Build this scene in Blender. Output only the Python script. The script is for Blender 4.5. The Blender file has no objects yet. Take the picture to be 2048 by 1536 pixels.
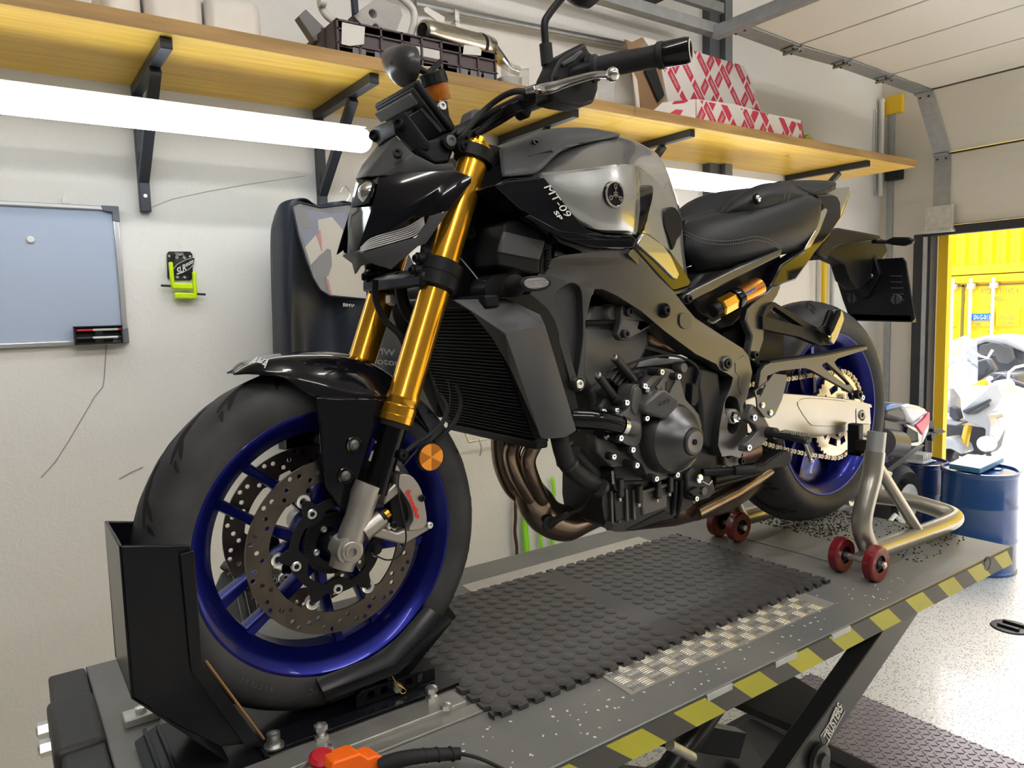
import bpy, bmesh, math, random
from mathutils import Vector as V, Matrix
random.seed(7)
sc = bpy.context.scene
COL = sc.collection
PI = math.pi
# ------------------------------------------------------------------ camera
CAM = V((-0.4442, -1.2224, 0.6896)); YAW, PITCH, ROLL, FPX = 0.6138, -0.0985, -0.028, 1471.89
_f = V((math.sin(YAW)*math.cos(PITCH), math.cos(YAW)*math.cos(PITCH), math.sin(PITCH)))
_r0 = _f.cross(V((0, 0, 1))).normalized(); _u0 = _r0.cross(_f)
CR = math.cos(ROLL)*_r0 + math.sin(ROLL)*_u0
CU = -math.sin(ROLL)*_r0 + math.cos(ROLL)*_u0
cam = bpy.data.objects.new('camera', bpy.data.cameras.new('camera')); COL.objects.link(cam)
cam.matrix_world = Matrix(((CR.x, CU.x, -_f.x, CAM.x), (CR.y, CU.y, -_f.y, CAM.y), (CR.z, CU.z, -_f.z, CAM.z), (0, 0, 0, 1)))
cam.data.sensor_width = 36; cam.data.lens = 36*FPX/2048; cam.data.clip_start = 0.02; cam.data.clip_end = 200
sc.camera = cam
# ------------------------------------------------------------------ light
sc.view_settings.view_transform = 'Standard'; sc.view_settings.look = 'None'
sc.view_settings.gamma = 1; sc.view_settings.use_curve_mapping = False
sc.view_settings.exposure = 0.0
w = bpy.data.worlds.new('world'); sc.world = w; w.use_nodes = True
wn = w.node_tree.nodes; wl = w.node_tree.links
sky = wn.new('ShaderNodeTexSky'); sky.sky_type = 'NISHITA'; sky.sun_disc = False
sky.sun_elevation = math.radians(52); sky.sun_rotation = math.radians(60); sky.air_density = 1.2; sky.dust_density = 3
wl.new(sky.outputs[0], wn['Background'].inputs[0]); wn['Background'].inputs[1].default_value = .95
sun = bpy.data.objects.new('sun', bpy.data.lights.new('sun', 'SUN')); COL.objects.link(sun)
sun.data.energy = 5.5; sun.data.angle = 0.01; sun.data.color = (1, .95, .86)
sun.rotation_euler = (V((-1.6, -1.2, 3.0))).to_track_quat('Z', 'Y').to_euler()
def area(name, loc, look, sx, sy, e, col=(1, 1, 1)):
    l = bpy.data.lights.new(name, 'AREA'); l.shape = 'RECTANGLE'; l.size = sx; l.size_y = sy; l.energy = e; l.color = col
    o = bpy.data.objects.new(name, l); COL.objects.link(o); o.location = loc
    o.rotation_euler = (V(loc)-V(look)).to_track_quat('Z', 'Y').to_euler(); return o
TUBE_E = 8.5      # strength of the fluorescent battens on the wall and under the ceiling

# ------------------------------------------------------------------ helpers
def P(u, v, x=None, y=None, z=None):
    """point of the world seen in the photograph (2048x1536) at u,v that lies on one plane"""
    d = _f*FPX + CR*(u-1024) - CU*(v-768)
    if y is not None: t = (y-CAM.y)/d.y
    elif x is not None: t = (x-CAM.x)/d.x
    else: t = (z-CAM.z)/d.z
    return CAM + d*t
def Py(u, v, y): return P(u, v, y=y)
WLOC = {}                              # world place of every empty, so that all meshes can be written in world coordinates
def link(o, parent=None):
    COL.objects.link(o)
    if parent is not None:
        o.parent = parent
        if parent.name in WLOC: o.matrix_parent_inverse = Matrix.Translation(-WLOC[parent.name])
    return o
def sub(o, root=None): return o
def tag(o, label=None, cat=None, group=None, kind=None):
    if label: o['label'] = label
    if cat: o['category'] = cat
    if group: o['group'] = group
    if kind: o['kind'] = kind
    return o
def empty(name, loc=(0, 0, 0), parent=None):
    o = bpy.data.objects.new(name, None); o.empty_display_size = .05; link(o, parent); o.location = loc; WLOC[o.name] = V(loc); return o
def finish(me, mats, sharp=35):
    if not isinstance(mats, (list, tuple)): mats = [mats]
    for m in mats: me.materials.append(m)
    me.polygons.foreach_set('use_smooth', [True]*len(me.polygons))
    if sharp is not None: me.set_sharp_from_angle(angle=math.radians(sharp))
    me.update()
def mods(o, bevel=0, seg=2, solid=0, off=-1, subsurf=0, ang=30):
    if solid:
        m = o.modifiers.new('s', 'SOLIDIFY'); m.thickness = solid; m.offset = off
    if bevel:
        m = o.modifiers.new('b', 'BEVEL'); m.width = bevel; m.segments = seg; m.limit_method = 'ANGLE'; m.angle_limit = math.radians(ang); m.harden_normals = False
    if subsurf:
        m = o.modifiers.new('u', 'SUBSURF'); m.levels = m.render_levels = subsurf
    return o
def frame_of(d, up=V((0, 0, 1))):
    d = V(d).normalized()
    if abs(d.dot(up)) > .99: up = V((1, 0, 0))
    a = d.cross(up).normalized(); return a, a.cross(d).normalized(), d
class MB:
    def __init__(s): s.v = []; s.f = []; s.m = []; s.mi = 0
    def add(s, vs, fs):
        b = len(s.v); s.v += [tuple(p) for p in vs]
        for f in fs: s.f.append([b+i for i in f]); s.m.append(s.mi)
        return s
    def box(s, c, size, R=None):
        c = V(c); hx, hy, hz = (k/2 for k in size); vs = []
        for sx in (-1, 1):
            for sy in (-1, 1):
                for sz in (-1, 1):
                    p = V((sx*hx, sy*hy, sz*hz)); vs.append(c+(R @ p if R else p))
        return s.add(vs, [(0, 1, 3, 2), (4, 6, 7, 5), (0, 4, 5, 1), (2, 3, 7, 6), (0, 2, 6, 4), (1, 5, 7, 3)])
    def bb(s, a, b):
        return s.box([(i+j)/2 for i, j in zip(a, b)], [abs(j-i) for i, j in zip(a, b)])
    def beam(s, p0, p1, w, h, up=V((0, 0, 1))):
        p0, p1 = V(p0), V(p1); a, b, d = frame_of(p1-p0, up)
        vs = [p+a*x*w/2+b*y*h/2 for p in (p0, p1) for x, y in ((-1, -1), (1, -1), (1, 1), (-1, 1))]
        return s.add(vs, [(3, 2, 1, 0), (4, 5, 6, 7), (0, 1, 5, 4), (1, 2, 6, 5), (2, 3, 7, 6), (3, 0, 4, 7)])
    def tube(s, path, r, seg=12, caps=True, closed=False):
        path = [V(p) for p in path]; n = len(path); rs = r if isinstance(r, (list, tuple)) else [r]*n
        vs = []; fs = []; a = None
        for i, p in enumerate(path):
            if closed: d = path[(i+1) % n]-path[i-1]
            else: d = path[min(i+1, n-1)]-path[max(i-1, 0)]
            d.normalize()
            if a is None: a = frame_of(d)[0]
            else: a = (a-d*a.dot(d)).normalized()
            b = a.cross(d)
            for k in range(seg):
                t = 2*PI*k/seg; vs.append(p+(a*math.cos(t)+b*math.sin(t))*rs[i])
        for i in range(n if closed else n-1):
            j = (i+1) % n
            for k in range(seg):
                l = (k+1) % seg; fs.append((i*seg+k, i*seg+l, j*seg+l, j*seg+k))
        if caps and not closed: fs += [tuple(range(seg))[::-1], tuple((n-1)*seg+k for k in range(seg))]
        return s.add(vs, fs)
    def cyl(s, p0, p1, r0, r1=None, seg=24): return s.tube([p0, p1], [r0, r0 if r1 is None else r1], seg)
    def lathe(s, prof, o=(0, 0, 0), ax=(0, 1, 0), seg=48, closed=False, caps=False, a0=0, a1=2*PI):
        """prof = [(radius, distance along axis)]"""
        o = V(o); a, b, d = frame_of(ax); n = len(prof); full = abs(a1-a0-2*PI) < 1e-6
        ns = seg if full else seg+1; vs = []; fs = []
        for k in range(ns):
            t = a0+(a1-a0)*k/seg; e = a*math.cos(t)+b*math.sin(t)
            for r, h in prof: vs.append(o+d*h+e*r)
        for k in range(seg):
            l = (k+1) % ns
            for i in range(n if closed else n-1):
                j = (i+1) % n; fs.append((k*n+i, k*n+j, l*n+j, l*n+i))
        if caps: fs += [tuple(k*n for k in range(ns)), tuple(k*n+n-1 for k in range(ns))[::-1]]
        return s.add(vs, fs)
    def grid(s, rows, cu=False):
        n = len(rows); m = len(rows[0]); fs = []
        for i in range(n-1):
            for j in range(m if cu else m-1):
                k = (j+1) % m; fs.append((i*m+j, i*m+k, (i+1)*m+k, (i+1)*m+j))
        return s.add([p for r in rows for p in r], fs)
    def prism(s, pts, vec):
        n = len(pts); vec = V(vec); vs = [V(p) for p in pts]+[V(p)+vec for p in pts]
        return s.add(vs, [tuple(range(n))[::-1], tuple(range(n, 2*n))]+[(i, (i+1) % n, n+(i+1) % n, n+i) for i in range(n)])
    def sph(s, c, r, seg=16, sc3=(1, 1, 1)):
        c = V(c); rows = []
        for i in range(seg//2+1):
            a = PI*i/(seg//2); a = min(max(a, .01), PI-.01)
            rows.append([c+V((math.sin(a)*math.cos(2*PI*k/seg)*r*sc3[0], math.sin(a)*math.sin(2*PI*k/seg)*r*sc3[1], math.cos(a)*r*sc3[2])) for k in range(seg)])
        return s.grid(rows, cu=True)
    def mesh(s, name, mats, sharp=35, weld=False):
        me = bpy.data.meshes.new(name); me.from_pydata(s.v, [], s.f); me.validate()
        bm = bmesh.new(); bm.from_mesh(me)
        if weld: bmesh.ops.remove_doubles(bm, verts=bm.verts, dist=1e-4)
        bmesh.ops.recalc_face_normals(bm, faces=bm.faces); bm.to_mesh(me); bm.free()
        if max(s.m or [0]) > 0 and not weld and len(me.polygons) == len(s.m): me.polygons.foreach_set('material_index', s.m)
        finish(me, mats, sharp); return me
    def build(s, name, mats, parent=None, sharp=35, weld=False, **k):
        o = bpy.data.objects.new(name, s.mesh(name, mats, sharp, weld)); link(o, parent)
        return mods(o, **k) if k else o
def inst(me, name, parent=None, mw=None):
    o = bpy.data.objects.new(name, me); link(o, parent)
    if mw is not None: o.matrix_basis = mw
    return o
def crom(pts, n, closed=False):
    """Catmull-Rom through pts, n sub-steps per span"""
    m = len(pts); out = []
    if m < 3 or n <= 1:
        if m == 2 and n > 1: return [pts[0].lerp(pts[1], i/n) for i in range(n+1)]
        return list(pts)
    for i in range(m if closed else m-1):
        g = (lambda k: pts[k % m]) if closed else (lambda k: pts[min(max(k, 0), m-1)])
        a, b, c, d = g(i-1), g(i), g(i+1), g(i+2)
        if not closed and i == 0: a = b*2-c
        if not closed and i == m-2: d = c*2-b
        for k in range(n):
            t = k/n
            out.append((b*2+(c-a)*t+(a*2-b*5+c*4-d)*t*t+(b*3-a-c*3+d)*t**3)*.5)
    if not closed: out.append(pts[-1].copy())
    return out
def toV(p): return p if isinstance(p, V) else P(p[0], p[1], y=p[2])
def patch(name, rows, mat, parent=None, n=(4, 4), solid=.004, mirror=False, sharp=50, off=-1, bevel=0, linear=False):
    """smooth sheet through a grid of points; a point is a Vector or (u, v, y)"""
    rows = [[toV(p) for p in r] for r in rows]
    if not linear:
        rows = [crom(r, n[1]) for r in rows]
        cols = [crom([r[j] for r in rows], n[0]) for j in range(len(rows[0]))]
        rows = [[c[i] for c in cols] for i in range(len(cols[0]))]
    mb = MB(); mb.grid(rows)
    if mirror: mb.grid([[V((p.x, -p.y, p.z)) for p in r] for r in rows])
    return mb.build(name, mat, parent, sharp=sharp, weld=True, solid=solid, off=off, bevel=bevel)
def curve_plate(name, loops, t, mat, M, parent=None, bevel=0.0, sharp=35, bseg=1):
    """flat plate with holes: loops are lists of (a, b) in the plate's own plane; M places it"""
    cu = bpy.data.curves.new(name, 'CURVE'); cu.dimensions = '2D'; cu.fill_mode = 'BOTH'
    cu.extrude = max(t/2-bevel, 1e-5); cu.bevel_depth = bevel; cu.bevel_resolution = bseg; cu.offset = -bevel
    for lp in loops:
        sp = cu.splines.new('POLY'); sp.points.add(len(lp)-1); sp.use_cyclic_u = True
        for i, (a, b) in enumerate(lp): sp.points[i].co = (a, b, 0, 1)
    tmp = bpy.data.objects.new(name+'_tmp', cu)
    me = bpy.data.meshes.new_from_object(tmp); bpy.data.objects.remove(tmp); bpy.data.curves.remove(cu)
    me.name = name; me.transform(M)
    me.materials.clear()
    bm = bmesh.new(); bm.from_mesh(me); bmesh.ops.remove_doubles(bm, verts=bm.verts, dist=2e-5)
    bmesh.ops.recalc_face_normals(bm, faces=bm.faces); bm.to_mesh(me); bm.free()
    finish(me, mat, sharp); o = bpy.data.objects.new(name, me); link(o, parent); return o
MXZ = Matrix(((1, 0, 0, 0), (0, 0, 1, 0), (0, 1, 0, 0), (0, 0, 0, 1)))   # (a, b, t) -> x=a, z=b, y=t
def circ(a, b, r, n=20, ph=0): return [(a+r*math.cos(ph+2*PI*k/n), b+r*math.sin(ph+2*PI*k/n)) for k in range(n)]
def plate(name, uv, y, t, mat, parent=None, holes=(), bevel=.002, smooth=0, warp=None, sharp=35, mirror=False, bseg=1):
    """plate standing in a plane y=const (near face), outline read from the photograph, t metres deep"""
    def loop(l, sm):
        q = [P(a, b, y=y) for a, b in l]
        if sm: q = crom(q, sm, True)
        return [(p.x, p.z) for p in q]
    loops = [loop(uv, smooth)]
    for h in holes:
        if len(h) == 3 and not isinstance(h[0], (tuple, list)):
            p = P(h[0], h[1], y=y); loops.append(circ(p.x, p.z, h[2]))
        elif h[0] == 's': loops.append(loop(h[1:], 4))
        else: loops.append(loop(h, 0))
    o = curve_plate(name, loops, abs(t), mat, Matrix.Translation((0, y+t/2, 0)) @ MXZ, parent, bevel, sharp, bseg)
    if warp:
        for vt in o.data.vertices: vt.co = warp(vt.co.copy())
    if mirror:
        me = o.data.copy(); me.transform(Matrix.Scale(-1, 4, (0, 1, 0))); me.flip_normals(); o2 = inst(me, name, parent)
        return o, o2
    return o
FONT_CACHE = {}
def text(name, s, O, X, Y, mat, parent=None, depth=.0006, shear=0, bold=0, space=1.0):
    """lettering fitted into the parallelogram O, O+X (line), O+Y (cap height)"""
    cu = bpy.data.curves.new(name, 'FONT'); cu.body = s; cu.size = 1; cu.extrude = 0; cu.shear = shear; cu.offset = bold; cu.space_character = space
    cu.resolution_u = 3
    tmp = bpy.data.objects.new(name+'_tmp', cu); me = bpy.data.meshes.new_from_object(tmp)
    bpy.data.objects.remove(tmp); bpy.data.curves.remove(cu)
    xs = [v.co.x for v in me.vertices]; ys = [v.co.y for v in me.vertices]
    x0, x1, y0, y1 = min(xs), max(xs), min(ys), max(ys)
    O, X, Y = V(O), V(X), V(Y); N = X.cross(Y).normalized()
    for v in me.vertices: v.co = O+X*((v.co.x-x0)/(x1-x0))+Y*((v.co.y-y0)/(y1-y0))+N*depth
    me.materials.clear(); me.materials.append(mat); me.name = name
    o = bpy.data.objects.new(name, me); link(o, parent); return o
def text_px(name, s, a, b, c, y, mat, parent=None, **k):
    """a=left foot, b=right foot, c=left top in pixels; y plane or (ya, yb, yc)"""
    ys = y if isinstance(y, tuple) else (y, y, y)
    A, B, C = P(*a, y=ys[0]), P(*b, y=ys[1]), P(*c, y=ys[2])
    return text(name, s, A, B-A, C-A, mat, parent, **k)
def hexbolt(name, p, ax, r, mat, parent, h=None, socket=True, washer=False):
    p = V(p); ax = V(ax).normalized(); h = h or r*.9; mb = MB()
    if washer: mb.lathe([(r*.5, 0), (r*1.5, 0), (r*1.5, h*.25), (r*.5, h*.25)], p, ax, 20)
    if socket:
        mb.lathe([(r, -h*.3), (r, h*.8), (r*.85, h), (r*.5, h), (r*.5, h*.5), (0.0001, h*.5)], p, ax, 16)
    else:
        a, b, d = frame_of(ax)
        pts = [p+(a*math.cos(PI/3*k)+b*math.sin(PI/3*k))*r for k in range(6)]; mb.prism(pts, d*h)
        mb.cyl(p+d*h, p+d*h*1.2, r*.8, r*.5, 12)
    return mb.build(name, mat, parent)
# ------------------------------------------------------------------ materials
MATS = {}
SPEC = {'gloss black': .38, 'matt black plastic': .22, 'black plastic': .3, 'tyre rubber': .25, 'black rubber': .25, 'chock gloss black': .3, 'matt dark grey plastic': .35, 'deep black void': .1, 'engine dark casting': .35, 'black vinyl seat': .3, 'navy black nylon': .35, 'black rubber tile': .4}
COATS = {'gloss black': 0, 'chock gloss black': 0}
def mat(name, col, rough=.5, metal=0, bump=0, bscale=200, var=0, vscale=8, coat=0, emit=None, es=0, trans=0, spec=.5, aniso=0, stretch=(1, 1, 1), col2=None, alpha=1, ior=1.45, detail=4):
    m = bpy.data.materials.new(name); m.use_nodes = True; nt = m.node_tree; b = nt.nodes['Principled BSDF']
    col = tuple(c if len(col) == 4 else c for c in col)[:3]
    b.inputs['Base Color'].default_value = (*col, 1); spec = SPEC.get(name, spec); coat = COATS.get(name, coat); b.inputs['Roughness'].default_value = rough; b.inputs['Metallic'].default_value = metal
    b.inputs['Coat Weight'].default_value = coat; b.inputs['Coat Roughness'].default_value = .03
    b.inputs['Specular IOR Level'].default_value = spec; b.inputs['IOR'].default_value = ior
    if aniso: b.inputs['Anisotropic'].default_value = aniso
    if trans: b.inputs['Transmission Weight'].default_value = trans
    if alpha < 1: b.inputs['Alpha'].default_value = alpha
    if emit: b.inputs['Emission Color'].default_value = (*emit, 1); b.inputs['Emission Strength'].default_value = es
    tc = nt.nodes.new('ShaderNodeTexCoord'); mp = nt.nodes.new('ShaderNodeMapping'); mp.inputs['Scale'].default_value = stretch
    nt.links.new(tc.outputs['Object'], mp.inputs[0])
    if var or col2:
        n = nt.nodes.new('ShaderNodeTexNoise'); n.inputs['Scale'].default_value = vscale; n.inputs['Detail'].default_value = detail
        nt.links.new(mp.outputs[0], n.inputs['Vector']); r = nt.nodes.new('ShaderNodeValToRGB')
        c2 = col2 if col2 else tuple(min(1, c*(1+var)) for c in col); c1 = col if col2 else tuple(c*(1-var) for c in col)
        r.color_ramp.elements[0].position = .35; r.color_ramp.elements[1].position = .65
        r.color_ramp.elements[0].color = (*c1, 1); r.color_ramp.elements[1].color = (*c2, 1)
        nt.links.new(n.outputs[0], r.inputs[0]); nt.links.new(r.outputs[0], b.inputs['Base Color'])
    if bump:
        n = nt.nodes.new('ShaderNodeTexNoise'); n.inputs['Scale'].default_value = bscale; n.inputs['Detail'].default_value = 5
        nt.links.new(mp.outputs[0], n.inputs['Vector']); bp = nt.nodes.new('ShaderNodeBump'); bp.inputs['Strength'].default_value = bump; bp.inputs['Distance'].default_value = .002
        nt.links.new(n.outputs[0], bp.inputs['Height']); nt.links.new(bp.outputs[0], b.inputs['Normal'])
    MATS[name] = m; return m
def lin(r, g, b):
    f = lambda c: (c/255/12.92 if c/255 <= .04045 else ((c/255+.055)/1.055)**2.4); return (f(r), f(g), f(b))

def slab(name, uv, vec, m, parent=None, bevel=.002, smooth=0, **pl):
    """prism on an outline read from the photograph in one plane of the world, deep along vec"""
    q = [p if isinstance(p, V) else P(p[0], p[1], **pl) for p in uv]
    if smooth: q = crom(q, smooth, True)
    return MB().prism(q, vec).build(name, m, parent, bevel=bevel)
def copy_tree(o, dloc=(0, 0, 0)):
    c = o.copy(); COL.objects.link(c); c.location = c.location+V(dloc)
    for ch in list(o.children):
        d = ch.copy(); COL.objects.link(d); d.parent = c
        for g in list(ch.children):
            e = g.copy(); COL.objects.link(e); e.parent = d
    return c
# ------------------------------------------------------------------ room
FZ = -0.86; WY = 1.5; XE = 4.6; CZ = 2.6
def plaster(name, c, warm=None):
    m = mat(name, c, .85, bump=.0); nt = m.node_tree; b = nt.nodes['Principled BSDF']
    tc = nt.nodes['Texture Coordinate'] if 'Texture Coordinate' in nt.nodes else nt.nodes.new('ShaderNodeTexCoord')
    n1 = nt.nodes.new('ShaderNodeTexNoise'); n1.inputs['Scale'].default_value = 9; n1.inputs['Detail'].default_value = 6; n1.inputs['Distortion'].default_value = .6
    n2 = nt.nodes.new('ShaderNodeTexNoise'); n2.inputs['Scale'].default_value = 55; n2.inputs['Detail'].default_value = 3; n2.inputs['Distortion'].default_value = 1.2
    v = nt.nodes.new('ShaderNodeTexVoronoi'); v.inputs['Scale'].default_value = 7; v.feature = 'F1'
    for n in (n1, n2, v): nt.links.new(tc.outputs['Object'], n.inputs['Vector'])
    a = nt.nodes.new('ShaderNodeMath'); a.operation = 'ADD'; nt.links.new(n1.outputs[0], a.inputs[0])
    a2 = nt.nodes.new('ShaderNodeMath'); a2.operation = 'MULTIPLY'; a2.inputs[1].default_value = .5; nt.links.new(n2.outputs[0], a2.inputs[0]); nt.links.new(a2.outputs[0], a.inputs[1])
    lt = nt.nodes.new('ShaderNodeMath'); lt.operation = 'LESS_THAN'; lt.inputs[1].default_value = .045; nt.links.new(v.outputs['Distance'], lt.inputs[0])
    a3 = nt.nodes.new('ShaderNodeMath'); a3.operation = 'MULTIPLY_ADD'; a3.inputs[1].default_value = .35; nt.links.new(lt.outputs[0], a3.inputs[0]); nt.links.new(a.outputs[0], a3.inputs[2])
    bp = nt.nodes.new('ShaderNodeBump'); bp.inputs['Strength'].default_value = .55; bp.inputs['Distance'].default_value = .006
    nt.links.new(a3.outputs[0], bp.inputs['Height']); nt.links.new(bp.outputs[0], b.inputs['Normal']); return m
M_wall = plaster('plaster white', (.74, .73, .70))
M_wallsm = mat('painted panel', (.70, .65, .57), .6, bump=.15, bscale=12)
M_ceil = mat('ceiling white', (.6, .57, .52), .8)
M_galv = mat('galvanised steel', (.42, .44, .45), .45, .75, var=.07, vscale=25)
M_dark = mat('dark steel', (.035, .037, .042), .5, .3)
M_seam = mat('seam shadow gap', (.08, .075, .07), .8)
M_yel = mat('yellow paint', (.85, .55, .02), .45)
M_white = mat('white plastic', (.7, .7, .68), .5)
M_blackp = mat('black plastic', (.012, .013, .015), .42, bump=.1, bscale=900)
M_blackg = mat('gloss black', (.004, .004, .006), .07, coat=.6)
M_rubber = mat('black rubber', (.02, .02, .022), .62, bump=.1, bscale=400, var=.15, vscale=12)
# epoxy floor with flecks
M_floor = mat('flecked epoxy floor', (.6, .6, .55), .3, coat=.1); nt = M_floor.node_tree; b = nt.nodes['Principled BSDF']
tcn = nt.nodes['Texture Coordinate']; vo = nt.nodes.new('ShaderNodeTexVoronoi'); vo.inputs['Scale'].default_value = 95
nt.links.new(tcn.outputs['Object'], vo.inputs['Vector']); rp = nt.nodes.new('ShaderNodeValToRGB')
rp.color_ramp.elements[0].position = .27; rp.color_ramp.elements[0].color = (.07, .07, .075, 1); rp.color_ramp.elements[1].position = .35; rp.color_ramp.elements[1].color = (.62, .61, .54, 1)
sepx = nt.nodes.new('ShaderNodeSeparateColor'); nt.links.new(vo.outputs['Color'], sepx.inputs[0])
gt = nt.nodes.new('ShaderNodeMath'); gt.operation = 'GREATER_THAN'; gt.inputs[1].default_value = .62; nt.links.new(sepx.outputs[0], gt.inputs[0])
ad = nt.nodes.new('ShaderNodeMath'); ad.operation = 'MULTIPLY_ADD'; ad.inputs[1].default_value = .5
nt.links.new(gt.outputs[0], ad.inputs[0]); nt.links.new(vo.outputs['Distance'], ad.inputs[2]); nt.links.new(ad.outputs[0], rp.inputs[0]); nt.links.new(rp.outputs[0], b.inputs['Base Color'])
n = nt.nodes.new('ShaderNodeTexNoise'); n.inputs['Scale'].default_value = 45; bp = nt.nodes.new('ShaderNodeBump'); bp.inputs['Strength'].default_value = .35; bp.inputs['Distance'].default_value = .004
nt.links.new(tcn.outputs['Object'], n.inputs['Vector']); nt.links.new(n.outputs[0], bp.inputs['Height']); nt.links.new(bp.outputs[0], b.inputs['Normal'])
def struct(name, mb, m, parent=None, **k):
    o = mb.build(name, m, parent, **k)
    if parent is None: o['kind'] = 'structure'
    return o
XL, YR = -3.2, -5.2
JY = P(1862, 912, x=XE).y      # left jamb of the gate
DH = 1.09                      # underside of the raised gate at the wall
struct('floor', MB().bb((XL, YR, FZ-.1), (XE+.05, WY+.1, FZ)), M_floor)
o = struct('wall_left', MB().bb((XL, WY, FZ), (XE+.15, WY+.15, CZ)), M_wall)
def crack(pts, wd=.0012):
    mb = MB(); q = [P(u, v, y=WY-.001) for u, v in pts]
    for a, b_ in zip(q, q[1:]): mb.beam(a, b_, wd*2, wd*2)
    return mb.build('plaster_crack', M_crack, o)
M_crack = mat('crack grey', (.28, .27, .26), .9)
crack([(213, 690), (208, 762), (205, 775), (190, 792), (165, 835), (140, 878), (110, 925), (82, 955)])
crack([(302, 415), (345, 398), (420, 382), (500, 368), (610, 352)], .0008)
crack([(238, 958), (262, 945), (286, 934)], .0014)
M_wdk = mat('grey painted wall', (.16, .16, .165), .7)
struct('wall_front', MB().bb((XL-.15, YR, FZ), (XL, WY+.15, CZ)), M_wdk)
struct('wall_right', MB().bb((XL-.15, YR-.15, FZ), (XE+.15, YR, CZ)), M_wdk)
struct('ceiling', MB().bb((XL-.15, YR-.15, CZ), (XE+.15, WY+.15, CZ+.12)), M_ceil)
mb = MB(); mb.bb((XE, JY-.0, FZ), (XE+.2, WY+.0, CZ)).bb((XE, YR, 2.0), (XE+.2, JY-.0, CZ)).bb((XE, YR, FZ), (XE+.2, YR+.6, 2.0))
we = struct('wall_rear', mb, M_wallsm)
# vertical strips on the rear wall, jamb and frame of the gate
def vstrip(u0, u1, x, z0, z1, name, m, t=.02, parent=None, vref=600):
    a = P(u0, vref, x=x).y; c = P(u1, vref, x=x).y
    return struct(name, MB().bb((x-t, min(a, c), z0), (x, max(a, c), z1)), m, parent)
vstrip(1771, 1783, XE, FZ, 2.0, 'seam_strip', M_galv, .012, we)
vstrip(1838, 1872, XE, FZ, DH+.02, 'trim_1', M_dark, .09)
vstrip(1845, 1853, XE-.09, FZ, DH, 'trim_2', M_galv, .012)
yj = struct('trim_3', MB().bb((XE+.02, JY-.06, FZ), (XE+.075, JY+.012, 2.0)), M_yel)
hd = P(1860, 560, x=XE)
struct('trim_4', MB().bb((XE-.03, P(1808, 210, x=XE).y, P(1790, 228, x=XE).z), (XE, P(1773, 210, x=XE).y, P(1790, 193, x=XE).z)), M_yel)           # yellow lintel end behind the track
# --- sectional gate, half raised: panels are parts
M_door = mat('gate panel ribbed', (.76, .72, .62), .55); nt = M_door.node_tree; b = nt.nodes['Principled BSDF']
wv = nt.nodes.new('ShaderNodeTexWave'); wv.bands_direction = 'Z'; wv.inputs['Scale'].default_value = 22; nt.links.new(nt.nodes['Texture Coordinate'].outputs['Object'], wv.inputs['Vector'])
bp = nt.nodes.new('ShaderNodeBump'); bp.inputs['Strength'].default_value = .12; bp.inputs['Distance'].default_value = .003; nt.links.new(wv.outputs[0], bp.inputs['Height']); nt.links.new(bp.outputs[0], b.inputs['Normal'])
door = empty('door_1', (XE-.05, JY-1.5, DH)); door['kind'] = 'structure'
YT = JY+.02
yb = YT-.02
# knee points of the panel joints seen along the track
knees = [P(1868, 455, x=XE-.06), P(1868, 312, x=XE-.06)]
K = [(k.x, k.z) for k in knees]
for (u, v) in ((1825, 188), (1745, 160), (1660, 130), (1560, 103), (1448, 62)):
    q = P(u, v, y=YT); K.append((q.x, q.z))
Y0 = -4.5
for i in range(len(K)-1):
    (xa, za), (xb, zb) = K[i], K[i+1]
    d = V((xb-xa, 0, zb-za)); d.normalize(); g = .006
    a = V((xa, 0, za))+d*g; c = V((xb, 0, zb))-d*g
    nrm = V((d.z, 0, -d.x)); nrm = nrm if nrm.z > 0 or (abs(nrm.z) < .3 and nrm.x > 0) else -nrm
    mb = MB(); q0, q1 = a, c
    pts = [V((q0.x, yb, q0.z)), V((q1.x, yb, q1.z)), V((q1.x, yb, q1.z))+nrm*.035, V((q0.x, yb, q0.z))+nrm*.035]
    mb.prism(pts, (0, Y0-yb, 0)); mb.build('door_panel', M_door, door, bevel=.003)
    mb = MB(); s0 = V((xb, 0, zb)); mb.beam((s0.x+nrm.x*.02, yb, s0.z+nrm.z*.02), (s0.x+nrm.x*.02, Y0, s0.z+nrm.z*.02), .03, .012); mb.build('panel_seam', M_seam, door)
    # steel end cap along the near edge of each panel, seen in the photograph as a broad galvanised band
    wcap = .10
    p2 = [V((a.x, yb+.0, a.z))-nrm*.004, V((c.x, yb, c.z))-nrm*.004]
    mb = MB(); mb.prism([p2[0], p2[1], p2[1]-nrm*.006, p2[0]-nrm*.006], (0, -wcap, 0)); mb.build('end_cap', M_galv, door, bevel=.002)
    # hinge on the joint
    h = V((xb, yb-.05, zb))-nrm*.014
    mb = MB(); a_, b_, d_ = frame_of(d, V((0, 1, 0))); R = Matrix((d, V((0, 1, 0)), nrm)).transposed()
    mb.box(h, (.09, .075, .006), R); mb.cyl(h-nrm*.006+V((0, -.04, 0)), h-nrm*.006+V((0, .05, 0)), .008)
    mb.build('hinge', M_galv, door)
    for s in (-1, 1):
        for t in (-.025, .025): MBx = MB().cyl(h+d*.03*s+V((0, t, 0)), h+d*.03*s+V((0, t, 0))-nrm*.01, .006, seg=6); MBx.build('hinge_bolt', M_dark, door)
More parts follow.
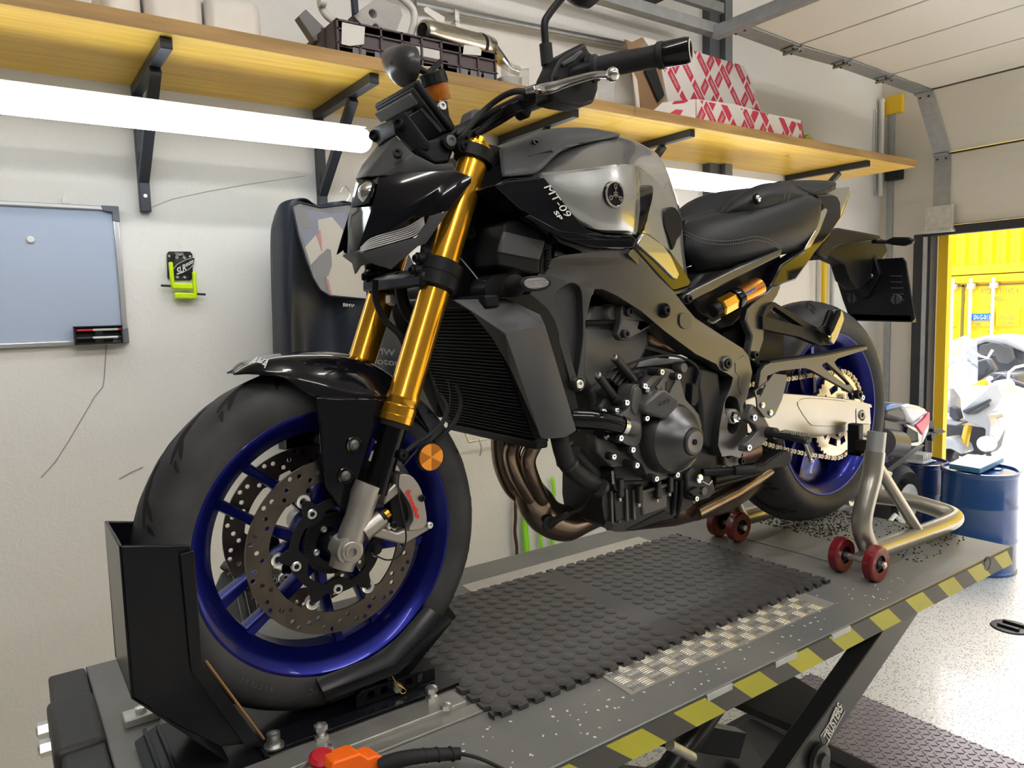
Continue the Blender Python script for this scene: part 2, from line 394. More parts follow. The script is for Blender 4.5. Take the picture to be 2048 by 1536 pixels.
# bottom seal bar and lower bracket, leading bar at the inner end
mb = MB().bb((K[0][0]-.03, Y0, K[0][1]-.055), (K[0][0]+.03, yb+.01, K[0][1]+.0)); mb.build('bottom_seal', M_dark, door, bevel=.004)
M_galvl = mat('light zinc plate', (.6, .6, .56), .45, .5, var=.1, vscale=40)
mb = MB().bb((K[0][0]-.045, yb-.14, K[0][1]-.03), (K[0][0]-.028, yb+.03, K[0][1]+.13)).bb((K[0][0]-.08, yb-.15, K[0][1]-.04), (K[0][0]-.02, yb+.035, K[0][1]-.02)); mb.build('bottom_bracket', M_galvl, door, bevel=.003)
xa, za = K[-1]
mb = MB().bb((xa-.05, Y0, za-.035), (xa-.005, yb+.05, za-.012)).bb((xa-.035, Y0, za-.012), (xa-.005, yb+.05, za+.03)); mb.build('leading_rail', M_galv, door, bevel=.002)
# track running on over the shelf, behind the gate leaf
g0 = P(1455, 62, y=YT+.03); g1 = g0-V((1.6, 0, 0))
tr = empty('trim_5', g0); tr['kind'] = 'structure'
def track(p0, p1, dz0, dz1, dy):
    mb = MB(); p0 = V(p0); p1 = V(p1)
    pts = [p0+V((0, 0, dz0)), p1+V((0, 0, dz0)), p1+V((0, 0, dz1)), p0+V((0, 0, dz1))]
    mb.prism(pts, (0, dy, 0)); return mb
track(g0, g0+(g1-g0)*2.2, -.02, .018, .01).build('track_web', M_galv, tr)
track(g0, g0+(g1-g0)*2.2, .018, .022, .04).build('track_flange', M_galv, tr)
track(g0, g0+(g1-g0)*2.2, -.026, -.02, .05).build('track_flange', M_galv, tr)
track(g0+V((0, .02, .09)), g0+(g1-g0)*2.2+V((0, .02, .09)), 0, .045, .03).build('track_web', M_galv, tr)
# dark steel roof beam with a beige deck above it
b0 = P(1470, 15, y=1.35); b1 = P(1570, -30, y=.4)
struct('trim_6', MB().beam((K[-1][0]-.25, WY, za+.28), (K[-1][0]-.25, -3, za+.28), .16, .2), M_dark)
# steel columns standing against the wall, partly behind the boxes
def wall_x(u, v, y=WY): return P(u, v, y=y).x
for i, (u0, u1, m) in enumerate(((1405, 1425, M_dark), (1427, 1441, M_galv))):
    xa_, xb_ = wall_x(u0, 200), wall_x(u1, 200)
    struct('trim_%d' % (7+i), MB().bb((xa_, WY-.05-.03*i, FZ), (xb_, WY, CZ)), mat('column paint %d' % i, ((.09, .1, .115), (.16, .175, .19))[i], .5))
# outside: ground
M_asph = mat('pale concrete yard', (.62, .6, .56), .9, bump=.5, bscale=40, var=.12, vscale=5)
struct('ground', MB().bb((XE+.05, -14, FZ-.12), (30, 20, FZ-.01)), M_asph)
# ------------------------------------------------------------------ shelf, lamps and things on the wall
SZ, SY, ST = 1.452, .96, .04
M_wood = mat('yellow shuttering board', (.78, .40, .03), .38, coat=.15); nt = M_wood.node_tree; b = nt.nodes['Principled BSDF']
mp = nt.nodes['Mapping']; mp.inputs['Scale'].default_value = (1.2, 22, 22)
nn = nt.nodes.new('ShaderNodeTexNoise'); nn.inputs['Scale'].default_value = 2.2; nn.inputs['Detail'].default_value = 8; nn.inputs['Distortion'].default_value = .5; nt.links.new(mp.outputs[0], nn.inputs['Vector'])
vr = nt.nodes.new('ShaderNodeTexVoronoi'); vr.inputs['Scale'].default_value = 4.5; nt.links.new(nt.nodes['Texture Coordinate'].outputs['Object'], vr.inputs['Vector'])
kr = nt.nodes.new('ShaderNodeValToRGB'); kr.color_ramp.elements[0].position = .03; kr.color_ramp.elements[0].color = (.35, .13, .03, 1); kr.color_ramp.elements[1].position = .075; kr.color_ramp.elements[1].color = (1, 1, 1, 1); nt.links.new(vr.outputs['Distance'], kr.inputs[0])
rr = nt.nodes.new('ShaderNodeValToRGB'); rr.color_ramp.elements[0].position = .3; rr.color_ramp.elements[0].color = (.78, .43, .05, 1); rr.color_ramp.elements[1].position = .62; rr.color_ramp.elements[1].color = (.92, .60, .09, 1)
mx = nt.nodes.new('ShaderNodeMixRGB'); mx.blend_type = 'MULTIPLY'; mx.inputs[0].default_value = 1
nt.links.new(nn.outputs[0], rr.inputs[0]); nt.links.new(rr.outputs[0], mx.inputs[1]); nt.links.new(kr.outputs[0], mx.inputs[2]); nt.links.new(mx.outputs[0], b.inputs['Base Color'])
M_woode = mat('board edge', (.27, .16, .055), .6, col2=(.42, .25, .085), vscale=30, stretch=(.1, 1, 1))
xs1 = P(1833, 340, y=SY).x
sh = empty('wall_shelf', (1.2, WY, SZ)); tag(sh, 'long yellow wooden shelf board on steel brackets along the plaster wall', 'shelf')
xj = P(1270, 232, y=SY).x
for x0, x1 in ((-1.6, xj-.001), (xj+.001, xs1)):
    sub(MB().bb((x0, SY+.004, SZ), (x1, WY, SZ+ST)).build('board', M_wood, sh, bevel=.002), sh)
    sub(MB().bb((x0, SY, SZ+.001), (x1, SY+.0045, SZ+ST-.001)).build('board_edge', M_woode, sh), sh)
M_brk = mat('painted bracket steel', (.045, .05, .065), .4, .3)
M_screw = mat('bright screw', (.7, .7, .7), .3, 1)
bx = [P(330, 92, y=SY+.05).x, P(697, 250, y=SY+.25).x, P(1145, 240, y=SY+.05).x, P(1378, 275, y=SY+.05).x, P(1730, 335, y=SY+.05).x]
brks = ['steel shelf bracket above the whiteboard corner', 'steel shelf bracket whose foot stands behind the headlight', 'steel shelf bracket ending just above the black tank top', 'steel shelf bracket ending above the silver tank rear', 'steel shelf bracket above the motorcycle seat']
for i, x in enumerate(bx):
    r = empty('shelf_bracket', (x, WY, SZ-.2)); tag(r, brks[i], 'bracket', 'steel brackets under the yellow shelf'); s = .032
    zb = 1.045 if i else P(285, 425, y=WY).z
    sub(MB().bb((x-s/2, SY+.03, SZ-s), (x+s/2, WY-.005, SZ)).build('arm', M_brk, r, bevel=.002), r)
    sub(MB().bb((x-s/2+.003, SY+.0285, SZ-s+.003), (x+s/2-.003, SY+.0301, SZ-.003)).build('end_cap', M_blackp, r), r)
    sub(MB().bb((x-s/2, WY-.03, zb), (x+s/2, WY, SZ-s)).build('upright', M_brk, r, bevel=.002), r)
    sub(MB().beam((x, SY+.20, SZ-s-.006), (x, WY-.02, zb+.10), s, s*.8).build('brace', M_brk, r, bevel=.002), r)
    sub(MB().cyl((x, WY-.034, zb+.05), (x, WY-.03, zb+.05), .006).build('screw', M_screw, r), r)
# fluorescent battens
M_ctube = mat('lit ceiling diffuser', (1, 1, 1), .5, emit=(1, .975, .945), es=TUBE_E*5)
M_tube = mat('lit diffuser', (1, 1, 1), .5, emit=(.82, .92, 1), es=TUBE_E)
def batten(name, p0, p1, r, label, face=V((0, -.6, -.8)), arc=None, md=None):
    p0, p1 = V(p0), V(p1); t = empty(name, (p0+p1)/2); tag(t, label, 'lamp'); d = (p1-p0).normalized()
    n = 8; path = [p0+d*(r*(1-math.cos(PI/2*i/n))) for i in range(n)]; rs = [r*math.sin(PI/2*max(i, .3)/n) for i in range(n)]
    path += [p1-d*(r*(1-math.cos(PI/2*i/n))) for i in range(n-1, -1, -1)]; rs += [r*math.sin(PI/2*max(i, .3)/n) for i in range(n-1, -1, -1)]
    sub(MB().tube(path, rs, 24).build('diffuser', md or M_tube, t, sharp=60), t)
    up = -face.normalized(); mb = MB()
    if arc:
        a0_, a1_ = math.radians(arc[0]), math.radians(arc[1]); k_ = 16
        e = lambda q, i, rr: q+V((0, math.cos(a0_+(a1_-a0_)*i/k_), math.sin(a0_+(a1_-a0_)*i/k_)))*rr
        for rr in (r*1.03, r*1.12): mb.grid([[e(q, i, rr) for i in range(k_+1)] for q in (p0+d*r*.6, p1-d*r*.6)])
        for i in (0, k_): mb.grid([[e(q, i, rr) for rr in (r*1.03, r*1.12)] for q in (p0+d*r*.6, p1-d*r*.6)])
    else: mb.beam(p0+d*.06+up*r*.92, p1-d*.06+up*r*.92, r*1.1, .02, up)
    sub(mb.build('housing', M_white, t), t)
    for k in range(10):
        q = p0.lerp(p1, (k+.5)/10)+up*r*.8; mb = MB().box(q+V((0, -.0, .0)), (.03, .022, .018)); sub(mb.build('clip', M_galvl, t), t)
    return t
ty = 1.145; ta = P(0, 163, y=ty); tb = P(0, 228, y=ty); te = P(742, 283, y=ty); rz = (ta.z-tb.z)/2*1.0; tz = (ta.z+tb.z)/2
batten('batten_lamp', (te.x-1.5, ty, tz), (te.x, ty, tz), rz, 'lit white batten lamp under the shelf left of the headlight', arc=(-8, 116))
tl = P(1560, 385, y=ty); tz = P(1340, 357, y=ty).z; rz = .041
batten('batten_lamp', (tl.x-1.5, ty, tz+.0), (tl.x+.05, ty, tz+.0), rz, 'lit white batten lamp between the tank and the seat', arc=(-8, 116))
for k, (x, y) in enumerate(((-1.0, -3.0), (1.1, -3.0), (3.2, -3.0), (-.4, -.9), (1.9, -.9))):
    batten('batten_lamp', (x-.75, y, CZ-.12), (x+.75, y, CZ-.12), .045, 'ceiling batten lamp %s' % ('hung over the free floor, farthest from the gate', 'hung over the free floor, middle of its row', 'hung over the free floor by the gate', 'hung over the front wheel', 'hung over the lift')[k], V((0, 0, -1)), md=M_ctube)
# whiteboard
yb = WY-.018
a = P(236, 408, y=yb); c = P(252, 690, y=yb); zt, zb_ = P(150, 409, y=yb).z, P(150, 690, y=yb).z; xr = (a.x+c.x)/2+.004; xl = xr-.9
wb = empty('whiteboard', (xr-.45, WY, (zt+zb_)/2)); tag(wb, 'whiteboard with aluminium frame and grey corners on the plaster wall', 'whiteboard')
M_board = mat('enamel whiteboard', (.40, .47, .60), .09, bump=.05, bscale=5)
M_alu = mat('brushed aluminium', (.7, .72, .74), .3, .9)
M_greyc = mat('grey corner plastic', (.13, .15, .18), .5)
sub(MB().bb((xl, yb+.004, zb_), (xr, WY-.004, zt)).build('panel', M_board, wb), wb)
for bbx in (((xl, yb-.004, zt-.014), (xr, WY-.002, zt)), ((xl, yb-.004, zb_), (xr, WY-.002, zb_+.014)), ((xr-.018, yb-.004, zb_), (xr, WY-.002, zt)), ((xl, yb-.004, zb_), (xl+.018, WY-.002, zt))):
    sub(MB().bb(*bbx).build('frame', M_alu, wb, bevel=.003), wb)
for cx_ in (xl, xr):
    for cz_ in (zt, zb_):
        sx = 1 if cx_ == xl else -1; sz = 1 if cz_ == zb_ else -1
        q = [(0, 0), (.05, 0), (.045, .017), (.02, .02), (.02, .047), (0, .05)]
        pts = [V((cx_+sx*a_-sx*.001, yb-.008, cz_+sz*b_-sz*.001)) for a_, b_ in q]; sub(MB().prism(pts, (0, .022, 0)).build('corner_cap', M_greyc, wb, bevel=.002), wb)
hk = P(132, 400, y=WY); mb = MB(); mb.bb((hk.x-.012, WY-.006, hk.z-.012), (hk.x+.012, WY, hk.z+.004)).cyl((hk.x, WY-.004, hk.z+.008), (hk.x, WY-.001, hk.z+.008), .008); sub(mb.build('hanger', M_galvl, wb), wb)
mg = P(61, 479, y=yb); tag(MB().lathe([(.0001, -.008), (.009, -.008), (.011, -.004), (.0115, 0)], (mg.x, yb+.004, mg.z), (0, 1, 0), 24).build('magnet', M_white), 'round white magnet on the whiteboard', 'magnet')
tr0 = P(147, 653, y=yb-.02); tr1 = P(246, 686, y=yb-.02)
tray = MB(); tray.bb((tr0.x, yb-.03, tr1.z), (tr1.x, yb+.003, tr1.z+.004)).bb((tr0.x, yb-.03, tr0.z-.004), (tr1.x, yb+.003, tr0.z)).bb((tr0.x, yb-.006, tr1.z), (tr1.x, yb+.003, tr0.z)).bb((tr0.x, yb-.03, tr1.z), (tr0.x+.004, yb, tr0.z)).bb((tr1.x-.004, yb-.03, tr1.z), (tr1.x, yb, tr0.z)).bb(((tr0.x+tr1.x)/2-.01, yb-.022, tr1.z), ((tr0.x+tr1.x)/2+.012, yb, tr0.z))
tag(tray.build('marker_tray', M_blackp), 'black marker tray on the lower right corner of the whiteboard', 'tray')
for (vv, cc, lab) in ((661, (.6, .02, .04), 'white marker with red cap, upper one in the tray'), (677, (.02, .02, .03), 'white marker with black cap, lower one in the tray')):
    q0 = P(153, vv, y=yb-.022); q1 = P(242, vv-1, y=yb-.022); z = q0.z; r = .0042; mk = empty('marker', q0); tag(mk, lab, 'marker', 'markers in the whiteboard tray')
    L = q1.x-q0.x; mc = mat('marker cap %d' % vv, cc, .35)
    sub(MB().lathe([(.0001, 0), (r*.8, 0), (r, .003), (r, L*.36)], (q0.x, yb-.022, z), (1, 0, 0), 16).build('cap', mc, mk), mk)
    sub(MB().lathe([(r*.9, L*.36), (r*.9, L*.94), (.0001, L*.94)], (q0.x, yb-.022, z), (1, 0, 0), 16).build('barrel', M_white, mk), mk)
    sub(MB().lathe([(r*.95, L*.93), (r*.95, L), (.0001, L)], (q0.x, yb-.022, z), (1, 0, 0), 16).build('end_plug', mc, mk), mk)
# hook pack on the wall
M_neon = mat('neon yellow paint', (.62, .85, .0), .35, coat=.3)
yk = WY-.004
hp = empty('display_card', P(360, 550, y=WY)); tag(hp, 'black display card screwed to the plaster right of the whiteboard', 'card')
o_ = plate('card', [(337, 503), (380, 503), (385, 508), (386, 555), (382, 560), (340, 560), (335, 555), (334, 508)], yk-.004, .004, M_blackp, hp, holes=[(354, 514, .006), (369, 514, .006), (355, 553, .006), (370, 553, .006), [(348, 505), (352, 509), (360, 511), (369, 509), (367, 505)]], bevel=.0005); sub(o_, hp)
for u, v in ((338, 512), (380, 513)): sub(MB().cyl(P(u, v, y=yk-.004), P(u, v, y=yk-.004)+V((0, -.003, 0)), .004).build('screw', M_screw, hp), hp)
st = plate('sticker', [(346, 537), (352, 531), (386, 515), (389, 517), (388, 530), (360, 549), (352, 547)], yk-.0055, .001, M_blackp, hp, bevel=0); sub(st, hp)
for nm, a_, b_, c_ in (('SLR', (355, 550), (373, 540), (352, 537)), ('moto', (372, 534), (388, 525), (370, 527))):
    sub(text_px('lettering', nm, a_, b_, c_, yk-.006, M_white, hp, shear=.2, bold=.02), hp)
for q in ([(347, 538), (354, 529), (372, 519), (388, 515)], [(352, 548), (364, 546), (380, 537), (389, 526)]):
    sub(MB().tube([P(u, v, y=yk-.006) for u, v in q], .0008, 6).build('sticker_line', M_white, hp), hp)
def hook(path, pin, label):
    t = empty('hanging_hook', P(*path[0], y=yk-.02)); tag(t, label, 'hook', 'neon hooks on the display card')
    mb = MB(); pts = [P(u, v, y=yk-.022) for u, v in path]
    for i in range(len(pts)-1): mb.beam(pts[i], pts[i+1]+(pts[i+1]-pts[i]).normalized()*.008, .02 if i else .012, .02, V((0, 1, 0)))
    sub(mb.build('arm', M_neon, t, bevel=.004), t); q0, q1 = (P(u, v, y=yk-.022) for u, v in pin)
    sub(MB().cyl(q0, q1, .0038).build('pin', M_blackp, t), t)
hook([(341, 524), (345, 570), (349, 572), (380, 573)], ((322, 571), (341, 572)), 'neon yellow hook, upper left one of the two on the card')
hook([(388, 543), (390, 590), (388, 592), (354, 591)], ((394, 588), (411, 589)), 'neon yellow hook, lower right one of the two on the card')
# ------------------------------------------------------------------ motorcycle lift
XR = 1.83; YN = -.388; YF = .447; XF = -.34
M_top = mat('worn grey lift paint', (.15, .155, .155), .42, .2, bump=.25, bscale=60, col2=(.20, .20, .19), vscale=3.5, detail=8)
lift = empty('motorcycle_lift', (.8, 0, FZ)); tag(lift, 'grey scissor lift platform with yellow and black hazard stripes on its side', 'lift')
o = MB().bb((XF, YN, -.035), (XR, YF, 0)).build('platform', M_top, lift, bevel=.003)
# recessed panel outline of the rear drop-out plate
mb = MB()
q = [P(1490, 1078, z=.0005), P(1600, 1107, z=.0005), P(1660, 1124, z=.0005), P(1700, 1122, z=.0005), P(1800, 1075, z=.0005)]
for a, b in zip(q, q[1:]): mb.beam(a, b, .003, .001)
mb.build('plate_joint', M_seam, lift)
M_grit = mat('loose black grit', (.02, .02, .02), .9)
mb = MB(); rnd = random.Random(3)
for k in range(1500):
    x = 1.5+.34*rnd.random(); y = (-.02+.30*rnd.random() if k % 3 else -.3+.6*rnd.random()); s = .0012+.0022*rnd.random()
    if x < XR-.01: mb.box((x, y, s*.4), (s, s*1.3, s))
mb.build('grit', M_grit, lift)['kind'] = 'stuff'
M_chip = mat('paint chips', (.75, .75, .72), .7)
mb = MB()
for k in range(160):
    x = -.1+1.5*rnd.random(); y = YN+.02+.13*rnd.random(); s = .0015+.002*rnd.random(); mb.box((x, y, .0004), (s, s*1.6, .0006), Matrix.Rotation(rnd.random()*3, 3, 'Z'))
mb.build('paint_chip', M_chip, lift)['kind'] = 'stuff'
# side skirts, near one with the striped tape
M_skirt = mat('lift side black', (.03, .031, .033), .5)
for y0, y1, m in ((YN-.004, YN+.004, M_skirt), (YF-.004, YF+.004, M_skirt)):
    MB().bb((XF, y0, -.051), (XR, y1, -.002)).build('side_skirt', m, lift, bevel=.002)
MB().bb((XR-.004, YN, -.051), (XR+.004, YF, -.002)).build('end_skirt', M_skirt, lift, bevel=.002)
M_ty = mat('hazard tape yellow', (.40, .38, .025), .45, var=.08, vscale=6); M_tb = mat('hazard tape black', (.055, .055, .055), .5)
zt, zb = -.003, -.049; yt = YN-.0046
pitch = .156; x = .696+.156*8; skew = .059; k = 0
# boundaries as seen: yellow slants down to the right
while x > XF-.2:
    for a, b, m, nm in ((x-.081, x, M_ty, 'yellow_stripe'), (x-pitch, x-.081, M_tb, 'black_stripe')):
        pts = [(a+skew, zb), (b+skew, zb), (b, zt), (a, zt)]
        pts = [(min(max(p, XF), XR), z) for p, z in pts]
        if pts[0][0] < pts[1][0]-.001: MB().prism([V((p, yt, z)) for p, z in pts], (0, -.0006, 0)).build(nm, m, lift)
    x -= pitch
for k, (u, v) in enumerate(((1678, 1259), (1568, 1316), (1435, 1383))):
    c = P(u, v, y=YN); MB().bb((c.x-.035, YN-.0065, -.012), (c.x+.035, YN-.001, .0008)).build('slot', M_galv, lift, bevel=.001)
c = P(1975, 1127, y=YN-.005); MB().cyl(c, c+V((0, .004, 0)), .017).build('hole', M_seam, lift)
MB().lathe([(.0165, 0), (.019, 0), (.019, .003), (.0165, .003)], c-V((0, .001, 0)), (0, 1, 0), 24).build('hole_rim', M_dark, lift)
# scissor arms and base
M_arm = mat('lift arm black paint', (.018, .019, .02), .35, coat=.2)
def arm(x0, z0, x1, z1, y, name='scissor_arm', h=.085, t=.05):
    mb = MB(); mb.beam((x0, y, z0), (x1, y, z1), t, h, V((0, 0, 1))); return mb.build(name, M_arm, lift, bevel=.004)
A0 = P(1785, 1235, y=-.27); A1 = P(1575, 1536, y=-.27)
d = (A1-A0).normalized(); A1 = A0+d*((FZ+.12-A0.z)/d.z)
arm(A0.x-d.x*.1, A0.z-d.z*.1, A1.x, A1.z, -.27)
arm(A0.x-d.x*.1, A0.z-d.z*.1, A1.x, A1.z, .30)
B1x = A1.x+.0
arm(.15, -.09, 1.45, FZ+.12, -.20); arm(.15, -.09, 1.45, FZ+.12, .24)
o = slab('cross_plate', [(1430, 1385), (1585, 1350), (1700, 1420), (1640, 1475)], (0, .0, -.02), M_arm, lift, z=-.33)
text_px('lettering', 'TRUSTERS', (1657, 1487), (1686, 1418), (1646, 1472), -.297, M_white, lift, bold=.03)
q = [P(u, v, y=-.2965) for u, v in ((1641, 1473), (1683, 1409), (1690, 1422), (1648, 1498))]
MB().tube(q, .0014, 6, closed=True).build('letter_border', M_white, lift)
pv = P(1636, 1517, y=-.30); MB().lathe([(.0001, -.02), (.018, -.02), (.02, -.012), (.034, -.01), (.036, 0)], pv, (0, 1, 0), 32).build('pivot_bolt', M_arm, lift)
pl_ = slab('pivot_plate', [(1612, 1536), (1618, 1505), (1632, 1497), (1648, 1503), (1664, 1545), (1630, 1570)], (0, .01, 0), M_arm, lift, y=-.292)
o = MB().bb((.3, -.16, FZ), (1.9, .40, FZ+.06)).build('base_frame', M_arm, lift, bevel=.004)
# tread plate step on the base
M_tread = mat('tread plate brown grey', (.24, .21, .22), .4, .4, var=.1, vscale=10)
z1 = FZ+.12
q = [P(1515, 1420, z=z1), P(1690, 1400, z=z1), P(1950, 1560, z=z1), P(1640, 1700, z=z1)]
t = MB().bb((1.68, -.42, FZ+.002), (2.05, .36, z1)).build('tread_step', M_tread, lift, bevel=.004)
mb = MB(); n = 0
for i in range(17):
    for j in range(34):
        x = 1.69+i*.022; y = -.41+j*.0232
        a = PI/4 if (i+j) % 2 else -PI/4; mb.box((x, y, z1+.0005), (.018, .005, .003), Matrix.Rotation(a, 3, 'Z'))
mb.build('tread_bar', M_tread, lift)['kind'] = 'stuff'
o = MB().bb((1.30, -.35, FZ+.002), (1.68, .36, FZ+.07)).build('base_plate', M_arm, lift, bevel=.004)
MB().cyl(P(1340, 1490, y=-.15), P(1385, 1515, y=-.15), .012).build('hydraulic_rod', M_galvl, lift)
MB().cyl((.5, 0, -.7), (1.15, 0, -.3), .03).build('hydraulic_ram', M_arm, lift)
# front end: end tube, clamps and bolts
yl = [P(172, 1350, z=.0).y, P(212, 1535, z=0).y]
MB().bb((XF-.065, -.42, -.05), (XF-.002, .44, .004)).build('front_tube', M_skirt, lift, bevel=.006)
MB().bb((XF-.075, .11, -.055), (XF+.0, .31, .012)).build('clamp_sleeve', M_skirt, lift, bevel=.012, seg=4)
M_bolt = mat('zinc bolt', (.75, .76, .74), .3, .95)
for y in (.29, .22, .10): hexbolt('bolt', (XF-.075, y, -.03), (-1, 0, 0), .014, M_bolt, lift, h=.016, socket=False)
# --- rubber mat tiles, each with its studs
M_mat = mat('black rubber tile', (.05, .048, .049), .42, bump=.15, bscale=500, var=.15, vscale=5)
stud = MB().lathe([(.0132, 0), (.0130, .0010), (.0122, .0013), (.0001, .0013)], (0, 0, 0), (0, 0, 1), 16).mesh('stud', M_mat, 40)
for i, (x0, lab) in enumerate(((.2, 'black studded rubber tile under the radiator, nearer the front wheel'), (.7, 'black studded rubber tile under the engine, nearer the stand'))):
    t = empty('rubber_tile', (x0+.25, .02, 0)); tag(t, lab, 'mat', 'rubber tiles on the lift')
    y0, y1 = -.23, .27; n = 14; tw = .5/n; out = []
    def edge(a, b, nrm, flat):
        a, b, nrm = V(a), V(b), V(nrm); L = (b-a); r = []
        for k in range(n):
            p = a+L*(k/n); e = L/n; dd = 0 if flat else .012
            r += [p+e*.12-nrm*dd, p+e*.50-nrm*dd, p+e*.42, p+e*1.0-e*.0] if not flat else [p]
        return r
    inner = 0 if i == 0 else 1
    e1 = edge((x0, y0, 0), (x0+.5, y0, 0), (0, -1, 0), False); e2 = edge((x0+.5, y0, 0), (x0+.5, y1, 0), (1, 0, 0), inner == 0)
    e3 = edge((x0+.5, y1, 0), (x0, y1, 0), (0, 1, 0), False); e4 = edge((x0, y1, 0), (x0, y0, 0), (-1, 0, 0), inner == 1)
    lp = [(p.x, p.y) for p in e1+e2+e3+e4]
    curve_plate('tile_base', [lp], .0075, M_mat, Matrix.Translation((0, 0, .0056)), t)
    for a in range(13):
        for b in range(14):
            x = x0+(.020 if i == 0 else .034)+a*.0357; y = y0+.018+b*.0357; inst(stud, 'stud', t, Matrix.Translation((x, y, .0092)))
# --- checker plate under the tiles
M_chk = mat('aluminium checker plate', (.50, .48, .44), .35, .6, var=.08, vscale=12)
cp = empty('checker_plate', (.75, 0, 0)); tag(cp, 'aluminium checker plate lying under the rubber tiles', 'plate')
n0, n1 = P(1262, 1390, z=.001), P(1670, 1207, z=.001); f0, f1 = P(912, 1165, z=.001), P(1290, 1078, z=.001)
yn_ = n0.y; yf_ = (f0.y+f1.y)/2
c0, c1, c2, c3 = V((n0.x, yn_, .0002)), V((n1.x, n1.y, .0002)), V((f1.x-.0, yf_, .0002)), V((f0.x, yf_, .0002))
MB().prism([c0, c1, c2, c3], (0, 0, .0014)).build('sheet', M_chk, cp)
bar = MB().sph((0, 0, 0), 1, 8, (.0125, .0014, .0018)).mesh('tread_bar', mat('raised aluminium bar', (.85, .83, .78), .2, .9), 60); cnt = 0
def tread(y0, y1, x0, x1):
    global cnt
    for i in range(int((x1-x0)/.03)+1):
        for j in range(max(1, int((y1-y0)/.03+.5))):
            cx_, cy_ = x0+.016+i*.03, y0+.016+j*.03; al = (i+j) % 2
            for k in range(5):
                if cnt >= 298 or cx_ > x1-.01: return
                o_ = (k-2)*.0056
                M_ = Matrix.Translation((cx_+(0 if al else o_), cy_+(o_ if al else 0), .0017)) @ Matrix.Rotation(0 if al else PI/2, 4, 'Z')
                ob = inst(bar, 'tread_bar', cp, M_); cnt += 1
tread(yn_+.002, -.222, n0.x+.01, n1.x); tread(.275, yf_-.004, f0.x+.02, f1.x-.02)
# --- wheel chock
M_ck = mat('chock gloss black', (.006, .0065, .009), .22, coat=.4, bump=.05, bscale=60)
M_edge = mat('bare brown weld edge', (.28, .16, .07), .5, .5)
ck = empty('wheel_chock', (-.1, 0, 0)); tag(ck, 'tall black steel front wheel chock clamping the front tyre', 'wheel chock')
for sgn in (1, -1):
    y = -.082
    q = [P(u, v, y=y) for u, v in ((238, 1092), (378, 1090), (386, 1104), (402, 1322), (522, 1486), (440, 1494), (365, 1456), (262, 1398))]
    q = [V((p.x, y*sgn, max(p.z, .012))) for p in q]
    MB().prism(q, (0, .005*sgn, 0)).build('side_plate', M_ck, ck, bevel=.002)
    q = [P(u, v, y=y) for u, v in ((358, 1106), (386, 1098), (403, 1322), (524, 1488), (490, 1492), (380, 1338))]
    q = [V((p.x, (y-.004)*sgn, max(p.z, .012))) for p in q]
    MB().prism(q, (0, -.004*sgn, 0)).build('edge_flange', M_ck, ck, bevel=.001)
    q = [P(u, v, y=y-.008) for u, v in ((407, 1325), (524, 1482))]
    q = [V((p.x+.004, (y-.004)*sgn, max(p.z, .014))) for p in q]; MB().tube(q, .0022, 6).build('weld_edge', M_edge, ck)
xf = P(238, 1092, y=-.082).x; zt_ = P(238, 1092, y=-.082).z; zb_ = P(262, 1398, y=-.082).z
q = [V((xf, -.082, zt_)), V((xf, .082, zt_)), V((xf-.0, .082, zb_)), V((xf, -.082, zb_))]
MB().prism(q, (.005, 0, 0)).build('front_plate', M_ck, ck, bevel=.002)
MB().prism([V((xf, -.082, zb_)), V((xf, .082, zb_)), V((-.2, .082, .012)), V((-.2, -.082, .012))], (.005, 0, 0)).build('slope_plate', M_ck, ck)
q = [P(u, v, z=.011) for u, v in ((255, 1444), (305, 1428), (440, 1400), (900, 1290))]
bp_ = [V((-.305, -.115, .004)), V((-.14, -.118, .004)), V((-.14, -.095, .004)), V((.215, -.095, .004)), V((.23, -.07, .004)), V((.23, .1, .004)), V((-.27, .1, .004)), V((-.305, .07, .004))]
MB().prism(bp_, (0, 0, .006)).build('base_tray', M_ck, ck, bevel=.001)
for x in (-.29, -.27, -.15): MB().bb((x, -.115, .01), (x+.006, .09, .017)).build('stiffener', M_ck, ck, bevel=.001)
M_rail = mat('raw steel rail', (.32, .32, .30), .42, .7, var=.12, vscale=14)
MB().bb((-.31, -.165, .0005), (.185, -.118, .014)).build('floor_rail', M_rail, ck, bevel=.002)
MB().bb((-.31, -.195, .0005), (.20, -.165, .005)).build('floor_rail', M_rail, ck, bevel=.001)
for (u, v) in ((643, 1478), (864, 1400)):
    c = P(u, v, z=.014); mb = MB(); mb.cyl((c.x, c.y, .012), (c.x, c.y, .032), .006); mb.build('bolt', M_bolt, ck)
    hexbolt('bolt', (c.x, c.y, .03), (0, 0, 1), .011, M_bolt, ck, h=.008, socket=False); hexbolt('nut', (c.x, c.y, .013), (0, 0, 1), .0115, M_bolt, ck, h=.008, socket=False)
for (u, v) in ((892, 1415), (655, 1500)):
    c = P(u, v, z=.014); hexbolt('bolt', (c.x, c.y, .012), (0, 0, 1), .010, M_bolt, ck, h=.008, socket=False)
c = P(548, 1490, z=.012); MB().lathe([(.016, 0), (.016, .003), (.0105, .003), (.0105, .022), (.0065, .022), (.0065, .012), (.0001, .012)], (c.x, c.y, .01), (0, 0, 1), 24).build('socket_bolt', M_bolt, ck)
c = P(282, 1425, z=.012); MB().bb((c.x-.028, c.y-.02, .0), (c.x+.028, c.y+.02, .014)).build('clamp_block', M_galvl, ck, bevel=.002); hexbolt('bolt', (c.x, c.y, .014), (0, 0, 1), .010, M_bolt, ck, h=.008, socket=False)
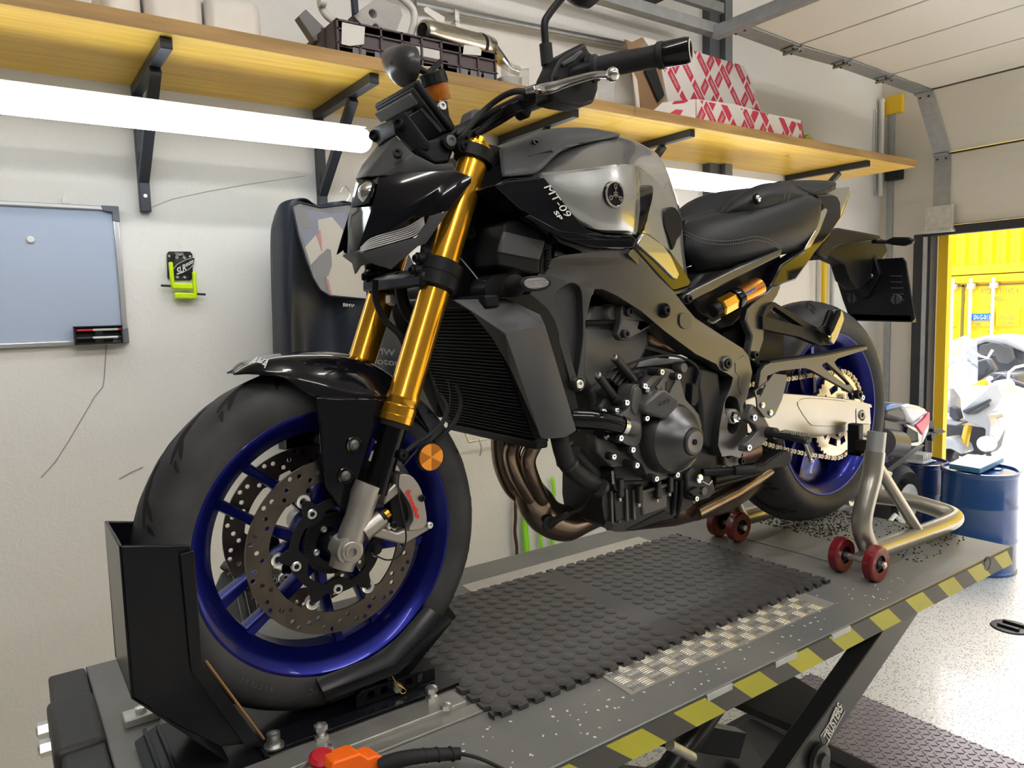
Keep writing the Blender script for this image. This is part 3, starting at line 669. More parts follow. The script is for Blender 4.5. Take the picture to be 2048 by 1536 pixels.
# perforated plates with the locking pin
pts = [(712, 1392), (722, 1380), (868, 1335), (869, 1352), (870, 1384), (712, 1426)]
for y, sgn in ((-.062, 1), (.055, -1)):
    pl2 = [P(u, v, y=-.062) for u, v in pts]; hl = [P(u, v, y=-.062) for u, v in ((741, 1389), (768, 1380), (816, 1363), (840, 1354))]
    curve_plate('perforated_plate', [[(p.x, max(p.z, .012)) for p in pl2]]+[circ(p.x, p.z, .0075, 14) for p in hl], .005, M_ck, Matrix.Translation((0, y, 0)) @ MXZ, ck, .0008)
pn = P(795, 1375, y=-.068); MB().cyl(pn, (pn.x, .07, pn.z), .006).build('locking_pin', M_bolt, ck); MB().cyl(pn+V((0, -.004, 0)), pn+V((0, .003, 0)), .0085).build('pin_head', M_bolt, ck)
cl = [P(u, v, y=-.072) for u, v in ((784, 1352), (790, 1362), (797, 1370), (808, 1377), (812, 1384), (804, 1387), (797, 1380), (788, 1365))]
MB().tube(crom(cl, 4), .0009, 6).build('spring_clip', mat('brass wire', (.7, .5, .2), .3, 1), ck)
# cradle: bent channel that holds the tyre
for sgn in (-1, 1):
    f = [(-.04, .068), (.092, .074), (.192, .138)]
    g = [(-.046, .088), (.08, .095), (.166, .160)]; h = [(-.036, .052), (.098, .058), (.212, .124)]
    patch('cradle_rail', [[V((x, sgn*.063, z)) for x, z in g], [V((x, sgn*.079, z)) for x, z in f], [V((x, sgn*.081, z)) for x, z in h]], M_ck, ck, solid=.004, linear=True, sharp=20, bevel=.001)
cr = [P(893, 1202, y=-.045), P(906, 1236, y=-.045)]
MB().prism([V((cr[0].x, -.045, cr[0].z)), V((cr[1].x+.008, -.045, cr[1].z)), V((.12, -.045, .016)), V((.10, -.045, .03))], (0, .09, 0)).build('cradle_plate', M_ck, ck, bevel=.002)
MB().bb((.09, -.05, .012), (.15, .05, .03)).build('cradle_foot', M_ck, ck)
# emergency plug and cable lying on the near corner of the lift
M_or = mat('signal orange plastic', (1.0, .16, .01), .45); M_red = mat('red rubber', (.42, .01, .02), .5)
yk = -.245; zz = .03
pg = empty('cable_plug', P(700, 1530, z=.02)); tag(pg, 'orange plug housing with a black ribbed cable boot lying on the lift', 'plug')
slab('housing', [(660, 1545), (668, 1525), (722, 1506), (738, 1517), (752, 1511), (765, 1512), (773, 1528), (772, 1545)], (0, .05, -.01), M_or, pg, bevel=.003, y=yk)
a0, a1 = P(768, 1528, y=yk+.02), P(922, 1507, y=yk+.02); mb = MB()
path = crom([P(762, 1532, y=-.245), P(800, 1519, y=-.262), P(850, 1511, y=-.282), P(921, 1507, y=-.305)], 8); mb.tube(path, [.013-.004*i/(len(path)-1) for i in range(len(path))], 16)
for k in range(10, len(path)-1, 3): mb.tube([path[k]-V((.001, 0, 0)), path[k]+V((.001, 0, 0))], .0115, 16)
mb.build('ribbed_boot', M_rubber, pg)
MB().tube(crom([P(918, 1507, y=-.304), P(950, 1514, y=-.318), P(985, 1528, y=-.335), P(1040, 1556, y=-.37)], 6), .0028, 10).build('cable', M_rubber, pg)
rk = P(643, 1520, y=-.20); kn = empty('stop_knob', rk); tag(kn, 'round red mushroom knob beside the orange plug', 'knob')
MB().lathe([(.0001, .012), (.014, .011), (.019, .006), (.019, 0), (.012, -.002), (.011, -.02)], rk, (0, -.25, 1), 28).build('cap', M_red, kn)
MB().lathe([(.014, -.02), (.014, -.033), (.0001, -.033)], rk, (0, -.25, 1), 20).build('stem', M_blackp, kn)
MB().tube(crom([P(u, v, z=.03) for u, v in ((595, 1540), (625, 1520), (665, 1505), (690, 1505), (700, 1516), (690, 1535))], 5), .002, 8).build('wire_loop', M_bolt, kn)
# ------------------------------------------------------------------ goods on the shelf
SH = SZ+ST
M_wrap = mat('wrapped white foil', (.62, .6, .57), .35, bump=.8, bscale=25, var=.05)
for i, (u0, u1, top) in enumerate(((205, 292, -60), (292, 414, -60), (414, 530, -12))):
    ys = 1.10; a = P(u0, 60, y=ys).x; b_ = P(u1, 70, y=ys).x; zt = P((u0+u1)/2, top, y=ys).z
    mb = MB().bb((a+.003, ys, SH), (b_-.003, WY-.08, zt))
    tag(mb.build('wrapped_roll', M_wrap, None, bevel=.035, seg=5), ('foil wrapped white block at the left end of its row on the shelf', 'foil wrapped white block in the middle of its row on the shelf', 'foil wrapped white block with rounded end nearest the grey metal angle')[i], 'package', 'foil wrapped blocks on the shelf')
M_gplate = mat('matt grey sheet', (.15, .15, .155), .6); M_cream = mat('cream painted tube', (.62, .6, .55), .45)
ya = 1.16
o = slab('metal_angle', [(597, 32), (612, 18), (654, 60), (662, 78), (630, 82)], (.0, .04, 0), M_gplate, None, bevel=.002, y=ya); tag(o, 'grey sheet metal angle leaning on the crate end', 'metal part')
# crate
M_crate = mat('dark purple brown plastic', (.055, .035, .04), .5)
cr = empty('plastic_crate', (.8, 1.15, SH)); tag(cr, 'dark brown plastic crate filled with motorcycle parts on the shelf', 'crate')
cx0, cx1, cy0, cy1, ch = .50, 1.10, 1.01, 1.42, .11
mb = MB(); t = .012
mb.bb((cx0, cy0, SH), (cx1, cy0+t, SH+.03)).bb((cx0, cy0, SH+.085), (cx1, cy0+t, SH+ch))
mb.bb((cx0, cy0, SH), (cx0+.26, cy0+t, SH+ch)).bb((cx0+.38, cy0, SH), (cx1, cy0+t, SH+ch)).bb((cx0+.2, cy0, SH), (cx0+.4, cy0+t, SH+.05))
mb.build('front_wall', M_crate, cr, bevel=.001)
MB().bb((cx0, cy0, SH), (cx0+t, cy1, SH+ch)).build('side_wall', M_crate, cr, bevel=.001); MB().bb((cx1-t, cy0, SH), (cx1, cy1, SH+ch)).build('side_wall', M_crate, cr, bevel=.001)
MB().bb((cx0, cy1-t, SH), (cx1, cy1, SH+ch)).build('back_wall', M_crate, cr, bevel=.001); MB().bb((cx0, cy0, SH), (cx1, cy1, SH+.008)).build('bottom', M_crate, cr)
for x in [cx0+.004+i*.0735 for i in range(9)]: MB().bb((x-.003, cy0-.008, SH+.004), (x+.003, cy0, SH+ch)).build('rib', M_crate, cr)
for z in (.004, .036, .078, ch-.006): MB().bb((cx0, cy0-.008, SH+z), (cx1, cy0, SH+z+.005)).build('rib', M_crate, cr)
for y in (1.1, 1.2, 1.3): MB().bb((cx0-.008, y, SH+.004), (cx0, y+.006, SH+ch)).build('rib', M_crate, cr)
M_pock = mat('pocket grey', (.13, .13, .15), .5)
for x in (cx0+.075, cx0+.15, cx0+.455, cx0+.51, cx0+.565): MB().bb((x-.022, cy0-.003, SH+.009), (x+.022, cy0+.0, SH+.034)).build('pocket', M_pock, cr)
M_lab = mat('paper label', (.6, .6, .57), .7, bump=.6, bscale=60)
for q in ([(684, 44), (730, 54), (728, 88), (700, 92), (683, 88)], [(928, 90), (955, 93), (963, 100), (962, 111), (926, 108)]):
    slab('label', q, (0, .001, 0), M_lab, cr, bevel=0, y=cy0-.0095)
slab('label', [(840, 131), (869, 134), (869, 143), (842, 142)], (0, .001, 0), M_lab, cr, bevel=0, y=cy0-.0095)
text_px('lettering', 'TFSB', (842, 141), (858, 142), (842, 134), cy0-.0105, M_blackp, cr)
# parts standing in the crate
t = empty('frame_part', P(760, 60, y=1.2)); tag(t, 'grey cast bracket with round holes inside a bent cream tube, in the crate', 'motorcycle part')
yy = 1.16
plate('cast_bracket', [(706, 30), (755, -4), (800, 10), (806, 30), (792, 66), (760, 62), (728, 54)], yy, .05, mat('cast grey', (.38, .37, .35), .6), t, holes=[(746, 27, .014), (752, 55, .012)], bevel=.004)
MB().tube(crom([P(u, v, y=yy+.03) for u, v in ((770, -20), (800, -6), (825, 18), (828, 45), (818, 80))], 6), .013, 14).build('bent_tube', M_cream, t)
slab('black_strap', [(705, -8), (716, -8), (718, 24), (708, 28)], (0, .02, 0), mat('navy strap', (.012, .02, .04), .6), t, y=yy-.02)
t = empty('crash_bar', P(645, 20, y=1.25)); tag(t, 'short cream bent tube standing behind the crate corner', 'motorcycle part')
MB().tube(crom([P(u, v, y=1.22) for u, v in ((640, -15), (642, 12), (652, 30), (668, 42), (690, 46))], 6), [.012]*25, 14).build('tube', M_cream, t)
MB().cyl(P(638, 2, y=1.2), P(650, 4, y=1.2), .017).build('tube_end', M_cream, t)
# silencer lying in the crate
M_sil = mat('brushed silencer steel', (.58, .54, .47), .25, 1, var=.12, vscale=6, stretch=(1, 8, 8))
t = empty('silencer', P(920, 80, y=1.2)); tag(t, 'brushed steel exhaust silencer lying on top of the crate', 'exhaust')
a, b_ = P(848, 62, y=1.14), P(980, 96, y=1.24); d = (b_-a).normalized(); L = (b_-a).length; r = P(920, 62, y=1.2).z-P(920, 100, y=1.2).z; r = r*.62
MB().lathe([(r*.55, .03), (r*.62, -.008), (r*.85, -.004), (r*.95, .01), (r, .03), (r, L*.86), (r*1.04, L*.87), (r*1.04, L*.93), (r, L*.94), (r*.95, L)], a, d, 40).build('body', M_sil, t)
MB().lathe([(r*1.03, L*.80), (r*1.05, L*.805), (r*1.05, L*.84), (r*1.03, L*.845)], a, d, 40, closed=True).build('clamp_band', M_blackp, t)
MB().lathe([(r*.5, .028), (.0001, .03)], a, d, 30).build('inlet', M_seam, t)
MB().tube([b_-d*.02, P(1000, 118, y=1.26), P(1022, 140, y=1.24), P(1040, 146, y=1.22)], [r*.95, r*.6, r*.3, r*.35], 20).build('tail_cone', M_sil, t)
slab('hanger_plate', [(848, 16), (854, 13), (890, 34), (888, 45), (882, 48), (850, 24)], (0, .006, 0), M_cream, t, y=1.17, bevel=.001)
text_px('lettering', 'Akrapovic', (878, 58), (918, 64), (878, 48), 1.2-r*.96, M_seam, t, shear=.2)
o = MB(); rnd = random.Random(5)
rows = [[P(1002+ (56*i/8), 128+ (58*j/6)+ (rnd.random()-.5)*5+(10 if i > 5 and j == 0 else 0), y=1.03+.02*rnd.random()) for i in range(9)] for j in range(7)]
M_film = mat('clear crumpled film', (.5, .5, .5), .15, alpha=.35, spec=.9)
pk = empty('bagged_part', P(1030, 160, y=1.05)); tag(pk, 'small grey part in a crumpled clear bag beside the crate end', 'bag')
patch('film', rows, M_film, pk, n=(1, 1), solid=.001, linear=True); slab('grey_part', [(1006, 150), (1045, 153), (1045, 180), (1006, 174)], (0, .05, 0), M_galv, pk, bevel=.006, y=1.06)
# conduit along the wall above the shelf
c0, c1 = P(830, 8, y=WY-.04), P(1300, 100, y=WY-.04); dd = (c1-c0).normalized()
t = empty('conduit_pipe', c0); tag(t, 'thin grey steel pipe running along the wall above the shelf', 'pipe')
MB().cyl(c0-dd*.0, P(1410, 122, y=WY-.04), .016).build('pipe', M_galv, t)
q = P(912, 36, y=WY-.05); MB().bb((q.x-.01, WY-.06, q.z-.06), (q.x+.01, WY-.055, q.z+.03)).build('clamp', M_galvl, t); MB().bb((q.x-.01, WY-.06, q.z-.02), (q.x+.01, WY, q.z-.014)).build('clamp', M_galvl, t)
# boxes with red and white print
M_card = mat('box white print', (.66, .62, .58), .55); M_pr = mat('print crimson', (.50, .03, .07), .5); M_kraft = mat('kraft cardboard', (.25, .15, .08), .8)
def printed(face_uv, y, root, seed, vx=(1, .28), sc_=1.0):
    """weave pattern of crimson tablets with lettering on one face (flat print)"""
    import mathutils
    pts = [P(u, v, y=y) for u, v in face_uv]
    poly = [(p.x, p.z) for p in pts]
    from mathutils.geometry import intersect_line_line_2d
    def clip(sub_):
        out = sub_
        for i in range(len(poly)):
            a, b = V(poly[i]), V(poly[(i+1) % len(poly)]); new = []
            ins = lambda p: (b.x-a.x)*(p.y-a.y)-(b.y-a.y)*(p.x-a.x) <= 1e-9
            for j in range(len(out)):
                p, q = V(out[j]), V(out[(j+1) % len(out)])
                ip, iq = ins(p), ins(q)
                if ip: new.append(p)
                if ip != iq:
                    den = (b.x-a.x)*(q.y-p.y)-(b.y-a.y)*(q.x-p.x)
                    if abs(den) > 1e-12:
                        tt = -((b.x-a.x)*(p.y-a.y)-(b.y-a.y)*(p.x-a.x))/den; new.append(p+(q-p)*tt)
            out = new
            if len(out) < 3: return []
        return out
    def inside(p):
        return all((poly[(i+1) % len(poly)][0]-poly[i][0])*(p[1]-poly[i][1])-(poly[(i+1) % len(poly)][1]-poly[i][1])*(p[0]-poly[i][0]) <= 0 for i in range(len(poly)))
    xs = [p[0] for p in poly]; zs = [p[1] for p in poly]; s = .066*sc_; A = math.radians(-50)
    d1 = V((math.cos(A), math.sin(A))); d2 = V((math.cos(math.radians(58)), math.sin(math.radians(58))))
    o0 = V((min(xs), min(zs))); mb = MB(); n = 0
    for k in range(-22, 34):
        for j in range(-16, 24):
            if k % 2 == 0: e1, e2, L1, L2 = d1, d2, .108, .037; c = o0+d2*(k*.058)+d1*(j*.122+(k//2 % 2)*.045)
            else: e1, e2, L1, L2 = d2, d1, .064, .044; c = o0+d2*(k*.058)+d1*(j*.094+(k//2 % 2)*.03)
            if not (min(xs)-.1 < c.x < max(xs)+.1 and min(zs)-.1 < c.y < max(zs)+.1): continue
            if k % 2 and j % 3 == 2: continue
            q = clip([c-e1*L1/2-e2*L2/2, c+e1*L1/2-e2*L2/2, c+e1*L1/2+e2*L2/2, c-e1*L1/2+e2*L2/2])
            if q: mb.add([(p.x, y-.0006, p.y) for p in q], [tuple(range(len(q)))])
            h = [c-e1*L1*.32-e2*L2*.19, c+e1*L1*.32-e2*L2*.19, c+e1*L1*.32+e2*L2*.19, c-e1*L1*.32+e2*L2*.19]
            if all(inside(p) for p in h):
                sx = 1
                O, X, Y = h[0], h[1]-h[0], h[3]-h[0]
                if X.x*Y.y-X.y*Y.x < 0: O, Y = h[3], -Y
                text('lettering', 'DENSO', (O.x, y-.001, O.y), (X.x, 0, X.y), (Y.x, 0, Y.y), M_card, root, depth=.0003); n += 1
    mb.build('print', M_pr, root)
bx1 = empty('parts_box', P(1500, 250, y=1.1)); tag(bx1, 'long white box with crimson print lying on the shelf, in front of the tilted one', 'box', 'crimson printed boxes on the shelf')
yb1 = P(1400, 254, z=SH).y
f = [(1393, 198), (1470, 208), (1530, 226), (1602, 240), (1605, 290), (1394, 253)]
slab('carton', f, (0, .16, 0), M_card, bx1, bevel=.001, y=yb1); printed(f, yb1, bx1, 1)
fl = [V((P(1300, 238, z=SH).x, yb1+.07, SH)), P(1391, 254, y=yb1), P(1391, 198, y=yb1), V((P(1325, 205, y=yb1+.07).x, yb1+.07, P(1325, 205, y=yb1+.07).z))]
MB().prism(fl, (0, .003, 0)).build('open_flap', M_card, bx1)
q0 = [V((p.x, p.y-.001, p.z)) for p in fl]; MB().prism([q0[0].lerp(q0[1], .30), q0[0].lerp(q0[1], .62), q0[3].lerp(q0[2], .78), q0[3].lerp(q0[2], .35)], (0, -.0006, 0)).build('print', M_pr, bx1)
slab('carton_end', [(1603, 240), (1612, 288), (1606, 291)], (0, .16, 0), M_kraft, bx1, y=yb1)
bx2 = empty('parts_box', P(1400, 160, y=1.2)); tag(bx2, 'torn open white box with crimson print, tilted behind the left handlebar grip', 'box', 'crimson printed boxes on the shelf')
yb2 = yb1+.165
f2 = [(1327, 128), (1362, 100), (1400, 110), (1488, 134), (1505, 165), (1520, 222), (1400, 215), (1335, 203)]
f2 = [(1322, 130), (1290, 76), (1360, 96), (1488, 134), (1502, 160), (1522, 224), (1400, 240), (1335, 210)]
f2 = [(1286, 74), (1360, 93), (1488, 132), (1503, 162), (1522, 224), (1440, 232), (1336, 204), (1322, 132)]
slab('carton', f2, (0, .12, 0), M_card, bx2, bevel=.001, y=yb2); printed([(1322, 132), (1286, 74), (1360, 93), (1488, 132), (1522, 224), (1336, 204)], yb2, bx2, 2)
slab('torn_flap', [(1251, 78), (1264, 84), (1285, 74), (1290, 84), (1280, 95), (1268, 100), (1256, 98)], (0, .01, 0), M_kraft, bx2, y=yb2-.02)
slab('torn_flap', [(1265, 142), (1300, 138), (1322, 134), (1330, 195), (1308, 222), (1285, 226), (1277, 190)], (0, .02, 0), M_kraft, bx2, y=yb2-.005)
slab('inner_part', [(1290, 140), (1312, 136), (1330, 190), (1318, 204)], (0, .01, 0), M_blackp, bx2, y=yb2-.02)
slab('carton_side', [(1266, 142), (1275, 160), (1282, 225), (1275, 222)], (0, .01, 0), M_card, bx2, y=yb2-.012)
o = slab('folded_card', [(1613, 272), (1618, 268), (1640, 292), (1613, 293)], (0, .03, 0), mat('olive yellow card', (.35, .33, .05), .6), None, y=1.05); tag(o, 'small olive yellow folded card beside the end of the long box', 'card')
pb = P(1205, 180, y=1.0); rows = [[P(1190+(40*i/6), 160+(60*j/6)+(rnd.random()-.5)*8, y=1.02+.02*rnd.random()) for i in range(7)] for j in range(7)]
tg = patch('plastic_bag', rows, M_film, None, n=(1, 1), solid=.001, linear=True); tag(tg, 'crumpled clear bag on the shelf behind the clutch lever', 'bag')
# ------------------------------------------------------------------ garment bag on the bracket
M_nyl = mat('navy black nylon', (.014, .019, .03), .4, bump=.7, bscale=9, spec=.6); M_win = mat('clear window', (.9, .92, .95), .03, alpha=.16, spec=1)
bag = empty('garment_bag', P(640, 400, y=1.3)); tag(bag, 'dark nylon garment bag with a clear window, hanging behind the front fork', 'garment bag')
yB = 1.24
front = [[(548, 432), (560, 408), (585, 398), (612, 398), (635, 410), (665, 404), (700, 404), (760, 420)],
         [(541, 470), (565, 440), (590, 425), (612, 418), (640, 425), (675, 418), (720, 425), (780, 445)],
         [(542, 560), (572, 556), (600, 552), (640, 552), (690, 552), (740, 552), (790, 552), (840, 556)],
         [(545, 660), (575, 662), (610, 664), (660, 664), (710, 664), (760, 664), (810, 664), (860, 664)],
         [(548, 780), (580, 790), (620, 790), (660, 790), (720, 790), (770, 790), (820, 790), (870, 790)],
         [(558, 898), (590, 902), (630, 902), (680, 902), (730, 902), (780, 902), (830, 902), (875, 900)]]
rr_ = random.Random(2)
rows = [[(u, v, yB+(.10 if j in (0, 7) else .03*math.sin(j*1.9+i))) for j, (u, v) in enumerate(r)] for i, r in enumerate(front)]
patch('bag_front', rows, M_nyl, bag, n=(5, 5), solid=.003)
patch('bag_back', [[(u, v, WY-.02) for u, v in r] for r in [[(552, 436), (640, 420), (760, 428)], [(548, 660), (640, 660), (820, 660)], [(562, 885), (680, 890), (840, 890)]]], M_nyl, bag, n=(3, 3), solid=.003)
win = [(584, 412), (600, 405), (640, 415), (700, 408), (725, 440), (735, 598), (660, 592), (640, 580), (625, 555), (612, 520), (596, 470)]
M_j1 = mat('cream leather', (.55, .50, .40), .5, bump=.2, bscale=40); M_j2 = mat('blue leather', (.035, .05, .17), .45); M_j3 = mat('red leather', (.45, .02, .02), .45); M_j4 = mat('grey black panel', (.04, .04, .045), .5)
yw = yB-.045
ls = [('jacket_panel', M_j2, [(588, 420), (620, 420), (660, 428), (690, 424), (708, 470), (715, 480), (640, 500), (611, 492), (600, 462)]),
      ('jacket_panel', M_j1, [(636, 440), (664, 434), (706, 484), (735, 520), (735, 597), (662, 590), (645, 520), (640, 480)]),
      ('jacket_panel', M_j1, [(611, 494), (632, 470), (645, 505), (622, 530)]),
      ('jacket_panel', M_j3, [(634, 472), (641, 458), (645, 504), (642, 500)]), ('jacket_panel', M_j3, [(652, 560), (657, 558), (664, 590), (660, 590)]),
      ('jacket_panel', M_j4, [(624, 532), (640, 512), (655, 497), (662, 500), (664, 530), (657, 552), (646, 556), (652, 588), (640, 580), (628, 560)]),
      ('jacket_collar', M_j4, [(586, 412), (602, 407), (618, 434), (626, 455), (610, 458), (598, 450)])]
for i, (nm, m_, q) in enumerate(ls): slab(nm, q, (0, .004, 0), m_, bag, bevel=.001, y=yw-.0012*i)
slab('clear_window', win, (0, .0006, 0), M_win, bag, bevel=0, y=yw-.014)
MB().tube([P(u, v, y=yw-.014) for u, v in win], .0035, 8, closed=True).build('window_binding', M_nyl, bag)
text_px('lettering', 'BMW M', (686, 613), (724, 617), (686, 606), yB-.02, M_white, bag, bold=.02)
M_gl = mat('faint grey print', (.14, .14, .15), .5)
text_px('lettering', 'BMW', (738, 706), (790, 712), (738, 693), yB-.03, M_gl, bag, bold=.02); text_px('lettering', 'Motorrad', (735, 726), (830, 736), (735, 712), yB-.03, M_gl, bag, bold=.02)
MB().tube([P(u, v, y=WY-.1) for u, v in ((680, 385), (684, 375), (690, 372), (697, 378), (700, 392), (690, 408))], .002, 6).build('hanger_wire', M_bolt, bag)
# straps on the wall beyond the lift
def strap(us, v0, v1, c, name, lab, wd=0.0, nm2='ratchet straps on the wall'):
    mb = MB(); y = WY-.02
    q = [V((P(us[0]+(us[1]-us[0])*k/8+math.sin(k*1.3)*1.5, v0+(v1-v0)*k/8, y=y).x, y-.006*(k % 2), P(us[0], v0+(v1-v0)*k/8, y=y).z)) for k in range(9)]
    rows = [[p, p+V((wd, .004, 0))] for p in q]
    o = patch(name, rows, c, None, n=(3, 1), solid=.003); return tag(o, lab, 'strap', nm2)
M_lime = mat('lime webbing', (.28, .75, .02), .6, bump=.3, bscale=300); M_mar = mat('maroon webbing', (.06, .012, .02), .6)
strap((1026, 1030), 950, 1180, M_mar, 'tie_strap', 'dark maroon strap hanging left of the lime straps', .018)
strap((1045, 1046), 930, 1190, M_lime, 'tie_strap', 'broad lime strap hanging below the exhaust header', .035)
strap((1078, 1080), 960, 1190, M_lime, 'tie_strap', 'narrow lime strap hanging in the middle below the exhaust header', .02)
strap((1102, 1103), 955, 1190, M_lime, 'tie_strap', 'narrow lime strap hanging nearest to the engine block', .02)
# small chrome rail on the wall beyond the fork
t = empty('wall_rail', P(950, 890, y=WY-.06)); tag(t, 'thin chrome hook rail on the wall between fork and exhaust header', 'rail')
MB().tube([P(u, v, y=WY-.06) for u, v in ((925, 852), (937, 884), (1010, 872))], .006, 10).build('rail', M_bolt, t)
MB().tube([P(u, v, y=WY-.08) for u, v in ((958, 878), (963, 895), (960, 912))], .004, 8).build('hook', M_bolt, t)
MB().tube([P(u, v, y=WY-.06) for u, v in ((930, 830), (975, 838), (1000, 835))], .006, 10).build('rail', M_bolt, t)
# quilted seat cushion standing behind the lift
M_qs = mat('grey vinyl', (.09, .095, .1), .5); M_q = mat('quilted black vinyl', (.014, .014, .016), .45)
t = empty('quilted_cushion', P(480, 1200, y=.9)); tag(t, 'black quilted seat cushion with grey sides, leaning between wall and front wheel', 'cushion')
yq = .78
slab('side', [(427, 1172), (440, 1142), (470, 1132), (485, 1160), (500, 1210), (498, 1262), (470, 1290), (440, 1260)], (.05, .04, 0), M_qs, t, bevel=.012, y=yq)
slab('front', [(433, 1136), (462, 1132), (500, 1140), (560, 1155), (600, 1250), (560, 1275), (500, 1272), (498, 1220), (475, 1165)], (.03, .06, 0), M_q, t, bevel=.01, y=yq-.02)
mb = MB()
for k in range(8):
    mb.tube([P(462+k*18, 1136+k*4, y=yq-.021), P(490+k*18, 1265-k, y=yq-.021)], .0012, 5); mb.tube([P(455+k*16, 1150+k*16, y=yq-.021), P(470+k*20, 1134+k*5, y=yq-.021)], .0012, 5)
mb.build('stitching', mat('pale thread', (.3, .3, .3), .7), t)
# ------------------------------------------------------------------ drums and neighbours by the gate
M_drum = mat('blue drum paint', (.012, .06, .20), .25, coat=.5); M_drum2 = mat('navy drum paint', (.008, .022, .09), .25, coat=.5)
def drum(c, r, h, m, label):
    t = empty('steel_drum', c); tag(t, label, 'drum', 'blue oil drums by the gate'); c = V(c)
    pr = [(.0001, .004), (r*.96, .004), (r, 0), (r*1.03, .004), (r*1.03, .014), (r, .02), (r, h*.30), (r*1.025, h*.32), (r*1.025, h*.335), (r, h*.355), (r, h*.63), (r*1.025, h*.65), (r*1.025, h*.665), (r, h*.685), (r, h-.03)]
    MB().lathe(pr, c, (0, 0, 1), 48).build('shell', m, t)
    MB().lathe([(r, h-.03), (r*1.03, h-.018), (r*1.03, h-.002), (r*.995, h), (r*.97, h-.004), (r*.965, h-.014), (.0001, h-.014)], c, (0, 0, 1), 48).build('lid', m, t)
    MB().lathe([(.03, 0), (.03, .008), (.022, .012), (.0001, .012)], c+V((.08, -.05, h-.014)), (0, 0, 1), 20).build('bung', m, t)
    return t
d1 = P(1957, 1131, z=FZ); f2_ = V((CR.x, CR.y, 0)).normalized()
r1 = .188; c1 = V((d1.x, d1.y, FZ))+V((d1.x-CAM.x, d1.y-CAM.y, 0)).normalized()*r1
zt1 = P(1957, 945, y=c1.y-.1).z
hd = .58
c1 = V((4.13, .63, FZ)); r1 = .192
drum(c1, r1, hd, M_drum, 'bright blue oil drum with a flat white box on its lid')
c2 = V((4.29, 1.06, FZ)); drum(c2, .168, .54, M_drum2, 'dark navy oil drum with grey and red bits on its lid, beside the gate post')
M_lid = mat('white tray top', (.6, .62, .66), .5); M_blu = mat('blue tray side', (.05, .2, .35), .5)
zc = FZ+hd; q = [P(u, v, z=zc+.03) for u, v in ((1898, 928), (1935, 909), (2008, 916), (1960, 938))]
t = empty('flat_box', q[0]); tag(t, 'flat white box with blue sides lying on the bright blue drum', 'box')
MB().prism(q, (0, 0, -.028)).build('body', M_blu, t, bevel=.003); MB().prism([p+V((0, 0, .0)) for p in q], (0, 0, .003)).build('top', M_lid, t, bevel=.001)
cc_ = sum(q, V())/4; MB().prism([cc_+(p-cc_)*.38+V((0, 0, .0035)) for p in q], (0, 0, .0004)).build('printed_square', M_galv, t)
zc2 = FZ+.54; q = P(1822, 908, z=zc2+.02)
t = empty('cylinder_block', q); tag(t, 'small ribbed grey metal part on the navy drum', 'engine part')
for k in range(5): MB().box(c2+V((-.08+k*.022, -.03, .57)), (.012, .10, .05)).build('fin', M_galvl, t, bevel=.002)
MB().box(c2+V((-.035, -.03, .545)), (.13, .11, .012)).build('plinth', M_white, t)
t = empty('red_cap', c2+V((.07, 0, .53))); tag(t, 'red plastic cap on the navy drum beside the ribbed part', 'cap')
MB().lathe([(.0001, .035), (.03, .033), (.04, .0), (.0001, 0)], c2+V((.07, 0, .53)), (0, 0, 1), 20).build('dome', M_red, t)
# round floor anchor
fa = P(2022, 1255, z=FZ); t = empty('floor_anchor', fa); tag(t, 'round black plate with a handle slot lying on the flecked floor', 'plate')
MB().lathe([(.085, 0), (.08, .006), (.0001, .006)], fa, (0, 0, 1), 32).build('disc', M_blackp, t); MB().box(fa+V((-.03, 0, .012)), (.02, .09, .012)).build('handle', M_blackp, t, bevel=.003); MB().box(fa+V((.03, 0, .012)), (.02, .09, .012)).build('handle', M_blackp, t, bevel=.003)

# black box and cable on the rear wall beside the shelf end, thin conduit in the corner
bx_a, bx_b = P(1768, 362, x=XE-.06), P(1800, 316, x=XE-.06)
o = MB().bb((XE-.06, min(bx_a.y, bx_b.y), bx_a.z), (XE, max(bx_a.y, bx_b.y), bx_b.z)).build('junction_box', M_blackp, None, bevel=.006); tag(o, 'small black box on the rear wall behind the shelf end', 'box')
t = empty('corner_conduit', P(1762, 300, y=WY-.03)); tag(t, 'white conduit pipe in the corner above the shelf end', 'pipe')
ca, cb = P(1764, 205, y=WY-.03), P(1757, 392, y=WY-.03)
MB().cyl((ca.x, WY-.03, ca.z), (ca.x, WY-.03, cb.z), .016).build('pipe', M_white, t); MB().cyl((ca.x-.05, WY-.02, ca.z-.05), (ca.x-.05, WY-.02, cb.z), .006).build('cable', M_galv, t)
MB().sph((ca.x, WY-.03, ca.z+.01), .02, 12).build('elbow', M_white, t)

for (u, r, m_, lab) in ((1648, .016, M_yel, 'yellow vertical pipe on the wall behind the licence plate carrier'), (1634, .008, M_galv, 'thin grey pipe on the wall left of the yellow pipe'), (1664, .014, M_galv, 'grey pipe on the wall right of the yellow pipe')):
    q = P(u, 560, y=WY-.03); t = MB().cyl((q.x, WY-.03, FZ), (q.x, WY-.03, 1.0), r).build('wall_pipe', m_); tag(t, lab, 'pipe', 'vertical pipes on the wall')
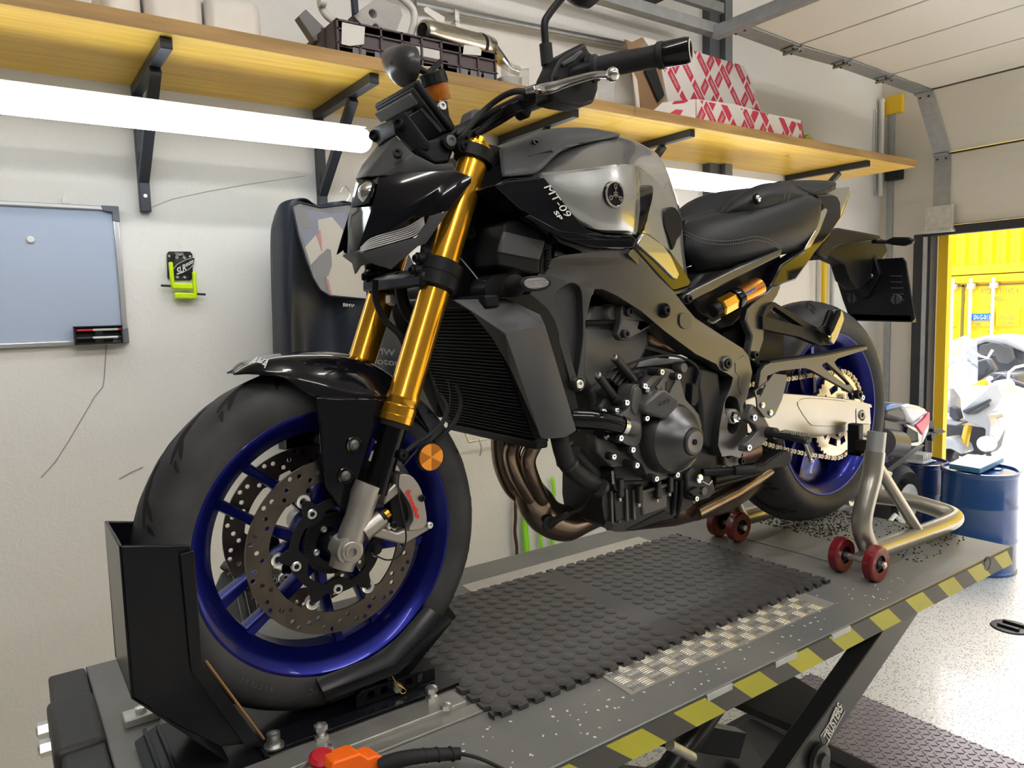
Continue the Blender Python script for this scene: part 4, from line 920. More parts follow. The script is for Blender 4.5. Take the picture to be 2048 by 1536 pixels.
# ------------------------------------------------------------------ outside: containers and the parked scooter
M_cy = mat('container yellow', (.85, .52, .008), .4, var=.05, vscale=2); M_cys = mat('container seam', (.16, .12, .02), .6); M_cyt = mat('container lettering grey', (.18, .14, .05), .6)
XC = 14.0
z0, z1 = P(2040, 800, x=XC).z, P(2040, 545, x=XC).z; yl_, yr_ = P(1800, 600, x=XC).y, P(2300, 600, x=XC).y
cn = empty('shipping_container', (XC+3, (yl_+yr_)/2, z0)); tag(cn, 'yellow container with grey serial lettering and blue number plate, lower of the stack', 'container')
MB().bb((XC+.06, yr_, z0), (XC+6, yl_, z1)).build('body', M_cy, cn)
for a, b_ in ((z1-.14, z1-.01), (z0, z0+.12)): MB().bb((XC-.02, yr_, a), (XC+.1, yl_, b_)).build('frame_rail', M_cy, cn, bevel=.01)
ym = P(1922, 650, x=XC).y
MB().bb((XC+.03, yr_+.1, z1-.20), (XC+.07, yl_-.1, z1-.175)).build('door_gap', M_cys, cn)
MB().bb((XC+.03, ym-.02, z0+.1), (XC+.07, ym+.02, z1-.17)).build('door_gap', M_cys, cn)
for u in (1903, 1939, 1984): 
    y = P(u, 650, x=XC-.05).y; MB().cyl((XC-.05, y, z0+.05), (XC-.05, y, z1-.06), .03).build('lock_bar', M_galvl, cn)
    for z in (z1-.25, z0+.3): MB().bb((XC-.07, y-.06, z), (XC+.03, y+.06, z+.1)).build('bar_bracket', M_galvl, cn, bevel=.01)
for va, vb, in ((612, 660), (660, 705)):
    for ua, ub in ((1936, 1985), (1990, 2038), (1885, 1912)):
        a = P(ua, va+4, x=XC); b_ = P(ub, vb-6, x=XC); MB().bb((XC+.015, min(a.y, b_.y), min(a.z, b_.z)), (XC+.065, max(a.y, b_.y), max(a.z, b_.z))).build('door_rib', M_cy, cn, bevel=.02)
def ctext(s, u0, u1, vb, vt, m=M_cyt, dx=.02):
    A, B, C = P(u0, vb, x=XC-dx), P(u1, vb, x=XC-dx), P(u0, vt, x=XC-dx); text('lettering', s, A, B-A, C-A, m, cn)
ctext('AICU 131165 4', 1961, 2037, 587, 577); ctext('42G1', 1988, 2011, 602, 593)
a, b_ = P(1943, 641, x=XC-.02), P(1982, 627, x=XC-.02); MB().bb((XC-.03, b_.y, a.z), (XC-.01, a.y, b_.z)).build('number_plate', mat('sign blue', (.01, .12, .55), .4), cn)
ctext('SN-G-013', 1947, 1980, 639, 630, M_white, .035); ctext('ABL', 1950, 1962, 653, 646); ctext('2730 720', 1995, 2028, 640, 632); ctext('3320 720', 1998, 2027, 652, 644)
cu_ = empty('shipping_container', (XC+3, (yl_+yr_)/2, z1)); tag(cu_, 'yellow corrugated shipping container stacked on top of the lettered one', 'container')
MB().bb((XC+.1, yr_, z1+.02), (XC+6, yl_, z1+2.4)).build('body', M_cy, cu_)
MB().bb((XC-.02, yr_, z1+.01), (XC+.12, yl_, z1+.17)).build('bottom_rail', M_cy, cu_, bevel=.01)
y = yr_+.2
while y < yl_-.2:
    MB().prism([V((XC+.1, y, z1+.17)), V((XC+.1, y+.13, z1+.17)), V((XC+.02, y+.10, z1+.17)), V((XC+.02, y+.03, z1+.17))], (0, 0, 2.2)).build('corrugation', M_cy, cu_); y += .22
c3_ = empty('shipping_container', (9, -9, FZ)); tag(c3_, 'yellow container standing across the yard beyond the free floor', 'container')
MB().bb((12.5, -16, FZ-.1), (15, yr_-.3, 4.2)).build('body', M_cy, c3_)
# scooter, seen from its front left
M_pearl = mat('pearl white fairing', (.36, .36, .35), .25, coat=.5); M_smoke = mat('smoked acrylic', (.16, .15, .14), .05, alpha=.35, spec=.9); M_sgrey = mat('scooter dark grey', (.05, .05, .055), .45)
M_smk2 = mat('clear screen', (.8, .8, .8), .03, alpha=.18, spec=1)
scr = empty('parked_scooter', P(1900, 1015, x=6.3)); tag(scr, 'white adventure scooter with smoked screen and top case parked outside the gate', 'scooter')
def sl(name, uv, x, dx, m, **k): return slab(name, uv, (dx, 0, 0), m, scr, x=x, **k)
wc = P(1893, 960, x=6.45)
MB().lathe([(.22, -.05), (.27, -.06), (.31, -.035), (.325, 0), (.31, .035), (.27, .06), (.22, .05)], wc, (-.25, 1, 0), 40).build('tyre', M_rubber, scr)
MB().lathe([(.22, -.05), (.2, -.03), (.19, 0), (.2, .03), (.22, .05)], wc, (-.25, 1, 0), 40).build('rim', M_sgrey, scr)
sl('front_fender', [(1872, 903), (1876, 880), (1890, 874), (1908, 878), (1922, 893), (1928, 909), (1918, 908), (1900, 898), (1882, 899)], 6.2, .22, M_pearl, bevel=.03)
for u in (1877, 1933): MB().cyl(P(u+4, 850, x=6.35), P(u-8, 905, x=6.3), .032).build('fork_tube', mat('fork gold dull', (.6, .36, .04), .35, .6), scr)
sl('leg_shield', [(1878, 845), (1935, 850), (1985, 858), (1975, 900), (1965, 912), (1930, 905), (1900, 880), (1880, 870)], 6.55, .3, M_sgrey, bevel=.02)
sl('lower_cowl', [(1876, 833), (1900, 838), (1925, 845), (1912, 852), (1890, 848), (1873, 842)], 6.3, .2, M_pearl, bevel=.015)
sl('front_cowl', [(1900, 775), (1940, 780), (1935, 810), (1918, 820), (1898, 812)], 6.35, .2, M_smoke, bevel=.01)
sl('side_fairing', [(1921, 820), (1950, 795), (1990, 760), (2000, 770), (2005, 790), (1990, 815), (1975, 830), (1980, 850), (1978, 872), (1968, 878), (1970, 858), (1950, 850), (1930, 842)], 6.3, .3, M_pearl, bevel=.03)
sl('side_fairing', [(1972, 868), (1985, 840), (2000, 835), (1996, 855), (1980, 885), (1970, 895)], 6.45, .2, M_pearl, bevel=.02)
sl('side_fairing', [(1876, 770), (1898, 800), (1900, 830), (1878, 820)], 6.5, .25, M_pearl, bevel=.03)
for q in ([(1924, 822), (1948, 812), (1978, 798), (1980, 802), (1950, 818), (1930, 828)], [(1930, 830), (1955, 820), (1976, 808), (1976, 813), (1952, 828)]): sl('headlight', q, 6.27, .04, M_sgrey, bevel=.005)
sl('centre_strip', [(1898, 812), (1912, 818), (1918, 838), (1908, 842), (1897, 832)], 6.28, .1, M_sgrey, bevel=.01)
patch('windscreen', [[P(1905+i*12, 672+abs(i-2)*5, x=6.75+.03*abs(i-2)) for i in range(5)], [P(1896+i*15, 730, x=6.6+.04*abs(i-2)) for i in range(5)], [P(1903+i*13, 778-i*3, x=6.45+.03*abs(i-2)) for i in range(5)]], M_smk2, scr, n=(4, 3), solid=.006)
MB().tube([P(u, v, x=6.6) for u, v in ((1940, 700), (1960, 712), (1975, 716), (1985, 700))], .012, 8).build('screen_mount', M_galvl, scr)
sl('instrument_cowl', [(1930, 728), (1975, 716), (1990, 740), (1960, 760), (1930, 770)], 6.7, .1, M_sgrey, bevel=.02)
tc_ = sl('top_case', [(1920, 700), (1938, 682), (1972, 673), (2010, 676), (2045, 690), (2052, 740), (2040, 765), (2000, 760), (1950, 745), (1925, 725)], 7.6, .45, M_sgrey, bevel=.05)
sl('case_lid', [(1918, 702), (1938, 680), (1972, 671), (2012, 674), (2048, 690), (2050, 706), (2010, 690), (1970, 684), (1940, 694), (1922, 712)], 7.55, .5, M_pearl, bevel=.04)
sl('case_panel', [(1960, 690), (1990, 684), (2005, 690), (2022, 695), (2028, 718), (2015, 728), (1995, 724), (1990, 712), (1955, 708)], 7.52, .05, M_smoke, bevel=.01)
sl('seat', [(1980, 745), (2030, 748), (2040, 775), (1990, 780)], 7.1, .5, M_sgrey, bevel=.03)
sl('rear_body', [(1995, 770), (2022, 775), (2018, 800), (2000, 822), (1990, 810)], 6.8, .5, M_pearl, bevel=.03)
MB().tube([P(u, v, x=6.75) for u, v in ((1985, 765), (2005, 752), (2030, 765), (2060, 775))], .022, 10).build('handlebar', M_sgrey, scr)
MB().tube([P(u, v, x=6.7) for u, v in ((2015, 765), (2018, 745), (2030, 735), (2060, 728))], .012, 8).build('mirror_stem', M_galvl, scr)
MB().tube([P(u, v, x=6.7) for u, v in ((1888, 712), (1894, 695), (1886, 678), (1880, 662))], .012, 8).build('mirror_stem', M_sgrey, scr)
sl('mirror_head', [(1878, 655), (1884, 656), (1886, 672), (1880, 680)], 6.7, .05, M_sgrey, bevel=.01)
MB().cyl(P(1889, 735, x=6.75), P(1905, 722, x=6.85), .03).build('grip', M_sgrey, scr)
fl_ = P(1971, 888, x=6.2); MB().lathe([(.0001, -.03), (.05, -.028), (.065, -.01), (.065, .06), (.04, .09)], fl_, (1, 0, 0), 24).build('fog_lamp', M_galvl, scr); MB().cyl(fl_+V((.03, 0, 0)), fl_+V((.1, 0, -.18)), .02).build('crash_bar', M_sgrey, scr)
rw = P(1985, 905, x=7.6); MB().lathe([(.2, -.07), (.26, -.08), (.3, 0), (.26, .08), (.2, .07)], (7.6, wc.y+.28, wc.z-.02), (-.25, 1, 0), 32).build('rear_tyre', M_rubber, scr)
# sports bike tail standing between wall and lift
M_bw = mat('racing white', (.65, .65, .68), .25, coat=.5); M_br = mat('racing red', (.6, .02, .06), .3, coat=.4); M_bb = mat('racing blue', (.02, .14, .5), .3, coat=.4); M_bg = mat('tail dark grey', (.06, .06, .065), .4)
y0 = .88
sb = empty('sports_motorcycle', P(1800, 1100, y=y0)); tag(sb, 'sports motorcycle with white red and blue tail parked behind the rear wheel', 'motorcycle')
def sp(name, uv, y, dy, m, **k): return slab(name, uv, (0, dy, 0), m, sb, y=y-.12, **k)
sp('tail_body', [(1765, 828), (1790, 815), (1812, 812), (1826, 830), (1828, 862), (1816, 900), (1790, 912), (1765, 905)], .98, .2, M_bg, bevel=.03)
sp('seat_unit', [(1770, 812), (1795, 808), (1810, 812), (1822, 842), (1800, 846), (1770, 838)], .95, .16, M_bg, bevel=.03)
sp('tail_fairing', [(1805, 812), (1822, 808), (1842, 812), (1856, 818), (1852, 832), (1826, 848), (1816, 838)], .94, .18, M_bw, bevel=.02)
sp('tail_fairing', [(1826, 848), (1852, 832), (1858, 820), (1861, 840), (1860, 860), (1848, 888), (1842, 890), (1846, 868)], .95, .16, M_bw, bevel=.02)
sp('red_panel', [(1832, 850), (1852, 834), (1860, 824), (1860, 845), (1846, 870)], .945, .02, M_br, bevel=.004)
sp('blue_panel', [(1772, 812), (1790, 808), (1805, 809), (1800, 814), (1772, 822)], .93, .16, M_bb, bevel=.006)
sp('grille', [(1816, 852), (1836, 864), (1842, 880), (1818, 884), (1813, 868)], .96, .02, M_blackp, bevel=.003)
sp('grille_rim', [(1813, 848), (1840, 858), (1848, 884), (1836, 892), (1812, 892), (1812, 888), (1838, 884), (1836, 866), (1816, 854)], .955, .02, M_galvl, bevel=.003)
MB().cyl(P(1764, 884, y=.84), P(1795, 888, y=.84), .075).build('silencer', M_bg, sb)
sp('plate_holder', [(1858, 842), (1868, 842), (1872, 880), (1864, 882), (1862, 868), (1850, 874)], 1.02, .03, M_blackp)
sp('indicator', [(1868, 858), (1885, 858), (1894, 864), (1880, 868), (1866, 864)], 1.0, .02, M_blackp, bevel=.004)
sp('subframe', [(1772, 940), (1840, 888), (1850, 890), (1790, 940), (1775, 952)], 1.0, .04, M_bg)
wcx = P(1782, 1000, y=.93); th = P(1782, 925, y=.93).z-wcx.z
MB().lathe([(th*.62, -.07), (th*.8, -.09), (th*.95, -.05), (th, 0), (th*.95, .05), (th*.8, .09), (th*.62, .07)], wcx, (0, 1, 0), 48).build('tyre', M_rubber, sb)
MB().lathe([(th*.62, -.07), (th*.55, -.04), (th*.54, 0), (th*.55, .04), (th*.62, .07)], wcx, (0, 1, 0), 48).build('rim', M_bg, sb)
mb = MB()
for k in range(5): mb.beam(wcx, wcx+V((math.cos(k*1.257), 0, math.sin(k*1.257)))*th*.56, .03, .02, V((0, 1, 0)))
mb.cyl(wcx-V((0, .06, 0)), wcx+V((0, .06, 0)), .05); mb.build('spokes', M_bg, sb)
MB().lathe([(.05, 0), (.11, 0), (.11, .005), (.05, .005)], wcx-V((0, .1, 0)), (0, 1, 0), 32).build('brake_disc', M_galvl, sb)
sp('hugger', [(1763, 960), (1775, 940), (1788, 945), (1778, 970), (1766, 985)], .96, .1, M_bw, bevel=.01)
MB().tube([P(u, v, y=.76) for u, v in ((1765, 1060), (1790, 1030), (1806, 1046))], .012, 8).build('footrest', M_galvl, sb)
MB().beam((wcx.x-.25, 1.0, wcx.z+.02), (wcx.x-1.2, 1.0, wcx.z+.12), .05, .08).build('swingarm', M_bg, sb)
MB().lathe([(.2, -.05), (.26, -.06), (.3, 0), (.26, .06), (.2, .05)], (wcx.x-1.4, .93, wcx.z), (0, 1, 0), 32).build('front_tyre', M_rubber, sb)
MB().box((wcx.x-.75, .93, wcx.z+.25), (.6, .3, .35)).build('engine', M_bg, sb, bevel=.04)
MB().beam((wcx.x-1.4, .93, wcx.z), (wcx.x-1.0, .93, wcx.z+.6), .2, .05).build('front_fork', M_bg, sb)
# ------------------------------------------------------------------ the motorcycle on the lift
M_gold = mat('gold anodised', (.80, .40, .03), .2, .9, coat=.3); M_gold.node_tree.nodes['Principled BSDF'].inputs['Anisotropic'].default_value = .6
M_blue = mat('blue anodised rim', (.006, .010, .17), .30, .75, coat=.2)
M_silver = mat('tank silver', (.36, .37, .38), .26, .75, coat=.9)
M_satin = mat('satin graphite frame', (.11, .11, .115), .36, .85)
M_grey = mat('matt dark grey plastic', (.055, .057, .062), .5, bump=.08, bscale=900)
M_mblk = mat('matt black plastic', (.008, .0085, .010), .42, bump=.06, bscale=900)
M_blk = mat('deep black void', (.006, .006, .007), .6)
M_eng = mat('engine dark casting', (.03, .031, .033), .45, .3, bump=.12, bscale=500)
M_engl = mat('engine grey casting', (.12, .12, .12), .5, .5, bump=.15, bscale=400)
M_cast = mat('silver cast fork foot', (.40, .38, .355), .42, .85, bump=.1, bscale=900)
M_disc = mat('brake disc steel', (.115, .098, .085), .32, .95, var=.12, vscale=30)
M_hdr = mat('heat tinted exhaust', (.19, .135, .10), .24, .95, col2=(.40, .31, .24), vscale=7)
M_alu2 = mat('polished swingarm', (.40, .385, .36), .3, .9, var=.05, vscale=5)
M_chain = mat('chain steel', (.36, .31, .23), .35, .9)
M_tyre = mat('tyre rubber', (.042, .043, .046), .55, bump=.15, bscale=120, var=.3, vscale=9)
M_tyred = mat('tyre groove', (.004, .004, .004), .8); M_tyret = mat('raised tyre lettering', (.075, .075, .077), .5)
M_seat = mat('black vinyl seat', (.016, .017, .02), .5, bump=.15, bscale=700)
M_thr = mat('grey thread', (.25, .25, .25), .8)
M_chr = mat('polished chrome', (.75, .75, .76), .08, 1)
M_amb = mat('amber reflector', (.85, .30, .01), .2, coat=.6, bump=.6, bscale=500); M_ambd = mat('amber reflector dark', (.40, .13, .005), .25, coat=.5)
M_lens = mat('clear ribbed lens', (.16, .16, .17), .15, .5, coat=.5, bump=1.0, bscale=60, stretch=(.3, .3, 9))
M_redp = mat('caliper red lettering', (.70, .01, .02), .4)
M_cu = mat('copper brown end', (.42, .22, .12), .3, .9)
bike = empty('motorcycle', (.7, 0, 0)); tag(bike, 'black and silver naked motorcycle with gold fork and blue wheels on the lift', 'motorcycle')
def pp(name, uv, yf, t, m, parent=bike, holes=(), bevel=.002, smooth=0, mirror=False, sharp=35, seg=2):
    """plate whose outline and per-point depth are read from the photograph; filled flat, then stood up"""
    yfun = yf if callable(yf) else (lambda u, v: yf)
    lp = lambda l, s: [(q.x, q.y) for q in (crom([V((a, b_, 0)) for a, b_ in l], s, True) if s else [V((a, b_, 0)) for a, b_ in l])]
    loops = [lp(uv, smooth)]+[lp(h, smooth or 3) for h in holes]
    cu = bpy.data.curves.new(name, 'CURVE'); cu.dimensions = '2D'; cu.fill_mode = 'BOTH'
    for l in loops:
        sp_ = cu.splines.new('POLY'); sp_.points.add(len(l)-1); sp_.use_cyclic_u = True
        for i, (a, b_) in enumerate(l): sp_.points[i].co = (a/100, b_/100, 0, 1)
    tmp = bpy.data.objects.new('tmp', cu); me = bpy.data.meshes.new_from_object(tmp); bpy.data.objects.remove(tmp); bpy.data.curves.remove(cu)
    bm = bmesh.new(); bm.from_mesh(me); bmesh.ops.remove_doubles(bm, verts=bm.verts, dist=1e-4)
    for v in bm.verts: u_, v_ = v.co.x*100, v.co.y*100; v.co = P(u_, v_, y=yfun(u_, v_))
    bmesh.ops.recalc_face_normals(bm, faces=bm.faces)
    s = sum((f.normal.y*f.calc_area() for f in bm.faces), 0)
    if s > 0: bmesh.ops.reverse_faces(bm, faces=bm.faces)
    r = bmesh.ops.extrude_face_region(bm, geom=list(bm.faces)); vs = [g for g in r['geom'] if isinstance(g, bmesh.types.BMVert)]
    bmesh.ops.translate(bm, verts=vs, vec=(0, t, 0)); 
    bmesh.ops.recalc_face_normals(bm, faces=bm.faces)
    me2 = bpy.data.meshes.new(name); bm.to_mesh(me2); bm.free(); bpy.data.meshes.remove(me)
    finish(me2, m, sharp); o = bpy.data.objects.new(name, me2); link(o, parent)
    if bevel: mods(o, bevel=bevel, seg=seg, ang=40)
    if mirror:
        mm = me2.copy(); mm.transform(Matrix.Scale(-1, 4, (0, 1, 0))); mm.flip_normals(); o2 = inst(mm, name, parent)
        if bevel: mods(o2, bevel=bevel, seg=seg, ang=40)
    return o
def polys(name, pts, fcs, m, parent=bike, solid=.003, bevel=.0015, mirror=False, sharp=25):
    q = [toV(p) for p in pts]; mb = MB().add(q, fcs)
    if mirror: MB().add([V((p.x, -p.y, p.z)) for p in q], [f[::-1] for f in fcs]).build(name, m, parent, sharp=sharp, weld=True, solid=solid, off=0, bevel=bevel)
    return mb.build(name, m, parent, sharp=sharp, weld=True, solid=solid, off=0, bevel=bevel)
def both(fn):
    for s in (1, -1): fn(s)
def mir(p, s): return V((p.x, p.y*s, p.z))
# --- wheels -------------------------------------------------------------
FW = V((0, 0, .309)); RW = V((1.438, 0, .382))
def wheel(c, Rt, wt, wr, rim_name, tyre_prof, pair0, label):
    rm = MB(); rl = .2277
    pr = [(rl-.002, -wr), (rl+.002, -wr+.002), (rl, -wr+.006), (.212, -wr+.012), (.205, -wr+.03), (.197, -wr*.35), (.197, wr*.35), (.205, wr-.03), (.212, wr-.012), (rl, wr-.006), (rl+.002, wr-.002), (rl-.002, wr)]
    inner = [(rl-.006, wr), (.209, wr-.008), (.199, wr-.02), (.188, wr*.33), (.188, -wr*.33), (.199, -wr+.02), (.209, -wr+.008), (rl-.006, -wr)]
    rm.lathe(pr+inner, c, (0, 1, 0), 96, closed=True)
    w = rm.build(rim_name, M_blue, bike, sharp=25, bevel=0); w['label'] = label
    for k in range(5):
        a = math.radians(pair0+72*k); d = V((math.cos(a), 0, math.sin(a))); n = V((-math.sin(a), 0, math.cos(a)))
        for s in (-1, 1):
            sec = []
            for r, off, wd, dp in ((.040, .022, .010, .022), (.08, .030, .0085, .02), (.14, .034, .0075, .017), (.185, .035, .009, .02), (.197, .036, .017, .026)):
                q = c+d*r+n*off*s; e = [(-wd, -dp*.75), (-wd*.75, -dp), (wd*.75, -dp), (wd, -dp*.75), (wd, dp*.75), (wd*.75, dp), (-wd*.75, dp), (-wd, dp*.75)]
                sec.append([q+n*a_+V((0, b_, 0)) for a_, b_ in e])
            MB().grid(sec, cu=True).build('spoke', M_blue, w, sharp=50)
    MB().lathe([(.0001, -.03), (.03, -.032), (.05, -.028), (.052, 0), (.05, .028), (.03, .032), (.0001, .03)], c, (0, 1, 0), 40).build('hub', M_blue, w)
    MB().lathe(tyre_prof, c, (0, 1, 0), 128, closed=True).build('tyre', M_tyre, w, sharp=60)
    return w
ft = [(.222, -.052), (.229, -.0565), (.245, -.0600), (.262, -.0590), (.274, -.053), (.284, -.043), (.2925, -.028), (.298, -.012), (.2995, 0)]
ft = ft+[(r, -y) for r, y in ft[-2::-1]]+[(.216, .04), (.216, -.04)]
fw = wheel(FW, .3, .06, .055, 'front_wheel', ft, 142, 'blue anodised front wheel')
rt = [(.222, -.076), (.229, -.082), (.245, -.089), (.262, -.0905), (.278, -.083), (.292, -.067), (.303, -.046), (.311, -.022), (.3145, 0)]
rt = rt+[(r, -y) for r, y in rt[-2::-1]]+[(.216, .06), (.216, -.06)]
rw = wheel(RW, .315, .09, .082, 'rear_wheel', rt, 100, 'blue anodised rear wheel')
def grooves(c, prof, n, w, ph, par):
    """tread grooves: short dark slots following the tyre's crown"""
    pts = [V((r, y)) for r, y in prof]
    mb = MB()
    def at(y):
        for a, b_ in zip(pts, pts[1:]):
            if min(a.y, b_.y) <= y <= max(a.y, b_.y) and abs(a.y-b_.y) > 1e-6: return a.x+(b_.x-a.x)*(y-a.y)/(b_.y-a.y)
        return pts[-1].x
    def sp_(y, ang, s): r = at(-y)+.0007; return c+V((math.cos(ang)*r, -s*y, math.sin(ang)*r))
    for k in range(n):
        for s in (-1, 1):
            for y0, y1, a0, a1, th in ((.004, .036, 0, .34, .0048), (.026, .047, .20, .29, .0042), (.040, .054, .31, .36, .0036)):
                sc_ = w/.06; rows = []
                for i in range(9):
                    t = i/8; y = (y0+(y1-y0)*t**1.4)*sc_*.93; ang = ph+2*PI*k/n+a0+(a1-a0)*t+(0 if s > 0 else PI/n); wd = th*sc_**.5*math.sin(PI*(.1+.8*t))
                    dy = (y1-y0)*1.4*max(t, .05)**.4*sc_*.93; da = (a1-a0)*c_r; L = math.hypot(dy, da); ny, na = da/L*wd, -dy/L*wd/c_r
                    ym = min(max(y+ny, 0), .055*sc_); yn2 = min(max(y-ny, 0), .055*sc_)
                    rows.append([sp_(ym, ang+na, s), sp_(yn2, ang-na, s)])
                mb.grid(rows)
    mb.build('tread_groove', M_tyred, par)['kind'] = 'stuff'
c_r = .3
grooves(FW, ft, 18, .06, .1, fw); grooves(RW, rt, 16, .09, .3, rw)
def ring_text(s, c, r, y, a_mid, h, step, m, par, flip=False):
    for i, ch in enumerate(s):
        if ch == ' ': continue
        a = a_mid+(len(s)/2-i-.5)*step*(1 if not flip else -1); e = V((math.cos(a), 0, math.sin(a))); t = V((math.sin(a), 0, -math.cos(a)))*(1 if not flip else -1)
        up = e if not flip else -e
        text('raised_letter', ch, c+V((0, y, 0))+e*(r if not flip else r+h)-t*h*.32, t*h*.62, up*h, m, par, depth=.0005)
ring_text('120/70ZR17M/C', FW, .243, -.0612, math.radians(-88), .011, .043, M_tyret, fw, flip=False)
ring_text('BATTLAX', FW, .243, -.0612, math.radians(-125), .008, .036, M_tyret, fw)
# --- brakes ---------------------------------------------------------------
def disc(c, y, sgn, nm='brake_disc'):
    R0, R1 = .149, .1125; loops = [circ(0, 0, R0, 96)]
    inner = []
    for k in range(120):
        a = 2*PI*k/120; dlt = min(abs((a-math.radians(2+60*j)+PI) % (2*PI)-PI) for j in range(6))
        inner.append(((R1-.012*max(0, 1-dlt/.13)**.5)*math.cos(a), (R1-.012*max(0, 1-dlt/.13)**.5)*math.sin(a)))
    loops.append(inner)
    for k in range(60):
        a = 2*PI*k/60; r = (.142, .131, .122, .137)[k % 4]
        loops.append(circ(r*math.cos(a), r*math.sin(a), .0041, 10))
    M_ = Matrix.Translation((c.x, y, c.z)) @ MXZ
    d = curve_plate(nm, loops, .0045, M_disc, M_, bike)
    hub = circ(0, 0, .083, 60); carr = []
    for k in range(144):
        a = 2*PI*k/144; dl = min(abs((a-math.radians(2+60*j)+PI) % (2*PI)-PI) for j in range(6)); db = min(abs((a-math.radians(51.3+72*j)+PI) % (2*PI)-PI) for j in range(5))
        r = .080+.018*max(0, 1-(dl/.16)**2); carr.append((r*math.cos(a), r*math.sin(a)))
    hole = []
    for k in range(120):
        a = 2*PI*k/120; db = min(abs((a-math.radians(51.3+72*j)+PI) % (2*PI)-PI) for j in range(5)); r = .066-.012*max(0, 1-(db/.35)**2); hole.append((r*math.cos(a), r*math.sin(a)))
    curve_plate('disc_carrier', [carr, hole], .005, M_mblk, M_ @ Matrix.Translation((0, 0, -.004*sgn*-1*-1)), d)
    for j in range(6):
        a = math.radians(2+60*j); q = V((c.x+.0985*math.cos(a), y, c.z+.0985*math.sin(a)))
        MB().lathe([(.0095, -.0035), (.0115, -.0045), (.0115, .0045), (.0095, .0035), (.006, .0035), (.006, -.0035)], q, (0, 1, 0), 20, closed=True).build('rivet', M_bolt, d)
    for j in range(5):
        a = math.radians(51.3+72*j); q = V((c.x+.0735*math.cos(a), y-.003*sgn, c.z+.0735*math.sin(a))); hexbolt('disc_bolt', q, (0, -sgn, 0), .0085, M_bolt, d, h=.006)
    return d
disc(FW, -.068, 1); disc(FW, .068, -1)
MB().lathe([(.031, -.005), (.051, -.005), (.052, -.001), (.052, .002), (.031, .002)], (0, -.054, FW.z), (0, 1, 0), 60, closed=True).build('sensor_ring', M_mblk, fw)
for k in range(40):
    a = 2*PI*k/40
    if k % 1 == 0: MB().box((.0455*math.cos(a), -.0595, FW.z+.0455*math.sin(a)), (.0045, .001, .0016), Matrix.Rotation(-a, 3, 'Y')).build('ring_slot', M_blk, fw)
for k in range(3): a = math.radians(121+k*73); hexbolt('hub_screw', (.033*math.cos(a), -.060, FW.z+.033*math.sin(a)), (0, -1, 0), .0055, M_bolt, fw, h=.004)
MB().cyl((0, -.095, FW.z), (0, .095, FW.z), .022).build('axle_spacer', M_mblk, fw)
